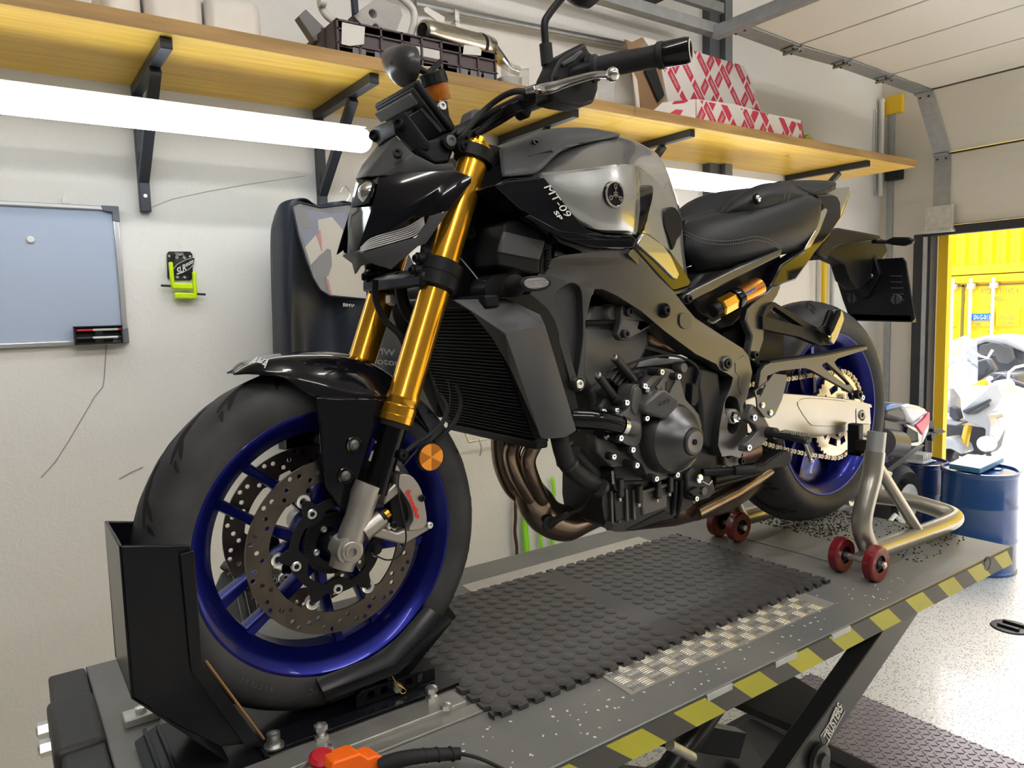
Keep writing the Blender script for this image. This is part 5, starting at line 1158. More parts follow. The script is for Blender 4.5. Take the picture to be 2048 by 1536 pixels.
# --- fork -----------------------------------------------------------------
F0, F1 = P(790, 850, y=-.105), P(958, 283, y=-.105); FA = (F1-F0).normalized(); FL = (F1-F0).length
def fpt(v_, s=1):          # point on the fork axis seen at image height v_
    t = 0
    for _ in range(30):
        q = F0+FA*t; d_ = q-CAM; z_ = d_.dot(_f); vv = 768-FPX*d_.dot(CU)/z_; t += (vv-v_)/FPX*z_*.9
    return F0+FA*t
def fork(s):
    g = lambda v_: mir(fpt(v_), s); ax = V((FA.x, 0, FA.z))
    up = MB().lathe([(.0265, 0), (.0265, (g(320)-g(578)).length)], g(578), ax, 40).build('fork_tube', M_gold, bike, sharp=30); up['label'] = 'gold upper fork tube'
    L = (g(578)-g(845)).length
    MB().lathe([(.0205, 0), (.0285, .001), (.0285, .012), (.0282, .0125), (.0282, .014), (.0285, .0145), (.0285, .028), (.0265, .03), (.0265, .036), (.0285, .040), (.0285, .044), (.0265, .052), (.0265, L+.02)], g(845), ax, 40).build('fork_tube', M_gold, bike, sharp=30)
    MB().lathe([(.0001, -.004), (.024, -.004), (.0255, 0), (.0255, .006), (.02, .006)], g(850), ax, 32).build('dust_seal', M_rubber, bike)
    MB().cyl(g(985), g(848), .0215, seg=40).build('fork_slider', mat('dark coated slider', (.02, .02, .022), .12, .9), bike) if s > 0 else MB().cyl(g(985), g(848), .0215, seg=40).build('fork_slider', MATS['dark coated slider'], bike)
    MB().lathe([(.0275, -.004), (.031, 0), (.037, .001), (.037, .021), (.036, .022), (.036, .024), (.037, .025), (.037, .045), (.031, .046), (.0275, .05)], g(576), ax, 40).build('lower_clamp', M_mblk, bike)
    MB().lathe([(.027, 0), (.0355, .001), (.0355, .022), (.027, .023)], g(325), ax, 40).build('upper_clamp', M_mblk, bike)
    MB().lathe([(.0265, 0), (.0265, .006), (.022, .009), (.022, .012), (.0001, .012)], g(301), ax, 40).build('fork_cap', M_gold, bike)
    MB().lathe([(.0115, 0), (.0115, .016), (.009, .018), (.0001, .018)], g(293), ax, 10).build('preload_adjuster', M_gold, bike, sharp=20)
    for u, v in ((834, 517), (826, 541)):
        q = mir(P(u, v, y=-.098), s); MB().cyl(q, q+V((.03, 0, -.0)), .0105).build('clamp_boss', M_mblk, bike); hexbolt('clamp_bolt', q, (-1, -.3*s, 0), .007, M_mblk, bike)
    q = mir(P(928, 293, y=-.118), s); MB().cyl(q+V((0, -.001*s, 0)), q+V((0, .02*s, 0)), .012).build('clamp_boss', M_mblk, bike); hexbolt('clamp_bolt', q, (0, -s, 0), .008, M_mblk, bike)
    # cast foot
    a = [mir(P(u, v, y=-.105), s) for u, v in ((738, 968), (729, 990), (724, 1008), (717, 1032), (706, 1062), (694, 1098), (682, 1136))]
    MB().tube(a, [.0235, .0237, .0225, .0215, .0225, .022, .0205], 32).build('fork_foot', M_cast, bike, sharp=40)
    c_ = P(703, 1104, y=-.128); c_ = mir(c_, s)
    MB().lathe([(.024, .04), (.0235, .008), (.022, .004), (.0165, .003), (.0165, 0), (.0155, -.001), (.0105, -.001), (.0105, -.004), (.0075, -.004), (.0075, .006), (.0001, .006)], c_, (0, s, 0), 32).build('axle_lug', M_cast, bike)
    q = [P(u, v, y=-.120) for u, v in ((772, 985), (812, 948), (822, 956), (822, 968), (768, 1012))]
    MB().prism([mir(p, s) for p in q], (0, .02*s, 0)).build('caliper_arm', M_cast, bike, bevel=.003)
    q = [P(u, v, y=-.120) for u, v in ((752, 1052), (795, 1066), (855, 1044), (860, 1060), (812, 1088), (800, 1088), (740, 1072))]
    MB().prism([mir(p, s) for p in q], (0, .02*s, 0)).build('caliper_arm', M_cast, bike, bevel=.003)
    MB().tube([mir(P(725, 1065, y=-.112), s), mir(P(765, 1035, y=-.112), s)], [.017, .0155], 20).build('damper_boss', M_cast, bike)
    MB().tube([mir(P(761, 1037, y=-.113), s), mir(P(768, 1032, y=-.113), s)], .0145, 20).build('damper_ring', M_mblk, bike)
    MB().tube([mir(P(766, 1033, y=-.113), s), mir(P(777, 1025, y=-.113), s)], [.0095, .0085], 12).build('damper_screw', M_gold, bike)
    # caliper
    out = [(800, 950), (822, 951), (838, 970), (846, 990), (852, 1020), (854, 1042), (848, 1056), (828, 1062), (818, 1058), (826, 1042), (824, 1020), (814, 998), (800, 978), (794, 966)]
    q = crom([P(u, v, y=-.128) for u, v in out], 3, True)
    cal = MB().prism([mir(p, s) for p in q], (0, .045*s, 0)).build('brake_caliper', M_cast, bike, bevel=.004)
    if s > 0:
        text_px('lettering', 'brembo', (811, 984), (833, 1038), (821, 980), -.1292, M_redp, cal, bold=.03)
    q = [P(u, v, y=-.110) for u, v in ((778, 988), (800, 980), (816, 1010), (820, 1045), (806, 1056), (786, 1050))]
    MB().prism([mir(p, s) for p in q], (0, .03*s, 0)).build('brake_pads', M_mblk, bike, bevel=.002)
    for u, v in ((842, 996), (858, 1050), (787, 1049)):
        hexbolt('caliper_bolt', mir(P(u, v, y=-.126), s), (0, -s, 0), .006, M_mblk if u < 850 else M_bolt, bike)
    c_ = P(862, 914, y=-.130); e = mir(c_, s)
    rf = MB().lathe([(.0001, .012), (.024, .012), (.0255, .008), (.0255, 0), (.0225, -.0006)], e, (0, s, 0), 36).build('reflector', M_mblk, bike)
    for k in range(6):
        a0 = math.radians(30+60*k-2); m_ = M_amb if k % 2 else M_ambd; r = .0228
        MB().prism([e+V((0, -.0006*s, 0))]+[e+V((r*math.cos(a0+math.radians(60*j/8)), -.0006*s, r*math.sin(a0+math.radians(60*j/8)))) for j in range(9)], (0, -.001*s, 0)).build('reflector_prism', m_, rf)
    if s > 0:
        T = lambda pts, r, m=M_rubber, n='brake_hose': MB().tube(crom([P(*p[:2], y=p[2]) for p in pts], 6), r, 10).build(n, m, bike)
        T([(880, 790, -.07), (893, 815, -.08), (885, 845, -.09), (862, 868, -.1), (835, 885, -.11), (810, 905, -.115)], .0045)
        T([(912, 770, -.05), (922, 805, -.06), (912, 840, -.07), (885, 870, -.08), (868, 885, -.1)], .0045)
        T([(895, 760, -.07), (900, 790, -.08), (895, 830, -.09), (868, 870, -.105), (830, 905, -.125), (800, 945, -.13), (798, 990, -.13), (808, 1040, -.135), (812, 1080, -.135), (800, 1110, -.13), (775, 1120, -.12), (745, 1108, -.11)], .0014, M_rubber, 'sensor_cable')
        MB().cyl(P(804, 911, y=-.125), P(804, 911, y=-.105), .011).build('banjo', M_mblk, bike); hexbolt('banjo_bolt', P(804, 911, y=-.127), (0, -1, 0), .007, M_mblk, bike)
        T([(757, 1100, -.12), (748, 1095, -.11)], .009, M_mblk, 'wheel_sensor'); hexbolt('sensor_bolt', P(740, 1096, y=-.105), (0, -1, 0), .007, M_mblk, bike)
both(fork)
MB().prism([P(842, 545, y=-.12), P(842, 575, y=-.12), P(880, 560, y=-.12), P(880, 530, y=-.12)], (0, .24, 0)).build('lower_yoke', M_mblk, bike, bevel=.006)
MB().prism([P(945, 300, y=-.10), P(975, 296, y=-.10), P(985, 318, y=-.10), P(940, 330, y=-.10)], (0, .20, 0)).build('upper_yoke', M_mblk, bike, bevel=.006)
MB().cyl(P(905, 545, y=0)+V((.02, 0, -.03)), P(968, 300, y=0)+V((.02, 0, 0)), .03).build('steering_stem', M_mblk, bike)
# --- front fender -----------------------------------------------------------
patch('front_fender', [[(464, 744, 0), (500, 722, 0), (550, 708, 0), (610, 703, 0), (680, 706, 0), (740, 722, 0), (800, 765, 0), (850, 830, 0)],
      [(464, 745, -.008), (502, 728, -.032), (556, 717, -.048), (620, 716, -.05), (694, 722, -.052), (760, 742, -.05), (815, 785, -.05), (855, 850, -.045)],
      [(465, 746, -.016), (512, 741, -.05), (563, 742, -.068), (625, 757, -.08), (700, 775, -.082), (768, 782, -.08), (826, 815, -.07), (858, 858, -.06)],
      [(466, 748, -.02), (522, 750, -.056), (570, 757, -.075), (630, 795, -.086), (700, 798, -.088), (772, 798, -.086), (830, 832, -.074), (858, 866, -.062)]],
      M_blackg, bike, n=(4, 5), solid=.003, mirror=True, sharp=30)
text_px('lettering', 'AHA', (501, 732), (535, 740), (513, 716), (-.022, -.055, -.022), M_white, bike, bold=.03, depth=.006)
def fstrut(s):
    q = [(632, 794), (700, 796), (773, 796), (768, 822), (748, 872), (726, 935), (702, 1012), (690, 1028), (672, 1005), (652, 975), (645, 930), (640, 860)]
    q = [mir(P(u, v, y=-.0905), s) for u, v in q]; MB().prism(q, (0, .008*s, 0)).build('fender_strut', M_blackg, bike, bevel=.003)
    for u, v in ((709, 890), (692, 952)):
        c_ = mir(P(u, v, y=-.0925), s); MB().lathe([(.0135, .002), (.0145, 0), (.0135, -.001), (.010, 0)], c_, (0, s, 0), 24).build('bolt_recess', M_blackg, bike); MB().lathe([(.0001, -.0035), (.004, -.004), (.0085, -.001), (.009, .001)], c_, (0, s, 0), 20).build('strut_bolt', M_engl, bike)
both(fstrut)
M_ribs = mat('clear lens rib', (.5, .5, .52), .15, .4)
# --- headlight and cockpit ----------------------------------------------------
polys('headlight_shell', [(716, 352, .04), (760, 346, -.045), (911, 341, -.138), (943, 354, -.146), (942, 366, -.146), (897, 421, -.138), (860, 431, -.118), (822, 438, -.102), (812, 452, -.09), (740, 478, -.058), (717, 501, -.048), (741, 430, -.052), (701, 417, .042), (687, 511, .042), (752, 392, -.05)],
      [(0, 1, 14, 11, 12), (12, 11, 10, 13), (1, 2, 6, 7, 8, 9, 11, 14), (2, 3, 4, 5, 6), (9, 10, 11)], M_blackg, solid=.003, bevel=.0015, mirror=False)
polys('headlight_shell', [V((p.x, -p.y, p.z)) for p in (P(752, 392, y=-.05), P(911, 341, y=-.138), P(942, 362, y=-.146), P(897, 421, y=-.138), P(860, 431, y=-.118), P(741, 430, y=-.052), P(717, 501, y=-.048))], [(0, 1, 2, 3, 4, 6, 5)], M_blackg, solid=.003)
patch('running_light', [[(720, 495, -.049), (742, 474, -.058), (790, 459, -.077), (818, 449, -.094), (846, 432, -.108)], [(721, 504, -.049), (745, 499, -.06), (795, 485, -.08), (832, 472, -.097), (849, 451, -.110)]], M_lens, bike, n=(2, 3), solid=.002)
up_ = [(720, 495, -.051), (742, 474, -.060), (790, 459, -.079), (818, 449, -.096), (846, 432, -.110)]; lo_ = [(721, 504, -.051), (745, 499, -.062), (795, 485, -.082), (832, 472, -.099), (849, 451, -.112)]
for k in range(6):
    t_ = .12+.15*k; MB().tube(crom([toV(a).lerp(toV(b_), t_)-V((0, .0015, 0)) for a, b_ in zip(up_, lo_)], 4), .0011, 6).build('lens_rib', M_ribs, bike)
polys('light_cowl', [(686, 511, .042), (717, 502, -.048), (721, 506, -.05), (832, 475, -.1), (849, 453, -.112), (859, 432, -.120), (897, 422, -.139), (851, 488, -.112), (836, 492, -.10), (782, 539, -.08), (741, 526, -.055), (722, 532, -.03), (711, 548, 0), (707, 526, .03)],
      [(0, 1, 2, 10, 11, 12, 13), (2, 3, 8, 9, 10), (3, 4, 5, 6, 7, 8)], M_grey, solid=.004, bevel=.001)
polys('light_window', [(714, 364, .041), (751, 365, -.046), (738, 407, -.05), (701, 416, .043)], [(0, 1, 2, 3)], M_blk, solid=.002)
q = P(734, 387, y=-.02); MB().sph(q+V((.012, 0, 0)), .028, 20, (1, .75, .8)).build('projector_lens', M_chr, bike)
polys('upper_cowl', [(712, 359, .045), (726, 331, .045), (758, 291, .05), (792, 273, -.05), (829, 309, -.085), (870, 329, -.105), (905, 326, -.11), (912, 342, -.113), (860, 351, -.095), (760, 352, -.05), (733, 353, -.012), (772, 300, -.03)],
      [(0, 1, 11, 10), (1, 2, 3, 11), (11, 3, 4, 9, 10), (4, 5, 8, 9), (5, 6, 7, 8)], M_grey, solid=.004)
hexbolt('cowl_screw', P(795, 308, y=-.075), (-.5, -1, .2), .008, M_mblk, bike)
TN, BN = P(829, 165, y=-.085), P(904, 266, y=-.085); wY = V((0, .165, 0)); dn = (BN-TN).normalized(); nz = V((dn.z, 0, -dn.x)); nz = nz if nz.x < 0 else -nz
ds = MB().prism([TN, BN, BN+wY, TN+wY], -nz*.012).build('display', M_mblk, bike, bevel=.005, seg=3)
e = lambda a, b_: TN+(BN-TN)*a+wY*b_
MB().prism([e(.05, .05), e(.93, .05), e(.93, .95), e(.05, .95)], nz*.004).build('display_back', M_grey, ds, bevel=.002)
MB().prism([e(.10, .12), e(.30, .12), e(.30, .98), e(.10, .98)], nz*.010).build('heat_sink', mat('heat sink grey', (.16, .165, .175), .45, .5), ds, bevel=.001)
MB().prism([e(.38, .10), e(.9, .06), e(.9, .5), e(.40, .42)], nz*.014).build('back_rib', M_mblk, ds, bevel=.002)
MB().prism([e(.34, .26), e(.5, .26), e(.5, .44), e(.34, .44)], nz*.013).build('back_pad', M_grey, ds, bevel=.001); MB().prism([e(.34, .68), e(.55, .68), e(.55, .9), e(.34, .9)], nz*.013).build('back_pad', M_grey, ds, bevel=.001)
polys('display_bracket', [(787, 239, -.045), (811, 223, -.07), (857, 283, -.10), (858, 300, -.10), (828, 299, -.085), (793, 271, -.05), (744, 259, .05), (766, 247, 0), (769, 283, -.01), (758, 293, .03)], [(0, 1, 2, 3, 4, 5), (0, 5, 8, 7), (7, 8, 9, 6)], M_mblk, solid=.006, bevel=.002)
hexbolt('bracket_bolt', P(800, 250, y=-.062), (-1, -.6, .3), .010, M_mblk, bike); hexbolt('bracket_bolt', P(751, 273, y=.035), (-1, -.6, .3), .010, M_mblk, bike)
MB().prism([P(830, 300, y=-.09), P(860, 280, y=-.1), P(895, 272, y=-.1), P(912, 290, y=-.1), P(900, 326, y=-.1), P(870, 329, y=-.1)], (0, .19, 0)).build('cockpit_carrier', M_mblk, bike, bevel=.006)
q = P(901, 282, y=-.11); MB().cyl(q, q+V((0, .05, 0)), .014).build('carrier_boss', M_mblk, bike); hexbolt('carrier_bolt', q, (0, -1, 0), .010, M_engl, bike, h=.004)
M_mir = mat('satin black mirror shell', (.03, .03, .033), .28)
# handlebar, left as seen and its mirror image on the far side
BP = [P(925, 266, y=-.02), P(962, 243, y=-.07), P(1040, 205, y=-.16), P(1090, 182, y=-.22), P(1140, 152, y=-.265), P(1185, 137, y=-.295), P(1345, 106, y=-.405)]
BP[0] = V((BP[1].x-.004, 0, BP[1].z-.004))
def bars(s):
    p = [mir(a, s) for a in crom(BP, 5)]
    MB().tube(p, .0125, 16).build('handlebar', M_mblk, bike)
    g0, g1 = mir(BP[5], s), mir(BP[6], s); d = (g1-g0).normalized()
    MB().lathe([(.013, 0), (.021, .002), (.021, .008), (.0165, .012), (.0175, .05), (.0165, .09), (.0175, (g1-g0).length-.025), (.0205, (g1-g0).length-.022), (.0205, (g1-g0).length-.014), (.016, (g1-g0).length-.012)], g0, d, 28).build('grip', M_rubber, bike)
    L = (g1-g0).length; MB().lathe([(.016, L-.014), (.0192, L-.012), (.0198, L+.02), (.0185, L+.026), (.013, L+.027), (.0105, L+.022), (.0001, L+.02)], g0, d, 28).build('bar_end', M_blackg, bike)
    MB().lathe([(.0128, L+.0265), (.0168, L+.0275), (.0128, L+.0285)], g0, d, 28).build('end_ring', M_galvl, bike)
    c_ = mir(P(1150, 155, y=-.27), s)
    q = [(1103, 150), (1118, 118), (1133, 103), (1165, 86), (1173, 84), (1178, 100), (1192, 112), (1200, 140), (1198, 178), (1190, 205), (1164, 213), (1128, 207), (1102, 200)]
    q = [P(u, v, y=-.272) for u, v in q]; MB().prism([mir(a, s) for a in q], (0, .045*s, 0)).build('switch_housing', M_mblk, bike, bevel=.007, seg=3)
    q = [P(u, v, y=-.278) for u, v in ((1125, 125), (1150, 108), (1163, 98), (1168, 104), (1150, 122), (1128, 132))]; MB().prism([mir(a, s) for a in q], (0, .01*s, 0)).build('switch_lever', M_grey, bike, bevel=.002)
    MB().cyl(mir(P(1178, 118, y=-.284), s), mir(P(1178, 118, y=-.27), s), .008).build('horn_button', M_grey, bike)
    for u, v in ((1112, 156), (1190, 160)): hexbolt('housing_screw', mir(P(u, v, y=-.273), s), (0, -s, 0), .004, M_mblk, bike)
    lv = [mir(P(*a[:2], y=a[2]), s) for a in ((1077, 181, -.250), (1100, 176, -.278), (1125, 168, -.297), (1155, 159, -.323), (1190, 150, -.355), (1222, 149, -.385))]
    MB().tube(crom(lv, 4), [.0085, .0092, .0096, .0098, .0096, .0090, .0085, .008, .0078, .0074, .007, .0068, .0065, .0062, .006, .0058, .0056, .0055, .0055, .0055, .0055], 14).build('lever', M_chr, bike)
    MB().sph(lv[-1]+(lv[-1]-lv[-2])*.1, .0108, 18).build('lever_ball', M_chr, bike)
    MB().beam(mir(P(1048, 190, y=-.19), s), mir(P(1092, 176, y=-.225), s), .022, .018).build('lever_perch', M_mblk, bike, bevel=.004)
    MB().beam(mir(P(1052, 184, y=-.2), s), mir(P(1074, 178, y=-.22), s), .012, .012).build('cable_holder', M_chr, bike, bevel=.003)
    hexbolt('pivot_screw', mir(P(1092, 179, y=-.245), s), (0, -s*.6, .8), .008, M_mblk, bike)
    MB().prism([mir(P(u, v, y=-.17), s) for u, v in ((1020, 206), (1046, 196), (1075, 190), (1095, 200), (1090, 213), (1065, 222), (1060, 236), (1050, 230), (1048, 222), (1030, 226))], (0, .03*s, 0)).build('clutch_switch', M_mblk, bike, bevel=.003)
    st_ = [mir(P(*a[:2], y=-.235), s) for a in ((1096, 172), (1095, 130), (1091, 88), (1089, 50), (1097, 30), (1126, -6), (1160, -40))]
    MB().tube(crom(st_, 4), .0062, 12).build('mirror_stem', M_mblk, bike)
    MB().tube([st_[1]+(st_[1]-st_[2])*.0, st_[2]], .0105, 16).build('stem_sleeve', M_rubber, bike); MB().cyl(st_[0], st_[1], .009, seg=8).build('stem_nut', M_mblk, bike)
    h = st_[-1] if s > 0 else None
    if s > 0: cc = h
    else: cc = P(803, 132, x=.33)
    rows = []
    shp = [(773, 102), (793, 89), (818, 86), (830, 107), (829, 142), (818, 163), (803, 173), (785, 152), (773, 127)]
    ctr = P(803, 130, x=.33); ring = crom([P(u, v, x=.33)-ctr for u, v in shp], 4, True)
    for k, (f_, dx) in enumerate(((1.0, .012), (1.0, 0), (.93, -.010), (.72, -.021), (.4, -.028), (.02, -.030))): rows.append([cc+V((dx, a.y*f_, a.z*f_)) for a in ring])
    mb = MB().grid(rows, cu=True); mb.add([rows[0][i] for i in range(len(ring))], [tuple(range(len(ring)))]); mb.build('mirror_head', M_mir, bike, sharp=60)
    if s < 0: MB().tube([cc+V((-.02, -.005, .0)), P(830, 134, x=.34), P(858, 148, x=.37)], [.013, .008, .0065], 14).build('mirror_arm', M_mblk, bike)
both(bars)
T = lambda pts, r, m=M_rubber, n='cable': MB().tube(crom([P(*p[:2], y=p[2]) for p in pts], 6), r, 10).build(n, m, bike)
T([(1050, 183, -.2), (1030, 183, -.19), (1005, 193, -.16), (975, 215, -.13), (945, 245, -.12), (925, 272, -.115), (912, 290, -.1)], .0052, M_rubber, 'clutch_cable')
T([(1040, 215, -.16), (1000, 240, -.12), (960, 262, -.1), (930, 275, -.1)], .0075, M_mblk, 'wiring_sleeve')
T([(1010, 222, -.14), (985, 240, -.12), (950, 268, -.11)], .005, M_mblk, 'wiring_sleeve')
MB().prism([P(u, v, y=-.05) for u, v in ((933, 262), (945, 220), (952, 217), (968, 219), (975, 235), (962, 262))], (0, .04, 0)).build('bar_clamp', M_grey, bike, bevel=.005)
MB().prism([P(u, v, y=.03) for u, v in ((933, 262), (945, 230), (968, 228), (962, 262))], (0, .03, 0)).build('bar_clamp', M_grey, bike, bevel=.005)
r0, r1 = P(881, 205, y=.10), P(863, 147, y=.10); d = (r1-r0).normalized(); L = (r1-r0).length
MB().lathe([(.0001, 0), (.021, 0), (.0235, .004), (.0245, L*.62), (.0001, L*.62)], r0, d, 30).build('fluid_reservoir', mat('amber fluid cup', (.45, .13, .01), .12, trans=.25, coat=.5), bike)
MB().lathe([(.026, L*.58), (.0285, L*.6), (.0285, L*.95), (.0265, L), (.0001, L)], r0, d, 16).build('reservoir_cap', M_mblk, bike, sharp=20)
MB().prism([P(u, v, y=.08) for u, v in ((866, 206), (895, 200), (900, 232), (912, 255), (895, 252), (878, 226))], (0, .03, 0)).build('reservoir_bracket', M_mblk, bike, bevel=.003); hexbolt('reservoir_screw', P(882, 213, y=.078), (0, -1, 0), .009, M_bolt, bike)
# --- tank ---------------------------------------------------------------------
patch('fuel_tank', [
 [(1012, 302, 0), (1095, 270, 0), (1180, 270, 0), (1240, 279, 0), (1275, 292, 0), (1305, 312, 0), (1337, 372, 0)],
 [(1008, 306, -.07), (1095, 264, -.075), (1190, 264, -.08), (1256, 278, -.08), (1288, 291, -.07), (1321, 316, -.06), (1346, 378, -.05)],
 [(1015, 330, -.13), (1100, 316, -.14), (1190, 304, -.145), (1252, 306, -.145), (1292, 312, -.115), (1330, 340, -.09), (1356, 404, -.07)],
 [(1040, 350, -.17), (1088, 345, -.188), (1180, 336, -.195), (1254, 328, -.195), (1288, 338, -.145), (1328, 372, -.11), (1362, 430, -.09)],
 [(1044, 354, -.174), (1090, 351, -.193), (1181, 342, -.2), (1257, 335, -.2), (1286, 348, -.148), (1325, 388, -.118), (1364, 448, -.1)],
 [(1110, 410, -.19), (1135, 405, -.2), (1195, 400, -.206), (1265, 400, -.206), (1288, 410, -.15), (1328, 450, -.125), (1368, 500, -.11)],
 [(1150, 450, -.182), (1170, 454, -.19), (1205, 460, -.2), (1264, 462, -.2), (1284, 470, -.15), (1334, 520, -.13), (1374, 545, -.115)],
 [(1155, 456, -.16), (1175, 460, -.16), (1207, 468, -.17), (1262, 470, -.17), (1284, 488, -.14), (1338, 540, -.13), (1380, 570, -.115)]],
 M_silver, bike, n=(4, 5), solid=.003, mirror=True, sharp=28)
patch('tank_cover', [[(1000, 298, 0), (1050, 274, 0), (1100, 261, 0), (1170, 258, 0), (1236, 267, 0)],
 [(998, 301, -.082), (1050, 275, -.088), (1100, 259, -.091), (1172, 257, -.092), (1240, 268, -.092)],
 [(1000, 321, -.135), (1045, 304, -.142), (1085, 292, -.14), (1130, 278, -.125), (1228, 273, -.112)],
 [(1004, 352, -.165), (1034, 350, -.182), (1075, 342, -.193), (1108, 312, -.166), (1134, 290, -.142)]], M_grey, bike, n=(3, 4), solid=.003, mirror=True, sharp=30)
pp('cover_recess', [(1046, 322), (1058, 312), (1103, 299), (1108, 304), (1090, 316)], -.158, .004, M_mblk, bevel=.001); hexbolt('cover_screw', P(1069, 290, y=-.125), (0, -1, .5), .009, M_mblk, bike)
yd = lambda u, v: -.19-.018*min(max((u-990)/250, 0), 1)
pp('air_duct', [(989, 371), (1012, 358), (1080, 352), (1088, 354), (1112, 384), (1150, 433), (1174, 459), (1210, 470), (1266, 471), (1274, 480), (1268, 494), (1250, 501), (1190, 502), (1140, 490), (1118, 482), (1098, 462), (1060, 430), (1040, 418), (1015, 395)], yd, .10, M_blackg, bevel=.005, mirror=True)
pp('duct_lip', [(989, 371), (1012, 358), (1080, 352), (1086, 357), (1015, 366), (1000, 374)], lambda u, v: yd(u, v)-.003, .02, M_blackg, bevel=.003)
pp('duct_blade', [(1050, 433), (1060, 430), (1120, 462), (1160, 468), (1200, 478), (1262, 480), (1268, 494), (1240, 498), (1180, 494), (1130, 478), (1096, 462)], lambda u, v: yd(u, v)-.006, .02, M_blackg, bevel=.003)
text_px('lettering', 'MT-09', (1087, 375), (1132, 437), (1099, 367), (-.199, -.2025, -.2), M_white, bike, shear=.15)
text_px('lettering', 'SP', (1106, 424), (1119, 442), (1113, 419), (-.2025, -.2025, -.2025), M_white, bike, shear=.15, bold=.02)
em = P(1229, 389, y=-.2105); eb = MB().lathe([(.0001, -.001), (.0215, -.0018), (.024, .0), (.025, .006)], em, (0, 1, 0), 40).build('tank_emblem', M_blackg, bike)
MB().lathe([(.0205, -.002), (.0212, -.0035), (.0235, -.0035), (.024, -.001)], em, (0, 1, 0), 40).build('emblem_ring', M_chr, eb)
for k in range(3):
    a = PI/2+k*2*PI/3; d_ = V((math.cos(a), 0, math.sin(a))); n_ = V((-math.sin(a), 0, math.cos(a))); y_ = V((0, -.003, 0))
    mb = MB(); mb.beam(em+y_+d_*.001, em+y_+d_*.012, .0014, .0014); mb.beam(em+y_+d_*.015, em+y_+d_*.0195, .0010, .0010)
    for s in (-1, 1): mb.beam(em+y_+d_*.011+n_*.0030*s, em+y_+d_*.0185+n_*.0030*s, .0013, .0013)
    mb.beam(em+y_+d_*.011-n_*.0034, em+y_+d_*.011+n_*.0034, .0013, .0013); mb.lathe([(.0018, -.0006), (.0028, -.0006), (.0028, .0006), (.0018, .0006)], em+y_-d_*.0030, (0, 1, 0), 14, closed=True)
    mb.build('tuning_fork', M_chr, eb)
pp('knee_inlay', [(1274, 378), (1296, 370), (1306, 374), (1305, 395), (1297, 440), (1287, 462), (1276, 466), (1271, 440)], lambda u, v: -.186+.042*min(max((u-1270)/20, 0), 1)+.02*max(0, (u-1290)/30), .01, M_blackg, bevel=.003, smooth=2)
pp('knee_inlay', [(1330, 424), (1340, 414), (1352, 416), (1362, 432), (1366, 450), (1362, 470), (1354, 480), (1346, 500), (1336, 470), (1328, 450)], -.128, .03, M_mblk, bevel=.004, smooth=2)
pp('side_cover', [(1265, 492), (1284, 464), (1300, 468), (1340, 500), (1372, 545), (1384, 565), (1378, 574), (1352, 582), (1340, 578), (1300, 532)], lambda u, v: -.185+.0005*(u-1265), .02, M_blackg, bevel=.004)
pp('cover_inlay', [(1275, 488), (1286, 466), (1298, 470), (1330, 492), (1340, 506), (1360, 550), (1355, 560), (1345, 556), (1310, 520)], lambda u, v: -.192+.0005*(u-1265), .01, M_silver, bevel=.003)
pp('cover_trim', [(1262, 500), (1268, 496), (1340, 576), (1352, 582), (1380, 573), (1372, 584), (1345, 592), (1332, 588), (1256, 508)], lambda u, v: -.18+.0005*(u-1265), .02, M_satin, bevel=.003)
# inner dark masses behind the fork
pp('steering_head', [(905, 400), (960, 372), (1010, 372), (1060, 440), (1115, 495), (1110, 560), (1030, 600), (950, 600), (905, 600), (885, 560)], -.055, .11, M_mblk, bevel=.01)
pp('air_box', [(1000, 330), (1100, 340), (1260, 360), (1270, 480), (1240, 505), (1110, 500), (1010, 420)], -.10, .20, M_mblk, bevel=.01)
pp('control_unit', [(1009, 446), (1030, 438), (1094, 474), (1094, 480), (1081, 522), (1080, 545), (1066, 548), (998, 532), (995, 511)], -.165, .08, M_mblk, bevel=.004)
pp('control_unit_lid', [(1009, 462), (1092, 482), (1080, 520), (998, 505)], -.169, .01, M_grey, bevel=.003)
pp('unit_grille', [(1092, 478), (1104, 488), (1104, 520), (1092, 548), (1078, 546), (1082, 520)], -.158, .02, M_mblk, bevel=.002)
for k in range(6): MB().cyl(P(1090, 506+k*7, y=-.160), P(1097, 501+k*7, y=-.160), .0022, seg=6).build('grille_slot', M_blk, bike)
T([(917, 512, -.07), (945, 545, -.09), (968, 575, -.11)], .0015, M_galv, 'bowden_wire'); T([(750, 560, .02), (752, 600, .02), (770, 640, .02), (800, 670, .0), (815, 700, 0)], .006, M_rubber, 'brake_hose')
T([(800, 545, .0), (803, 590, 0), (815, 625, 0), (840, 650, 0)], .012, M_mblk, 'wiring_sleeve')
pp('horn', [(780, 590), (788, 588), (796, 600), (790, 612), (780, 606)], .02, .02, M_galvl, bevel=.002)
hexbolt('head_bolt', P(950, 410, y=-.075), (0, -1, 0), .012, M_mblk, bike); hexbolt('head_bolt', P(935, 467, y=-.075), (0, -1, 0), .012, M_mblk, bike)
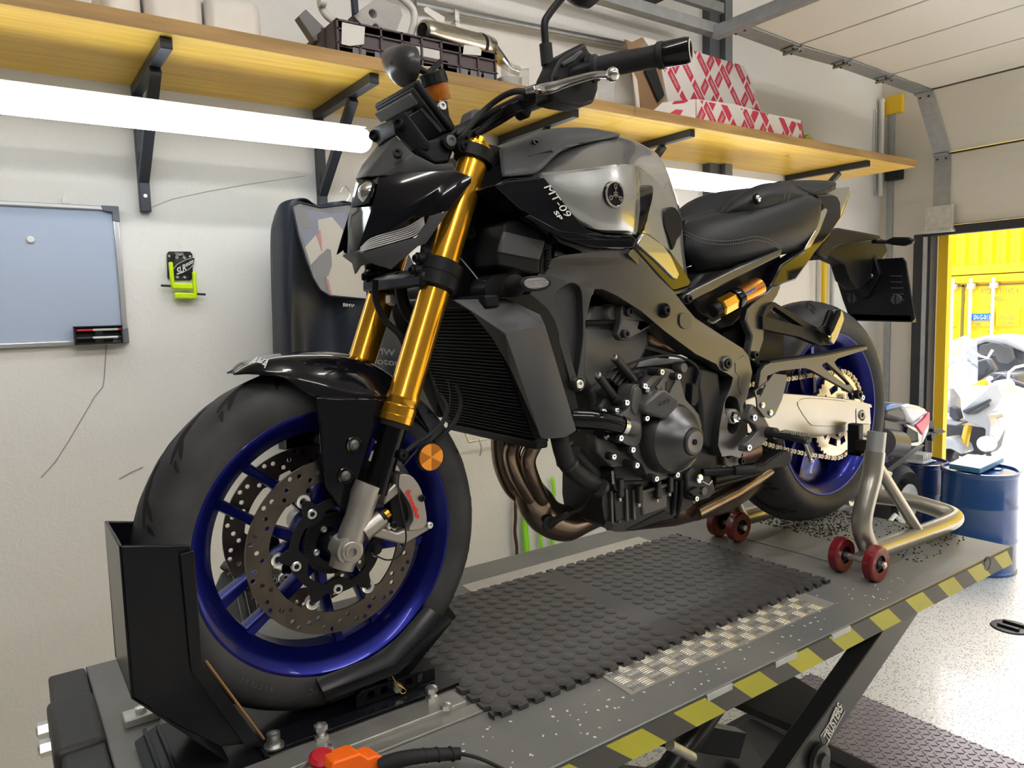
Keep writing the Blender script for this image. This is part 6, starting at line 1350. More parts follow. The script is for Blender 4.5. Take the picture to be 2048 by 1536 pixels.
# indicator
pp('indicator_mount', [(972, 590), (972, 568), (984, 552), (1004, 548), (1026, 552), (1034, 590), (1004, 596)], -.14, .05, M_mblk, bevel=.006, smooth=2)
def indicator(s):
    c0, c1 = mir(P(1030, 571, y=-.16), s), mir(P(1050, 570, y=-.22), s); MB().tube([c0, c0.lerp(c1, .4), c1], [.020, .014, .010], 20).build('indicator_stalk', M_rubber, bike)
    q = [(1042, 566), (1048, 556), (1062, 552), (1084, 551), (1096, 556), (1104, 564), (1102, 572), (1092, 579), (1070, 583), (1052, 580), (1044, 574)]
    body = MB().prism([mir(a, s) for a in crom([P(u, v, y=-.235) for u, v in q], 3, True)], (0, .022*s, 0)).build('indicator', M_mblk, bike, bevel=.004)
    q = [(1048, 567), (1053, 559), (1066, 556), (1086, 555), (1096, 561), (1098, 568), (1088, 575), (1068, 578), (1054, 575)]
    MB().prism([mir(a, s) for a in crom([P(u, v, y=-.2385) for u, v in q], 3, True)], (0, .004*s, 0)).build('indicator_lens', M_lens, body, bevel=.002)
both(indicator)
# --- radiator -------------------------------------------------------------------
RT, RB = V((.258, 0, .70)), V((.358, 0, .452)); rd = (RB-RT)
core = MB().prism([RT+V((0, -.152, 0)), RB+V((0, -.152, 0)), RB+V((.03, -.152, .012)), RT+V((.03, -.152, .012))], (0, .304, 0)).build('radiator', M_blk, bike)
fin = MB().bb((-.001, -.150, -.0010), (.004, .150, .0010)).mesh('radiator_fin', M_mblk)
for k in range(36):
    q = RT+rd*((k+.8)/37); inst(fin, 'radiator_fin', core, Matrix.Translation(q-V((.003, 0, 0))))
MB().beam(RT+V((.01, -.16, .008)), RT+V((.01, .16, .008)), .03, .022).build('radiator_tank', M_mblk, core, bevel=.004); MB().beam(RB+V((.01, -.16, -.008)), RB+V((.01, .16, -.008)), .03, .016).build('radiator_tank', M_mblk, core, bevel=.004)
MB().beam(RT+V((.01, .158, 0)), RB+V((.01, .158, 0)), .02, .03, V((0, 1, 0))).build('radiator_frame', M_mblk, core, bevel=.003)
polys('radiator_shroud', [(904, 600, -.125), (1013, 598, -.15), (1080, 630, -.188), (1090, 652, -.192), (1010, 666, -.205), (941, 622, -.15), (1152, 861, -.19), (1129, 875, -.19), (1088, 878, -.19), (1079, 872, -.188), (985, 674, -.175), (1022, 736, -.170), (1069, 818, -.170), (916, 606, -.13)],
      [(0, 1, 2, 3, 4, 5, 13), (4, 3, 6, 7, 8, 9), (5, 4, 10), (10, 4, 9, 12, 11)], M_grey, solid=.004, bevel=.003, mirror=True, sharp=20)
pp('inner_shroud', [(1000, 597), (1040, 590), (1062, 588), (1094, 615), (1110, 640), (1136, 720), (1166, 858), (1156, 866), (1140, 830), (1092, 655), (1078, 628), (1012, 598)], -.16, .05, M_mblk, bevel=.003, mirror=True)
# --- main frame -------------------------------------------------------------------
yfr = lambda u, v: -.15-.025*math.sin(PI*min(max((u-1060)/440, 0), 1))
pp('main_frame', [(1104, 517), (1120, 511), (1160, 506), (1229, 500), (1258, 498), (1275, 512), (1347, 582), (1372, 614), (1391, 636), (1440, 668), (1485, 696), (1498, 712), (1505, 745), (1496, 790), (1486, 812), (1490, 840), (1493, 870), (1488, 900), (1480, 917), (1462, 912), (1444, 914), (1436, 890), (1440, 850), (1448, 808), (1463, 772), (1466, 755), (1454, 747), (1440, 740), (1432, 728), (1391, 708), (1329, 662), (1282, 622), (1235, 592), (1204, 578), (1190, 578), (1182, 596), (1172, 636), (1168, 699), (1167, 746), (1172, 762), (1168, 776), (1156, 784), (1146, 778), (1142, 765), (1110, 655), (1091, 617), (1060, 589), (1079, 542)],
   yfr, .05, M_satin, holes=[[(1452, 800), (1458, 793), (1468, 794), (1476, 802), (1480, 825), (1478, 850), (1470, 866), (1460, 866), (1455, 855), (1458, 830), (1450, 815)], [(1135, 568), (1150, 567), (1163, 583), (1166, 640), (1165, 683), (1156, 745), (1150, 744), (1119, 636), (1107, 600), (1112, 583)]], bevel=.007, mirror=True, seg=4, sharp=45)
pp('frame_recess', [(1132, 563), (1152, 562), (1167, 583), (1170, 640), (1168, 690), (1158, 752), (1148, 750), (1114, 640), (1102, 600), (1108, 580)], lambda u, v: yfr(u, v)+.016, .012, M_satin, bevel=.003, mirror=True)
pp('frame_pocket', [(1470, 724), (1488, 710), (1498, 730), (1500, 750), (1492, 785), (1482, 790), (1476, 770), (1478, 752), (1470, 744)], lambda u, v: yfr(u, v)-.0015, .006, M_satin, bevel=.002)
hexbolt('frame_bolt', P(1330, 621, y=-.178), (0, -1, 0), .009, M_mblk, bike); MB().lathe([(.0095, .001), (.0145, -.0015), (.0155, .002)], P(1330, 621, y=-.177), (0, 1, 0), 24).build('bolt_recess', M_blk, bike)
pp('frame_cap', [(1361, 630), (1368, 626), (1377, 627), (1383, 636), (1383, 652), (1378, 658), (1368, 657), (1360, 648)], -.174, .006, M_satin, bevel=.002, smooth=2)
for u, v, r in ((1453, 727, .017), (1157, 768, .014)):
    c_ = P(u, v, y=yfr(u, v)-.004); MB().lathe([(.010, .004), (.011, -.003), (r-.002, -.004), (r, -.001), (r, .02)], c_, (0, 1, 0), 28).build('frame_boss', M_satin, bike); hexbolt('boss_bolt', c_+V((0, .002, 0)), (0, -1, 0), .009, M_bolt if u < 1200 else M_mblk, bike)
MB().lathe([(.0001, -.016), (.006, -.016), (.006, -.008), (.0135, -.008), (.0135, .0)], P(1468, 833, y=-.158), (0, 1, 0), 6).build('pivot_nut', M_chr, bike); MB().lathe([(.017, 0), (.017, .02)], P(1468, 833, y=-.152), (0, 1, 0), 28, caps=True).build('pivot_washer', M_galvl, bike)
# --- engine -------------------------------------------------------------------
pp('engine_block', [(1180, 780), (1230, 740), (1330, 730), (1400, 720), (1440, 740), (1450, 800), (1440, 900), (1440, 940), (1380, 960), (1225, 965), (1215, 900), (1190, 850)], -.125, .19, M_eng, bevel=.012)
pp('cylinder_head', [(1168, 640), (1180, 610), (1230, 612), (1300, 640), (1300, 690), (1275, 740), (1235, 790), (1190, 800), (1160, 750)], -.115, .23, M_engl, bevel=.012)
pp('cylinder_fin', [(1212, 770), (1235, 735), (1262, 745), (1240, 790)], -.125, .02, M_eng, bevel=.003)
for k in range(4): MB().beam(P(1216+k*7, 758+k*6, y=-.128), P(1243+k*7, 722+k*7, y=-.128), .004, .02, V((0, 1, 0))).build('cylinder_rib', M_engl, bike)
pp('intake_body', [(1180, 600), (1200, 585), (1290, 625), (1300, 650), (1240, 660), (1185, 640)], -.09, .18, M_blk, bevel=.01)
pp('throttle_cover', [(1300, 660), (1340, 668), (1380, 700), (1370, 712), (1330, 700), (1300, 690)], -.12, .06, M_hdr, bevel=.01)
MB().lathe([(.0001, 0), (.014, 0), (.017, .004), (.018, .03)], P(1228, 626, y=-.13), (0, 1, 0), 24).build('throttle_stub', M_cast, bike); MB().cyl(P(1170, 646, y=-.12), P(1240, 645, y=-.13), .006).build('fuel_pipe', M_mblk, bike)
pp('engine_bracket', [(1243, 611), (1256, 610), (1306, 635), (1309, 648), (1300, 655), (1258, 680), (1244, 682), (1235, 670), (1240, 655), (1243, 640)], -.150, .02, M_engl, bevel=.004)
for u, v in ((1256, 624), (1301, 644), (1249, 668)): hexbolt('bracket_bolt', P(u, v, y=-.155), (0, -1, 0), .009, M_eng, bike, h=.008)
for a, b_ in (((1230, 716), (1268, 760)), ((1197, 752), (1232, 800))):
    p0, p1 = P(*a, y=-.155), P(*b_, y=-.145); MB().cyl(p0, p1, .0085).build('mount_stud', M_eng, bike); hexbolt('stud_bolt', p0, p0-p1, .007, M_cast, bike)
MB().sph(P(1270, 748, y=-.14), .018, 16, (1.3, .8, .7)).build('vacuum_cap', M_mblk, bike)
T([(1195, 760, -.14), (1240, 735, -.14), (1300, 715, -.15), (1350, 712, -.155), (1385, 726, -.16), (1398, 745, -.16), (1392, 770, -.16)], .0028, M_rubber, 'engine_cable')
pp('plug_connector', [(1385, 768), (1396, 766), (1398, 800), (1392, 812), (1382, 812)], -.16, .02, M_mblk, bevel=.002)
MB().lathe([(.0001, -.005), (.010, -.005), (.012, 0), (.012, .02)], P(1365, 735, y=-.15), (0, 1, 0), 24).build('breather_cap', M_engl, bike)
pp('clutch_side_cover', [(1400, 735), (1440, 745), (1445, 800), (1440, 880), (1420, 900), (1405, 880), (1400, 800), (1395, 770)], -.14, .05, M_eng, bevel=.008)
pp('generator_cover', [(1282, 788), (1290, 768), (1318, 742), (1330, 737), (1345, 740), (1356, 752), (1365, 775), (1372, 800), (1398, 830), (1404, 870), (1398, 905), (1380, 935), (1345, 950), (1318, 962), (1298, 958), (1285, 930), (1268, 915), (1262, 895), (1270, 860)], -.160, .05, M_engl, bevel=.006, smooth=2, seg=3)
pp('cover_rib', [(1312, 775), (1336, 745), (1340, 748), (1318, 782)], -.164, .01, M_engl, bevel=.002); pp('cover_rib', [(1338, 790), (1354, 756), (1358, 760), (1345, 795)], -.164, .01, M_engl, bevel=.002)
pp('cover_pocket', [(1300, 776), (1322, 752), (1325, 780), (1330, 792), (1310, 790)], -.1615, .004, M_eng, bevel=.001); pp('cover_pocket', [(1342, 760), (1350, 762), (1344, 790), (1332, 790), (1332, 764)], -.1615, .004, M_eng, bevel=.001)
gc = V((.692, 0, .418))
MB().lathe([(.0001, -.234), (.004, -.234), (.0055, -.236), (.006, -.2405), (.021, -.2415), (.0255, -.240), (.026, -.236), (.030, -.237), (.037, -.232), (.050, -.215), (.058, -.205), (.068, -.196), (.073, -.186), (.075, -.175), (.076, -.15)], gc, (0, 1, 0), 72).build('stator_cover', M_satin, bike, sharp=18)
MB().lathe([(.0001, -.2425), (.0065, -.2425)], gc, (0, 1, 0), 6).build('hex_socket', M_blk, bike)
MB().lathe([(.0255, -.2395), (.0268, -.2405), (.028, -.2385)], gc, (0, 1, 0), 40).build('plug_ring', M_eng, bike)
yl = lambda u, v: -.192-.0005*(u-1290)
pp('logo_block', [(1288, 812), (1296, 802), (1320, 782), (1332, 780), (1360, 800), (1358, 812), (1345, 826), (1332, 838), (1322, 836), (1290, 824)], yl, .03, M_engl, bevel=.004)
text_px('lettering', 'CP3', (1318, 812), (1340, 803), (1316, 806), (-.2075, -.2185, -.2065), M_blk, bike, shear=.2)
pp('water_pump', [(1262, 790), (1265, 775), (1272, 769), (1284, 771), (1290, 782), (1290, 800), (1282, 830), (1284, 860), (1280, 885), (1262, 893), (1240, 880), (1232, 862), (1236, 835), (1250, 822), (1260, 812)], -.172, .04, M_engl, bevel=.006, smooth=2, seg=3)
pp('pump_panel', [(1266, 790), (1270, 776), (1278, 774), (1284, 782), (1283, 800), (1276, 826), (1268, 826), (1264, 812)], -.176, .006, M_engl, bevel=.003, smooth=2)
for u, v in ((1321, 744), (1355, 753), (1287, 772), (1292, 780), (1251, 805), (1231, 821), (1205, 823), (1291, 836), (1212, 873), (1239, 876), (1263, 899), (1225, 913), (1271, 930), (1319, 889), (1310, 957), (1352, 949)):
    y_ = -.176 if u > 1232 else -.155; y_ = -.197 if (u, v) == (1319, 889) else y_
    q = P(u, v, y=y_); MB().cyl(q, q+V((0, .03, 0)), .008, seg=14).build('bolt_boss', M_eng, bike); hexbolt('cover_bolt', q, (0, -1, 0), .0062, M_chr, bike, h=.006)
MB().tube([P(1140, 836, y=-.15), P(1175, 838, y=-.165), P(1205, 842, y=-.17), P(1238, 850, y=-.172)], [.0205, .0205, .0195, .0185], 24).build('coolant_hose', M_rubber, bike).data.materials[0] = M_blackg
MB().tube([P(1240, 850, y=-.172), P(1248, 852, y=-.172)], .0197, 24).build('hose_clamp', M_chr, bike); MB().tube([P(1248, 852, y=-.172), P(1270, 857, y=-.175)], .0165, 20).build('pump_pipe', M_engl, bike)
MB().tube(crom([P(*a[:2], y=a[2]) for a in ((1118, 872, -.16), (1126, 905, -.16), (1138, 932, -.155), (1165, 955, -.15), (1202, 978, -.14))], 5), .0175, 20).build('coolant_hose', M_rubber, bike)
for a, b_ in (((1126, 884), (1127, 888)), ((1136, 926), (1140, 932)), ((1198, 974), (1203, 979))): MB().tube([P(*a, y=-.157), P(*b_, y=-.157)], .0192, 20).build('hose_clamp', M_eng, bike)
MB().tube([P(1148, 905, y=-.1), P(1190, 950, y=-.1)], .016, 18).build('oil_cooler_pipe', M_eng, bike)
MB().tube([P(1205, 958, y=-.10), P(1232, 956, y=-.125)], .027, 30).build('oil_filter', M_mblk, bike)
text_px('lettering', 'GENUINE', (1222, 942), (1224, 968), (1227, 942), (-.143, -.143, -.143), M_galv, bike)
pp('oil_pan', [(1205, 962), (1290, 955), (1382, 950), (1392, 990), (1385, 1012), (1340, 1038), (1300, 1050), (1248, 1064), (1228, 1062), (1210, 1050), (1204, 1010)], -.115, .13, M_eng, bevel=.01)
pp('pan_panel', [(1282, 985), (1335, 972), (1335, 1015), (1286, 1032)], -.119, .01, M_engl, bevel=.003); pp('pan_flange', [(1280, 982), (1342, 965), (1342, 972), (1280, 990)], -.126, .012, M_engl, bevel=.002)
for u, v in ((1240, 995), (1278, 1006), (1315, 997), (1339, 985)): q = P(u, v, y=-.126); MB().beam(q+V((0, 0, .04)), q, .014, .014).build('pan_boss', M_eng, bike, bevel=.003); MB().cyl(q, q-V((0, 0, .007)), .005, seg=6).build('pan_bolt', M_chr, bike)
MB().cyl(P(1218, 1052, y=-.13), P(1218, 1052, y=-.12), .0105, seg=6).build('drain_bolt', M_eng, bike)
pp('engine_panel', [(1212, 790), (1250, 800), (1240, 830), (1200, 860), (1180, 850)], -.14, .03, M_eng, bevel=.006)
pp('engine_panel', [(1190, 870), (1230, 885), (1262, 905), (1262, 930), (1225, 935), (1195, 905)], -.14, .03, M_engl, bevel=.006)
for u in (1222, 1236, 1252, 1266): MB().beam(P(u, 975+(u-1222)*.1, y=-.119), P(u+2, 1048-(u-1222)*.2, y=-.119), .006, .006, V((0, 1, 0))).build('pan_rib', M_engl, bike, bevel=.001)
pp('pan_column', [(1228, 985), (1242, 983), (1246, 1040), (1232, 1046)], -.123, .01, M_eng, bevel=.003)
for u in (1350, 1362): T([(u, 960, -.13), (u-2, 1000, -.12), (u-10, 1036, -.11)], .006, M_mblk, 'drain_hose')
# --- exhaust -------------------------------------------------------------------
HT = lambda pts, r: MB().tube(crom([P(*p[:2], y=p[2]) for p in pts], 6), r, 22).build('exhaust_header', M_hdr, bike, sharp=60)
HT([(1000, 845, .05), (997, 890, .05), (1003, 934, .045), (1022, 975, .03), (1050, 1000, .01)], .0165)
HT([(1062, 850, -.03), (1035, 880, -.035), (1024, 908, -.035), (1033, 945, -.03), (1052, 980, -.02), (1070, 1010, -.01)], .0175)
HT([(1085, 870, -.09), (1066, 895, -.08), (1056, 925, -.07), (1068, 965, -.05), (1085, 1000, -.03)], .0155)
MB().tube(crom([P(*p[:2], y=p[2]) for p in ((1052, 968, 0), (1068, 1000, 0), (1092, 1032, 0), (1128, 1046, 0), (1165, 1034, 0), (1205, 1022, 0), (1260, 1015, 0))], 6), [.030, .031, .033, .0345, .036, .0375, .039]+[.040]*12+[.040-.0008*i for i in range(18)], 32).build('collector', M_hdr, bike, sharp=60)
MB().tube([P(1046, 960, y=0), P(1054, 972, y=0)], .032, 32).build('collector_band', M_hdr, bike)
sensor = MB().tube([P(1100, 1048, y=-.042), P(1112, 1040, y=-.055), P(1138, 1028, y=-.07)], [.010, .008, .006], 14).build('oxygen_sensor', M_eng, bike); T([(1138, 1028, -.07), (1160, 1018, -.08), (1175, 1000, -.09), (1180, 988, -.1)], .0035, M_rubber, 'sensor_cable')
MB().lathe([(.0001, 0), (.015, 0), (.017, .003)], P(1100, 1048, y=-.045), (0.1, 1, .2), 20).build('sensor_bung', M_eng, bike)
MB().tube([P(1230, 1025, y=.0), P(1340, 1010, y=.0), P(1440, 985, y=.0), P(1500, 950, y=.0), P(1545, 920, y=0)], [.045, .052, .055, .05, .04], 32).build('muffler', M_hdr, bike, sharp=60)
MB().tube([P(1463, 905, y=-.08), P(1502, 898, y=-.08)], .034, 24).build('muffler_end', mat('dull copper canister', (.25, .17, .14), .45, .7), bike)
MB().tube([P(1390, 1026, y=-.06), P(1470, 985, y=-.06), P(1560, 925, y=-.06)], [.02, .021, .018], 20).build('tail_pipe', M_hdr, bike)
pp('belly_guard', [(1252, 1060), (1330, 1020), (1345, 1030), (1350, 1038), (1310, 1048), (1270, 1062)], -.118, .02, M_mblk, bevel=.003)
# --- rear end -------------------------------------------------------------------
ysa = -.14
pp('swingarm', [(1490, 800), (1545, 780), (1560, 786), (1652, 793), (1704, 799), (1743, 809), (1745, 815), (1712, 817), (1711, 822), (1712, 850), (1704, 856), (1690, 864), (1625, 876), (1590, 882), (1540, 872), (1495, 866)], ysa, .05, M_alu2, bevel=.010, mirror=True, seg=4, sharp=50)
pp('arm_pressing', [(1600, 800), (1620, 796), (1690, 802), (1698, 812), (1697, 842), (1680, 852), (1632, 852), (1618, 846), (1596, 812)], ysa-.0015, .004, M_alu2, bevel=.002, smooth=2)
pp('axle_block', [(1712, 815), (1740, 815), (1742, 848), (1713, 850)], ysa+.002, .03, M_alu2, holes=[[(1718, 830), (1721, 821), (1727, 821), (1730, 830), (1728, 840), (1721, 840)]], bevel=.002); MB().lathe([(.007, -.001), (.0115, -.002), (.0125, .002)], P(1724, 830, y=ysa), (0, 1, 0), 24).build('axle_ring', M_cast, bike)
MB().cyl(P(1724, 830, y=ysa+.006), P(1724, 830, y=ysa+.006)+V((0, .27, 0)), .0105).build('rear_axle', M_mblk, bike)
pp('adjuster_plate', [(1708, 848), (1741, 848), (1741, 856), (1735, 880), (1725, 888), (1708, 884)], ysa-.004, .02, M_cast, bevel=.002); hexbolt('adjuster_bolt', P(1733, 871, y=ysa-.005), (0, -1, 0), .007, M_chr, bike)
pp('chain_guard', [(1516, 776), (1522, 742), (1530, 731), (1540, 726), (1651, 711), (1733, 693), (1736, 698), (1676, 717), (1669, 724), (1672, 730), (1708, 777), (1709, 787), (1702, 786), (1694, 780), (1622, 740), (1610, 736), (1560, 742), (1535, 752), (1530, 778)], -.15, .012, M_satin, holes=[[(1645, 729), (1651, 726), (1656, 727), (1697, 765), (1695, 769), (1690, 768), (1649, 737)]], bevel=.002)
pp('chain_guard_top', [(1540, 722), (1651, 707), (1733, 690), (1733, 694), (1651, 712), (1540, 727)], -.149, .03, M_mblk, bevel=.001)
hexbolt('guard_bolt', P(1713, 789, y=-.152), (0, -1, 0), .012, M_mblk, bike); hexbolt('guard_bolt', P(1722, 795, y=-.12), (0, -1, 0), .008, M_chr, bike)
pp('hugger', [(1500, 720), (1498, 660), (1510, 615), (1535, 602), (1560, 640), (1572, 668), (1568, 700), (1574, 718), (1520, 735)], -.085, .17, M_mblk, bevel=.01)
# sprocket and chain
yc = -.105
loops = []
teeth = 45
loops.append([(V((1, 0)).x*0+(.117+(.004 if k % 2 else -.004))*math.cos(2*PI*k/90), (.117+(.004 if k % 2 else -.004))*math.sin(2*PI*k/90)) for k in range(90)])
loops.append(circ(0, 0, .035, 30))
for k in range(10):
    a0 = 2*PI*k/10; r0_, r1_ = .068, .088; w_ = .02 if k % 2 else .012
    loops.append([((r0_ if i in (0, 3) else r1_)*math.cos(a0+(-1 if i < 2 else 1)*w_/.08), (r0_ if i in (0, 3) else r1_)*math.sin(a0+(-1 if i < 2 else 1)*w_/.08)) for i in range(4)])
sp_ = curve_plate('sprocket', loops, .006, mat('anodised sprocket', (.62, .55, .42), .3, .9), Matrix.Translation((RW.x, yc+.006, RW.z)) @ MXZ, bike)
for k in range(6): a = 2*PI*k/6+.3; hexbolt('sprocket_nut', (RW.x+.052*math.cos(a), yc, RW.z+.052*math.sin(a)), (0, -1, 0), .008, M_chr, sp_, socket=False)
MB().lathe([(.0001, -.0), (.058, 0), (.062, .02), (.062, .05)], (RW.x, yc+.012, RW.z), (0, 1, 0), 40).build('sprocket_carrier', M_mblk, sp_)
MB().lathe([(.05, 0), (.11, 0), (.11, .005), (.05, .005)], (RW.x, .1, RW.z), (0, 1, 0), 48, closed=True).build('rear_brake_disc', M_disc, rw)
fs = V((.935, 0, .452)); R0, R1 = .120, .042; dd_ = RW-fs; dist = math.hypot(dd_.x, dd_.z); base = math.atan2(dd_.z, dd_.x); off = math.acos((R0-R1)/dist)
path = []
tp = lambda c, r, a: V((c.x+r*math.cos(a), yc+.008, c.z+r*math.sin(a)))
aT, aB = base+PI-off, base-PI+off
A_, B_ = tp(fs, R1, aT), tp(RW, R0, aT); n_ = 60
path += [A_.lerp(B_, i/n_) for i in range(n_)]
a = aT
while a > aB-0: path.append(tp(RW, R0, a)); a -= .03
C_, D_ = tp(RW, R0, aB), tp(fs, R1, aB); path += [C_.lerp(D_, i/n_)-V((0, 0, .012*math.sin(PI*i/n_))) for i in range(n_)]
a = aB
while a > aT-2*PI: path.append(tp(fs, R1, a)); a -= .1
path.append(path[0]); acc = [0]
for p, q in zip(path, path[1:]): acc.append(acc[-1]+(q-p).length)
N = int(acc[-1]/.0159); ch = MB().lathe([(.012, -.004), (R1-.004, -.004), (R1-.004, .004), (.012, .004)], (fs.x, yc+.008, fs.z), (0, 1, 0), 30, closed=True).build('chain', M_chain, bike)
def link_mesh(dy):
    mb = MB()
    for y in (-dy, dy):
        q = [(.0079+.0062*math.cos(t), .0062*math.sin(t)) for t in [(-PI/2+PI*i/6) for i in range(7)]]; q = q+[(-x, -z) for x, z in q]
        q = q[:7]+[(0, .0042)]+q[7:]+[(0, -.0042)]
        mb.prism([V((x, y-.0009, z)) for x, z in q], (0, .0018, 0))
    for x in (-.0079, .0079): mb.cyl((x, -dy-.0022, 0), (x, dy+.0022, 0), .0028, seg=8)
    return mb.mesh('chain_link', M_chain)
lm = (link_mesh(.0072), link_mesh(.0050)); j = 0
for k in range(N):
    t = acc[-1]*k/N; t2 = acc[-1]*(k+1)/N
    def atl(t):
        i = next((i for i in range(len(acc)-1) if acc[i+1] >= t), len(acc)-2); f_ = (t-acc[i])/max(acc[i+1]-acc[i], 1e-9); return path[i].lerp(path[i+1], f_)
    p, q = atl(t), atl(min(t2, acc[-1])); m_ = (p+q)/2; d_ = q-p; ang = math.atan2(d_.z, d_.x)
    inst(lm[k % 2], 'chain_link', ch, Matrix.Translation(m_) @ Matrix.Rotation(-ang, 4, 'Y'))
# foot rests
pp('heel_guard', [(1537, 762), (1548, 747), (1573, 750), (1575, 756), (1564, 800), (1550, 830), (1540, 837), (1530, 835), (1515, 815), (1514, 800), (1509, 782)], -.192, .004, M_satin, holes=[[(1528, 770), (1531, 772), (1520, 794), (1513, 783)]], bevel=.0015)
for u, v in ((1525, 810), (1541, 825)): MB().lathe([(.0001, -.003), (.003, -.003), (.007, -.002), (.0075, 0)], P(u, v, y=-.193), (0, 1, 0), 20).build('guard_screw', M_chr, bike)
pp('rest_bracket', [(1498, 829), (1506, 808), (1516, 816), (1532, 838), (1541, 854), (1539, 876), (1522, 894), (1500, 905), (1489, 903), (1490, 890), (1506, 876), (1517, 863), (1510, 850), (1497, 842)], -.185, .02, M_engl, bevel=.004, seg=3)
for u, v in ((1507, 835), (1496, 895)): hexbolt('bracket_bolt', P(u, v, y=-.19), (0, -1, 0), .008, M_chr, bike, h=.005)
def peg(s):
    a = P(1543, 866, y=-.195); L_ = a.y-P(1618, 877, x=a.x).y
    m = lambda dx, dy, dz: mir(a+V((dx, -dy, dz)), s)
    MB().cyl(m(0, -.01, 0), m(0, .012, 0), .0135).build('peg_hinge', M_eng, bike)
    MB().beam(m(0, .005, 0), m(.0, L_, -.006), .026, .014, V((0, 0, 1))).build('foot_peg', M_eng, bike, bevel=.004)
    sp2 = MB()
    for i in range(13):
        for j in range(4): q = m(-.010+.0065*j, .03+i*(L_-.035)/13, .0075-.003*(.03+i*(L_-.035)/13)/.05*.6); sp2.cyl(q, q+V((0, 0, .004)), .0030, .0016, 6)
    sp2.build('peg_studs', M_chr, bike)
    MB().cyl(m(.0, L_-.012, -.012), m(.003, L_+.004, -.05), .0038).build('peg_feeler', M_chr, bike); MB().sph(m(.003, L_+.004, -.05), .0055, 10).build('feeler_tip', M_chr, bike)
both(peg)
pp('passenger_bracket', [(1525, 632), (1534, 612), (1549, 604), (1620, 648), (1650, 662), (1662, 678), (1662, 690), (1640, 690), (1600, 674), (1526, 658)], -.155, .02, M_mblk, holes=[[(1547, 616), (1551, 615), (1602, 650), (1600, 652), (1535, 634), (1534, 630)]], bevel=.003)
pp('passenger_peg', [(1661, 683), (1661, 656), (1678, 622), (1682, 618), (1688, 626), (1690, 638), (1676, 676), (1668, 690)], -.18, .02, M_alu2, bevel=.004)
pp('peg_rubber', [(1660, 656), (1678, 621), (1683, 619), (1682, 630), (1668, 662), (1661, 672)], -.186, .01, M_blk, bevel=.002); pp('peg_hook', [(1636, 660), (1650, 650), (1656, 635), (1662, 620), (1667, 622), (1669, 638), (1662, 640), (1656, 660), (1650, 668)], -.175, .012, M_mblk, bevel=.003, smooth=2); hexbolt('peg_bolt', P(1655, 669, y=-.172), (0, -1, 0), .008, M_chr, bike)
pp('subframe_strut', [(1546, 573), (1563, 572), (1556, 590), (1528, 632), (1524, 640), (1529, 660), (1528, 680), (1516, 715), (1508, 724), (1499, 716), (1498, 705), (1504, 672), (1491, 642), (1496, 618), (1515, 598), (1535, 585)], -.145, .02, M_satin, bevel=.004, seg=3); hexbolt('strut_bolt', P(1508, 710, y=-.148), (0, -1, 0), .009, M_mblk, bike)
pp('subframe_rail', [(1366, 594), (1374, 588), (1386, 580), (1480, 533), (1566, 497), (1562, 512), (1552, 517), (1478, 554), (1388, 600), (1384, 607), (1370, 608)], -.14, .02, M_satin, bevel=.004, mirror=True); hexbolt('rail_bolt', P(1375, 598, y=-.143), (0, -1, 0), .009, M_mblk, bike)
pp('under_seat_panel', [(1378, 575), (1400, 548), (1480, 530), (1560, 505), (1580, 560), (1550, 580), (1510, 610), (1470, 650), (1440, 660), (1395, 625)], -.10, .20, M_mblk, bevel=.008)
pp('shock_cover', [(1440, 660), (1500, 640), (1500, 760), (1450, 740)], -.06, .12, M_blk, bevel=.01)
# remote shock reservoir
a, b_ = P(1437, 617, y=-.13), P(1516, 574, y=-.13); d = (b_-a).normalized(); L = (b_-a).length
res = MB().lathe([(.0001, L), (.022, L), (.024, L-.003), (.024, L*.46), (.0245, L*.45)], a, d, 40).build('shock_reservoir', M_gold, bike, sharp=30)
res.data.materials[0] = mat('orange gold reservoir', (.62, .26, .05), .22, .9)
MB().lathe([(.0255, L*.34), (.0262, L*.36), (.0262, L*.46), (.0255, L*.48)], a, d, 40, closed=True).build('reservoir_band', M_blackg, res); MB().lathe([(.018, 0), (.0225, .003), (.0225, L*.34), (.0001, L*.34)], a, d, 8).build('adjuster_knob', M_gold, res, sharp=20); MB().lathe([(.0001, -.02), (.014, -.02), (.016, -.016), (.016, .004), (.0001, .004)], a, d, 24).build('reservoir_head', M_mblk, res)
M_ohb = mat('label blue', (.01, .04, .30), .4)
e_ = lambda u, v: P(u, v, y=-.1535)
MB().prism([e_(1488, 588), (e_(1511, 575)), e_(1513, 583), e_(1491, 596)], (0, .002, 0)).build('label', M_ohb, res); text_px('lettering', 'OHLINS', (1491, 593), (1512, 581), (1490, 589), -.1542, M_galvl, res)
T([(1440, 636, -.12), (1425, 645, -.11), (1416, 640, -.1)], .004, M_bolt, 'shock_hose')
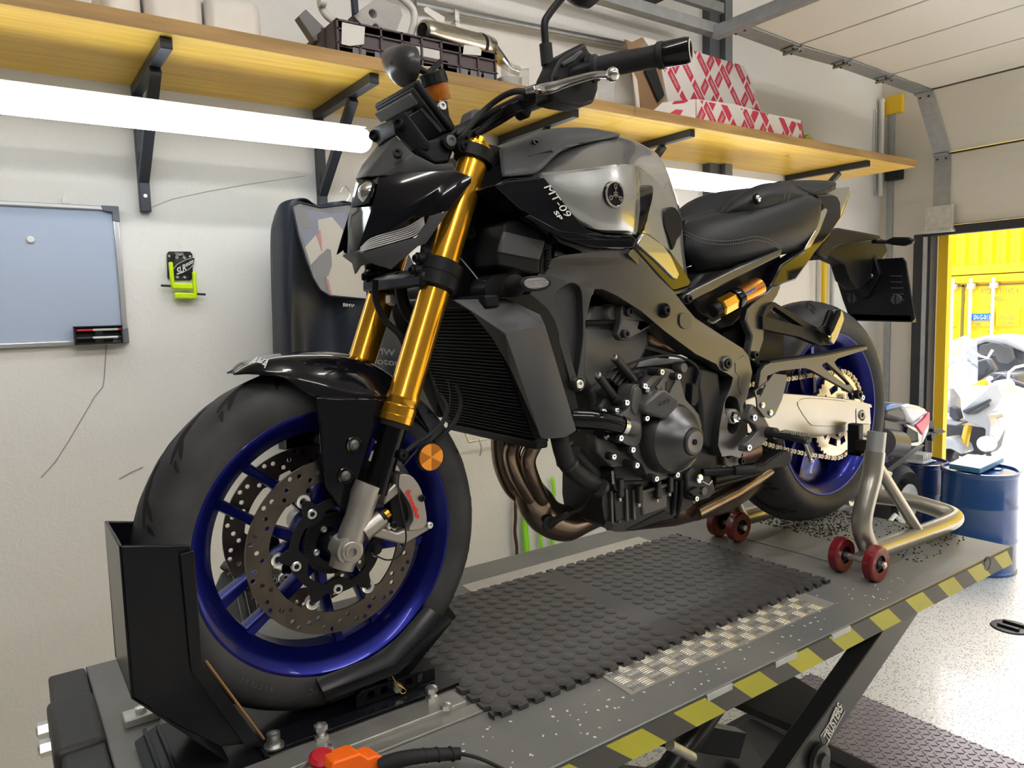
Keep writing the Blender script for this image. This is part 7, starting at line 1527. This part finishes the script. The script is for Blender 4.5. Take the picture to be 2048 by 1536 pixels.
# seat and tail
patch('rider_seat', [[(1372, 440, 0), (1420, 424, 0), (1480, 410, 0), (1540, 400, 0), (1590, 392, 0), (1622, 388, 0)],
 [(1369, 448, -.05), (1410, 438, -.075), (1480, 424, -.10), (1550, 406, -.115), (1608, 390, -.12), (1640, 398, -.118)],
 [(1366, 472, -.07), (1408, 468, -.105), (1480, 466, -.132), (1550, 456, -.142), (1608, 440, -.142), (1642, 425, -.13)],
 [(1367, 505, -.078), (1410, 506, -.112), (1480, 500, -.132), (1548, 490, -.137), (1600, 478, -.134), (1632, 462, -.126)],
 [(1396, 550, -.078), (1430, 540, -.1), (1480, 527, -.115), (1545, 513, -.12), (1590, 504, -.12), (1618, 490, -.12)]], M_seat, bike, n=(5, 5), solid=.004, mirror=True, sharp=60)
patch('pillion_seat', [[(1440, 418, 0), (1490, 386, 0), (1540, 372, 0), (1590, 369, 0), (1625, 378, 0)],
 [(1437, 426, -.05), (1470, 394, -.07), (1520, 369, -.08), (1570, 366, -.08), (1614, 376, -.08)],
 [(1440, 431, -.068), (1480, 408, -.1), (1530, 388, -.12), (1575, 384, -.12), (1618, 390, -.118)],
 [(1448, 436, -.07), (1490, 430, -.1), (1535, 417, -.12), (1580, 404, -.12), (1622, 397, -.118)]], M_seat, bike, n=(5, 5), solid=.004, mirror=True, sharp=60)
patch('pillion_pad', [[(1560, 362, 0), (1610, 360, 0), (1660, 361, 0)], [(1570, 366, -.06), (1620, 364, -.07), (1668, 364, -.075)], [(1600, 375, -.1), (1630, 380, -.11), (1672, 366, -.10)], [(1618, 390, -.11), (1640, 392, -.11), (1671, 379, -.10)]], M_seat, bike, n=(4, 4), solid=.004, mirror=True, sharp=60)
c_ = P(1516, 397, y=-.128); MB().lathe([(.0001, -.001), (.0035, -.001), (.0065, -.0035), (.0085, -.002), (.0095, .004)], c_, (.0, 1, -.25), 24).build('seat_lock', M_chr, bike); MB().lathe([(.0095, .001), (.0125, 0), (.0125, .006)], c_, (.0, 1, -.25), 24).build('lock_recess', M_blk, bike)
def stitch(pts, yo=.0):
    q = crom([P(*p[:2], y=p[2]) for p in pts], 12); mb = MB()
    for i in range(0, len(q)-1, 2): mb.tube([q[i], q[i+1]], .0006, 5)
    mb.build('stitching', M_thr, bike)
for dv in (0, 7): stitch([(1368, 461+dv, -.078), (1395, 474+dv, -.103), (1420, 480+dv, -.117), (1450, 482+dv, -.129), (1480, 479+dv, -.137), (1512, 473+dv, -.143), (1540, 480+dv, -.146), (1565, 496+dv*.8, -.147)])
stitch([(1575, 374, -.104), (1570, 390, -.124), (1567, 405, -.126)]); stitch([(1585, 374, -.104), (1579, 390, -.124), (1576, 404, -.126)])
yt = lambda u, v: -.14+.00045*max(0, u-1600)
pp('tail_panel', [(1634, 390), (1660, 387), (1676, 394), (1682, 406), (1683, 436), (1660, 470), (1631, 505), (1594, 559), (1540, 576), (1562, 530), (1600, 505), (1622, 488), (1640, 440), (1645, 410)], yt, .04, M_blackg, bevel=.005, mirror=True, seg=3)
pp('tail_inlay', [(1640, 424), (1652, 416), (1656, 420), (1640, 462), (1622, 494), (1610, 500), (1614, 490), (1632, 460)], lambda u, v: yt(u, v)-.0025, .006, M_silver, bevel=.002)
pp('tail_unit', [(1618, 396), (1660, 372), (1690, 369), (1703, 376), (1700, 388), (1684, 432), (1662, 466), (1640, 480)], -.085, .17, M_silver, bevel=.008)
pp('tail_light', [(1686, 392), (1702, 380), (1700, 392), (1685, 432), (1680, 440)], -.07, .14, mat('smoked tail lens', (.30, .24, .10), .1, coat=.6), bevel=.003)
pp('under_tail', [(1640, 490), (1662, 462), (1680, 455), (1720, 462), (1762, 470), (1766, 478), (1690, 490), (1668, 500), (1655, 520), (1632, 508)], -.05, .10, M_mblk, bevel=.008)
# plate carrier: reaches back and down behind the wheel
xa = 1.80
def sx(name, uv, x, t, m, **k): return slab(name, uv, (t, 0, 0), m, bike, x=x, **k)
pp('plate_arm', [(1655, 512), (1668, 480), (1720, 480), (1768, 478), (1778, 503), (1766, 520), (1748, 528), (1742, 560), (1722, 580), (1700, 560), (1690, 528)], 0, .05, M_mblk, bevel=.006)
sx('plate_carrier', [(1668, 528), (1690, 522), (1805, 515), (1811, 523), (1829, 638), (1824, 644), (1700, 641), (1685, 600), (1668, 545)], xa, .008, M_mblk, bevel=.002)
sx('carrier_edge', [(1806, 516), (1811, 522), (1830, 640), (1825, 645), (1821, 640), (1804, 524)], xa+.008, .004, M_yel, bevel=.0005)
for u, v in ((1702, 526), (1736, 524), (1709, 553), (1743, 552)): hexbolt('carrier_screw', P(u, v, x=xa-.014), (-1, 0, 0), .006, M_bolt, bike)
sx('carrier_bracket', [(1690, 510), (1745, 505), (1760, 548), (1735, 595), (1722, 595), (1700, 560)], xa-.014, .016, M_mblk, bevel=.003)
for u, v in ((1705, 597), (1793, 599)): q = P(u, v, x=xa); MB().lathe([(.0001, -.005), (.014, -.005), (.017, -.001), (.018, .001)], q, (1, 0, 0), 24).build('plate_fixing', M_grey, bike); MB().box(q-V((.006, 0, 0)), (.002, .003, .028)).build('fixing_slot', M_mblk, bike)
for k in range(5):
    for u0, u1 in ((1690, 1703), (1780, 1803)): 
        v = 552+k*12; MB().beam(P(u0+k*1.5, v, x=xa-.001), P(u1+k*1.5, v, x=xa-.001), .004, .004).build('carrier_rib', M_grey, bike)
MB().prism([P(1700, 640, x=xa), P(1824, 643, x=xa), P(1822, 630, x=xa), P(1698, 627, x=xa)], (.03, 0, -.004)).build('carrier_lip', M_mblk, bike, bevel=.002)
def rind(s):
    a = P(1745, 483, x=1.72); e_ = P(1775, 484, x=1.72); t = P(1826, 481, x=1.72); a.y, e_.y, t.y = a.y*s if s > 0 else -a.y, e_.y*s, t.y*s
    MB().tube([a, e_], .006, 12).build('rear_indicator_stalk', M_rubber, bike)
    q = [(1772, 480), (1785, 474), (1815, 474), (1826, 480), (1822, 487), (1806, 492), (1784, 490), (1773, 487)]
    q = [P(u, v, x=1.715) for u, v in q]; MB().prism([mir(p, s) for p in q], (.02, 0, 0)).build('rear_indicator', M_mblk, bike, bevel=.004)
both(rind)
# stands, levers
MB().tube([P(1404, 945, y=-.14), P(1470, 941, y=-.16), P(1502, 941, y=-.18)], [.009, .0095, .008], 14).build('gear_lever', M_mblk, bike); MB().tube([P(1468, 941, y=-.165), P(1508, 940, y=-.185)], .0115, 16).build('lever_rubber', M_rubber, bike)
MB().tube([P(1425, 958, y=-.13), P(1480, 948, y=-.13), P(1553, 922, y=-.13)], [.0115, .0115, .010], 16).build('side_stand', M_mblk, bike)
pp('stand_foot', [(1540, 918), (1566, 902), (1576, 901), (1585, 912), (1586, 920), (1572, 934), (1545, 938), (1512, 948)], -.14, .03, M_mblk, bevel=.004)
pp('stand_bracket', [(1372, 950), (1386, 935), (1404, 940), (1425, 955), (1432, 980), (1420, 998), (1398, 1005), (1384, 1000), (1374, 985)], -.135, .03, M_eng, bevel=.005)
MB().lathe([(.0001, -.004), (.004, -.004), (.010, -.003), (.0105, 0)], P(1398, 957, y=-.142), (0, 1, 0), 24).build('stand_bolt', M_chr, bike); MB().lathe([(.0001, -.002), (.009, -.002), (.009, .004)], P(1408, 982, y=-.138), (0, 1, 0), 24).build('stand_pivot', M_engl, bike)
pp('stand_switch', [(1378, 984), (1396, 974), (1404, 982), (1388, 994)], -.145, .015, M_mblk, bevel=.002); hexbolt('switch_bolt', P(1391, 997, y=-.14), (0, -1, 0), .006, M_chr, bike); T([(1404, 962, -.145), (1418, 968, -.15), (1424, 962, -.15)], .003, M_chr, 'spring_hook')
MB().tube([P(1425, 972, y=-.12), P(1520, 945, y=-.12)], .007, 12).build('stand_spring', M_mblk, bike)
pp('pivot_lug', [(1444, 905), (1482, 905), (1490, 925), (1470, 936), (1450, 932)], -.13, .03, M_engl, bevel=.004)
for u, v in ((1457, 910), (1482, 922)): hexbolt('lug_bolt', P(u, v, y=-.14), (0, -1, 0), .008, M_mblk, bike)
MB().cyl(P(1498, 862, y=-.12), P(1530, 862, y=-.12), .012).build('linkage_rod', M_cast, bike)
# --- paddock stand -------------------------------------------------------------------
M_std = mat('silver painted stand', (.40, .38, .33), .3, .75, var=.06, vscale=8)
ps = empty('paddock_stand', (1.5, -.05, 0)); tag(ps, 'silver tubular paddock stand with red wheels holding up the rear wheel', 'stand')
R = .0245; YL, YR_ = -.245, .155
def side(y, s):
    a = [V((P(u, v, y=y).x, y, P(u, v, y=y).z)) for u, v in ((1750, 903), (1744, 950), (1735, 985), (1725, 1030), (1725, 1062), (1740, 1094))]; a[-1].z = .052
    if s > 0: a = [V((q.x, y, q.z)) for q in SA]
    MB().tube(crom(a, 6), R, 20).build('upright_tube', M_std, ps)
    return a
SA = side(YL, -1); side(YR_, 1)
cA = P(1893, 1062, y=YL+.02); cA = V((cA.x, YL+.02, .04))
zl = .042
lowL = [V((SA[-1].x-.005, YL, .052)), V((1.60, YL, .045)), V((1.80, YL+.005, .042)), V((1.87, YL+.03, .044)), V((1.90, YL+.10, .046)), V((1.915, -.05, .05)), V((1.90, YR_-.10, .046)), V((1.87, YR_-.03, .044)), V((1.80, YR_-.005, .042)), V((1.60, YR_, .045)), V((SA[-1].x-.005, YR_, .052))]
MB().tube(crom(lowL, 6), R, 20).build('base_loop', M_std, ps)
for y in (YL, YR_):
    q0 = SA[0].lerp(SA[1], .5); MB().tube([V((q0.x+.01, y, q0.z)), V((1.60, y, .055))], .0145, 16).build('brace_tube', M_std, ps)
    MB().tube([V((SA[0].x, y, SA[0].z-.005)), V((SA[0].x+.008, y, SA[0].z+.05))], .0225, 20).build('top_cap', M_mblk if 0 else M_galv, ps)
    t_ = V((SA[0].x, y, SA[0].z+.012)); sg = -1 if y < 0 else 1
    ya = sg*.165; c0_ = P(1713, 880, y=-.165)
    MB().beam(t_, (c0_.x-.005, ya+sg*.012, t_.z-.012), .03, .032).build('support_arm', M_mblk, ps, bevel=.004)
    MB().bb((c0_.x-.018, ya-.016, c0_.z-.040), (c0_.x+.006, ya+.016, c0_.z+.045)).build('support_bracket', M_mblk, ps, bevel=.003)
    MB().bb((c0_.x-.018, ya-.022, c0_.z-.040), (c0_.x+.05, ya+.012, c0_.z-.030)).build('support_bracket', M_mblk, ps, bevel=.003)
    hexbolt('cap_screw', (t_.x+.02, y-.005, t_.z-.02), (1, -.3, 0), .006, M_bolt, ps)
    for dy in (-.045, .045) if y < 0 else (-.035, .035):
        wc_ = V((SA[-1].x-.055, y+dy, .045))
        wh = MB().lathe([(.022, -.0125), (.040, -.0135), (.0445, -.010), (.045, 0), (.0445, .010), (.040, .0135), (.022, .0125)], wc_, (0, 1, 0), 36).build('caster_wheel', mat('red polyurethane', (.17, .01, .015), .3, coat=.3) if 'red polyurethane' not in MATS else MATS['red polyurethane'], ps)
        MB().lathe([(.0001, -.009), (.010, -.011), (.014, -.007), (.023, -.008), (.023, .008), (.0001, .009)], wc_, (0, 1, 0), 24).build('wheel_hub', M_mblk, wh)
        hexbolt('axle_nut', wc_-V((0, .012, 0)), (0, -1, 0), .009, M_bolt, wh, socket=False, h=.012)
    MB().cyl((SA[-1].x-.055, y-.06, .045), (SA[-1].x-.055, y+.06, .045), .0075).build('wheel_axle', M_bolt, ps); MB().beam((SA[-1].x-.055, y, .045), (SA[-1].x, y, .055), .02, .02).build('axle_lug', M_std, ps)
    MB().lathe([(.010, -.012), (.023, -.012), (.026, -.006), (.026, .006), (.023, .012), (.010, .012)], (1.885, y+.035 if y < 0 else y-.035, .0265), (0, 1, 0), 24).build('rest_roller', M_std, ps)
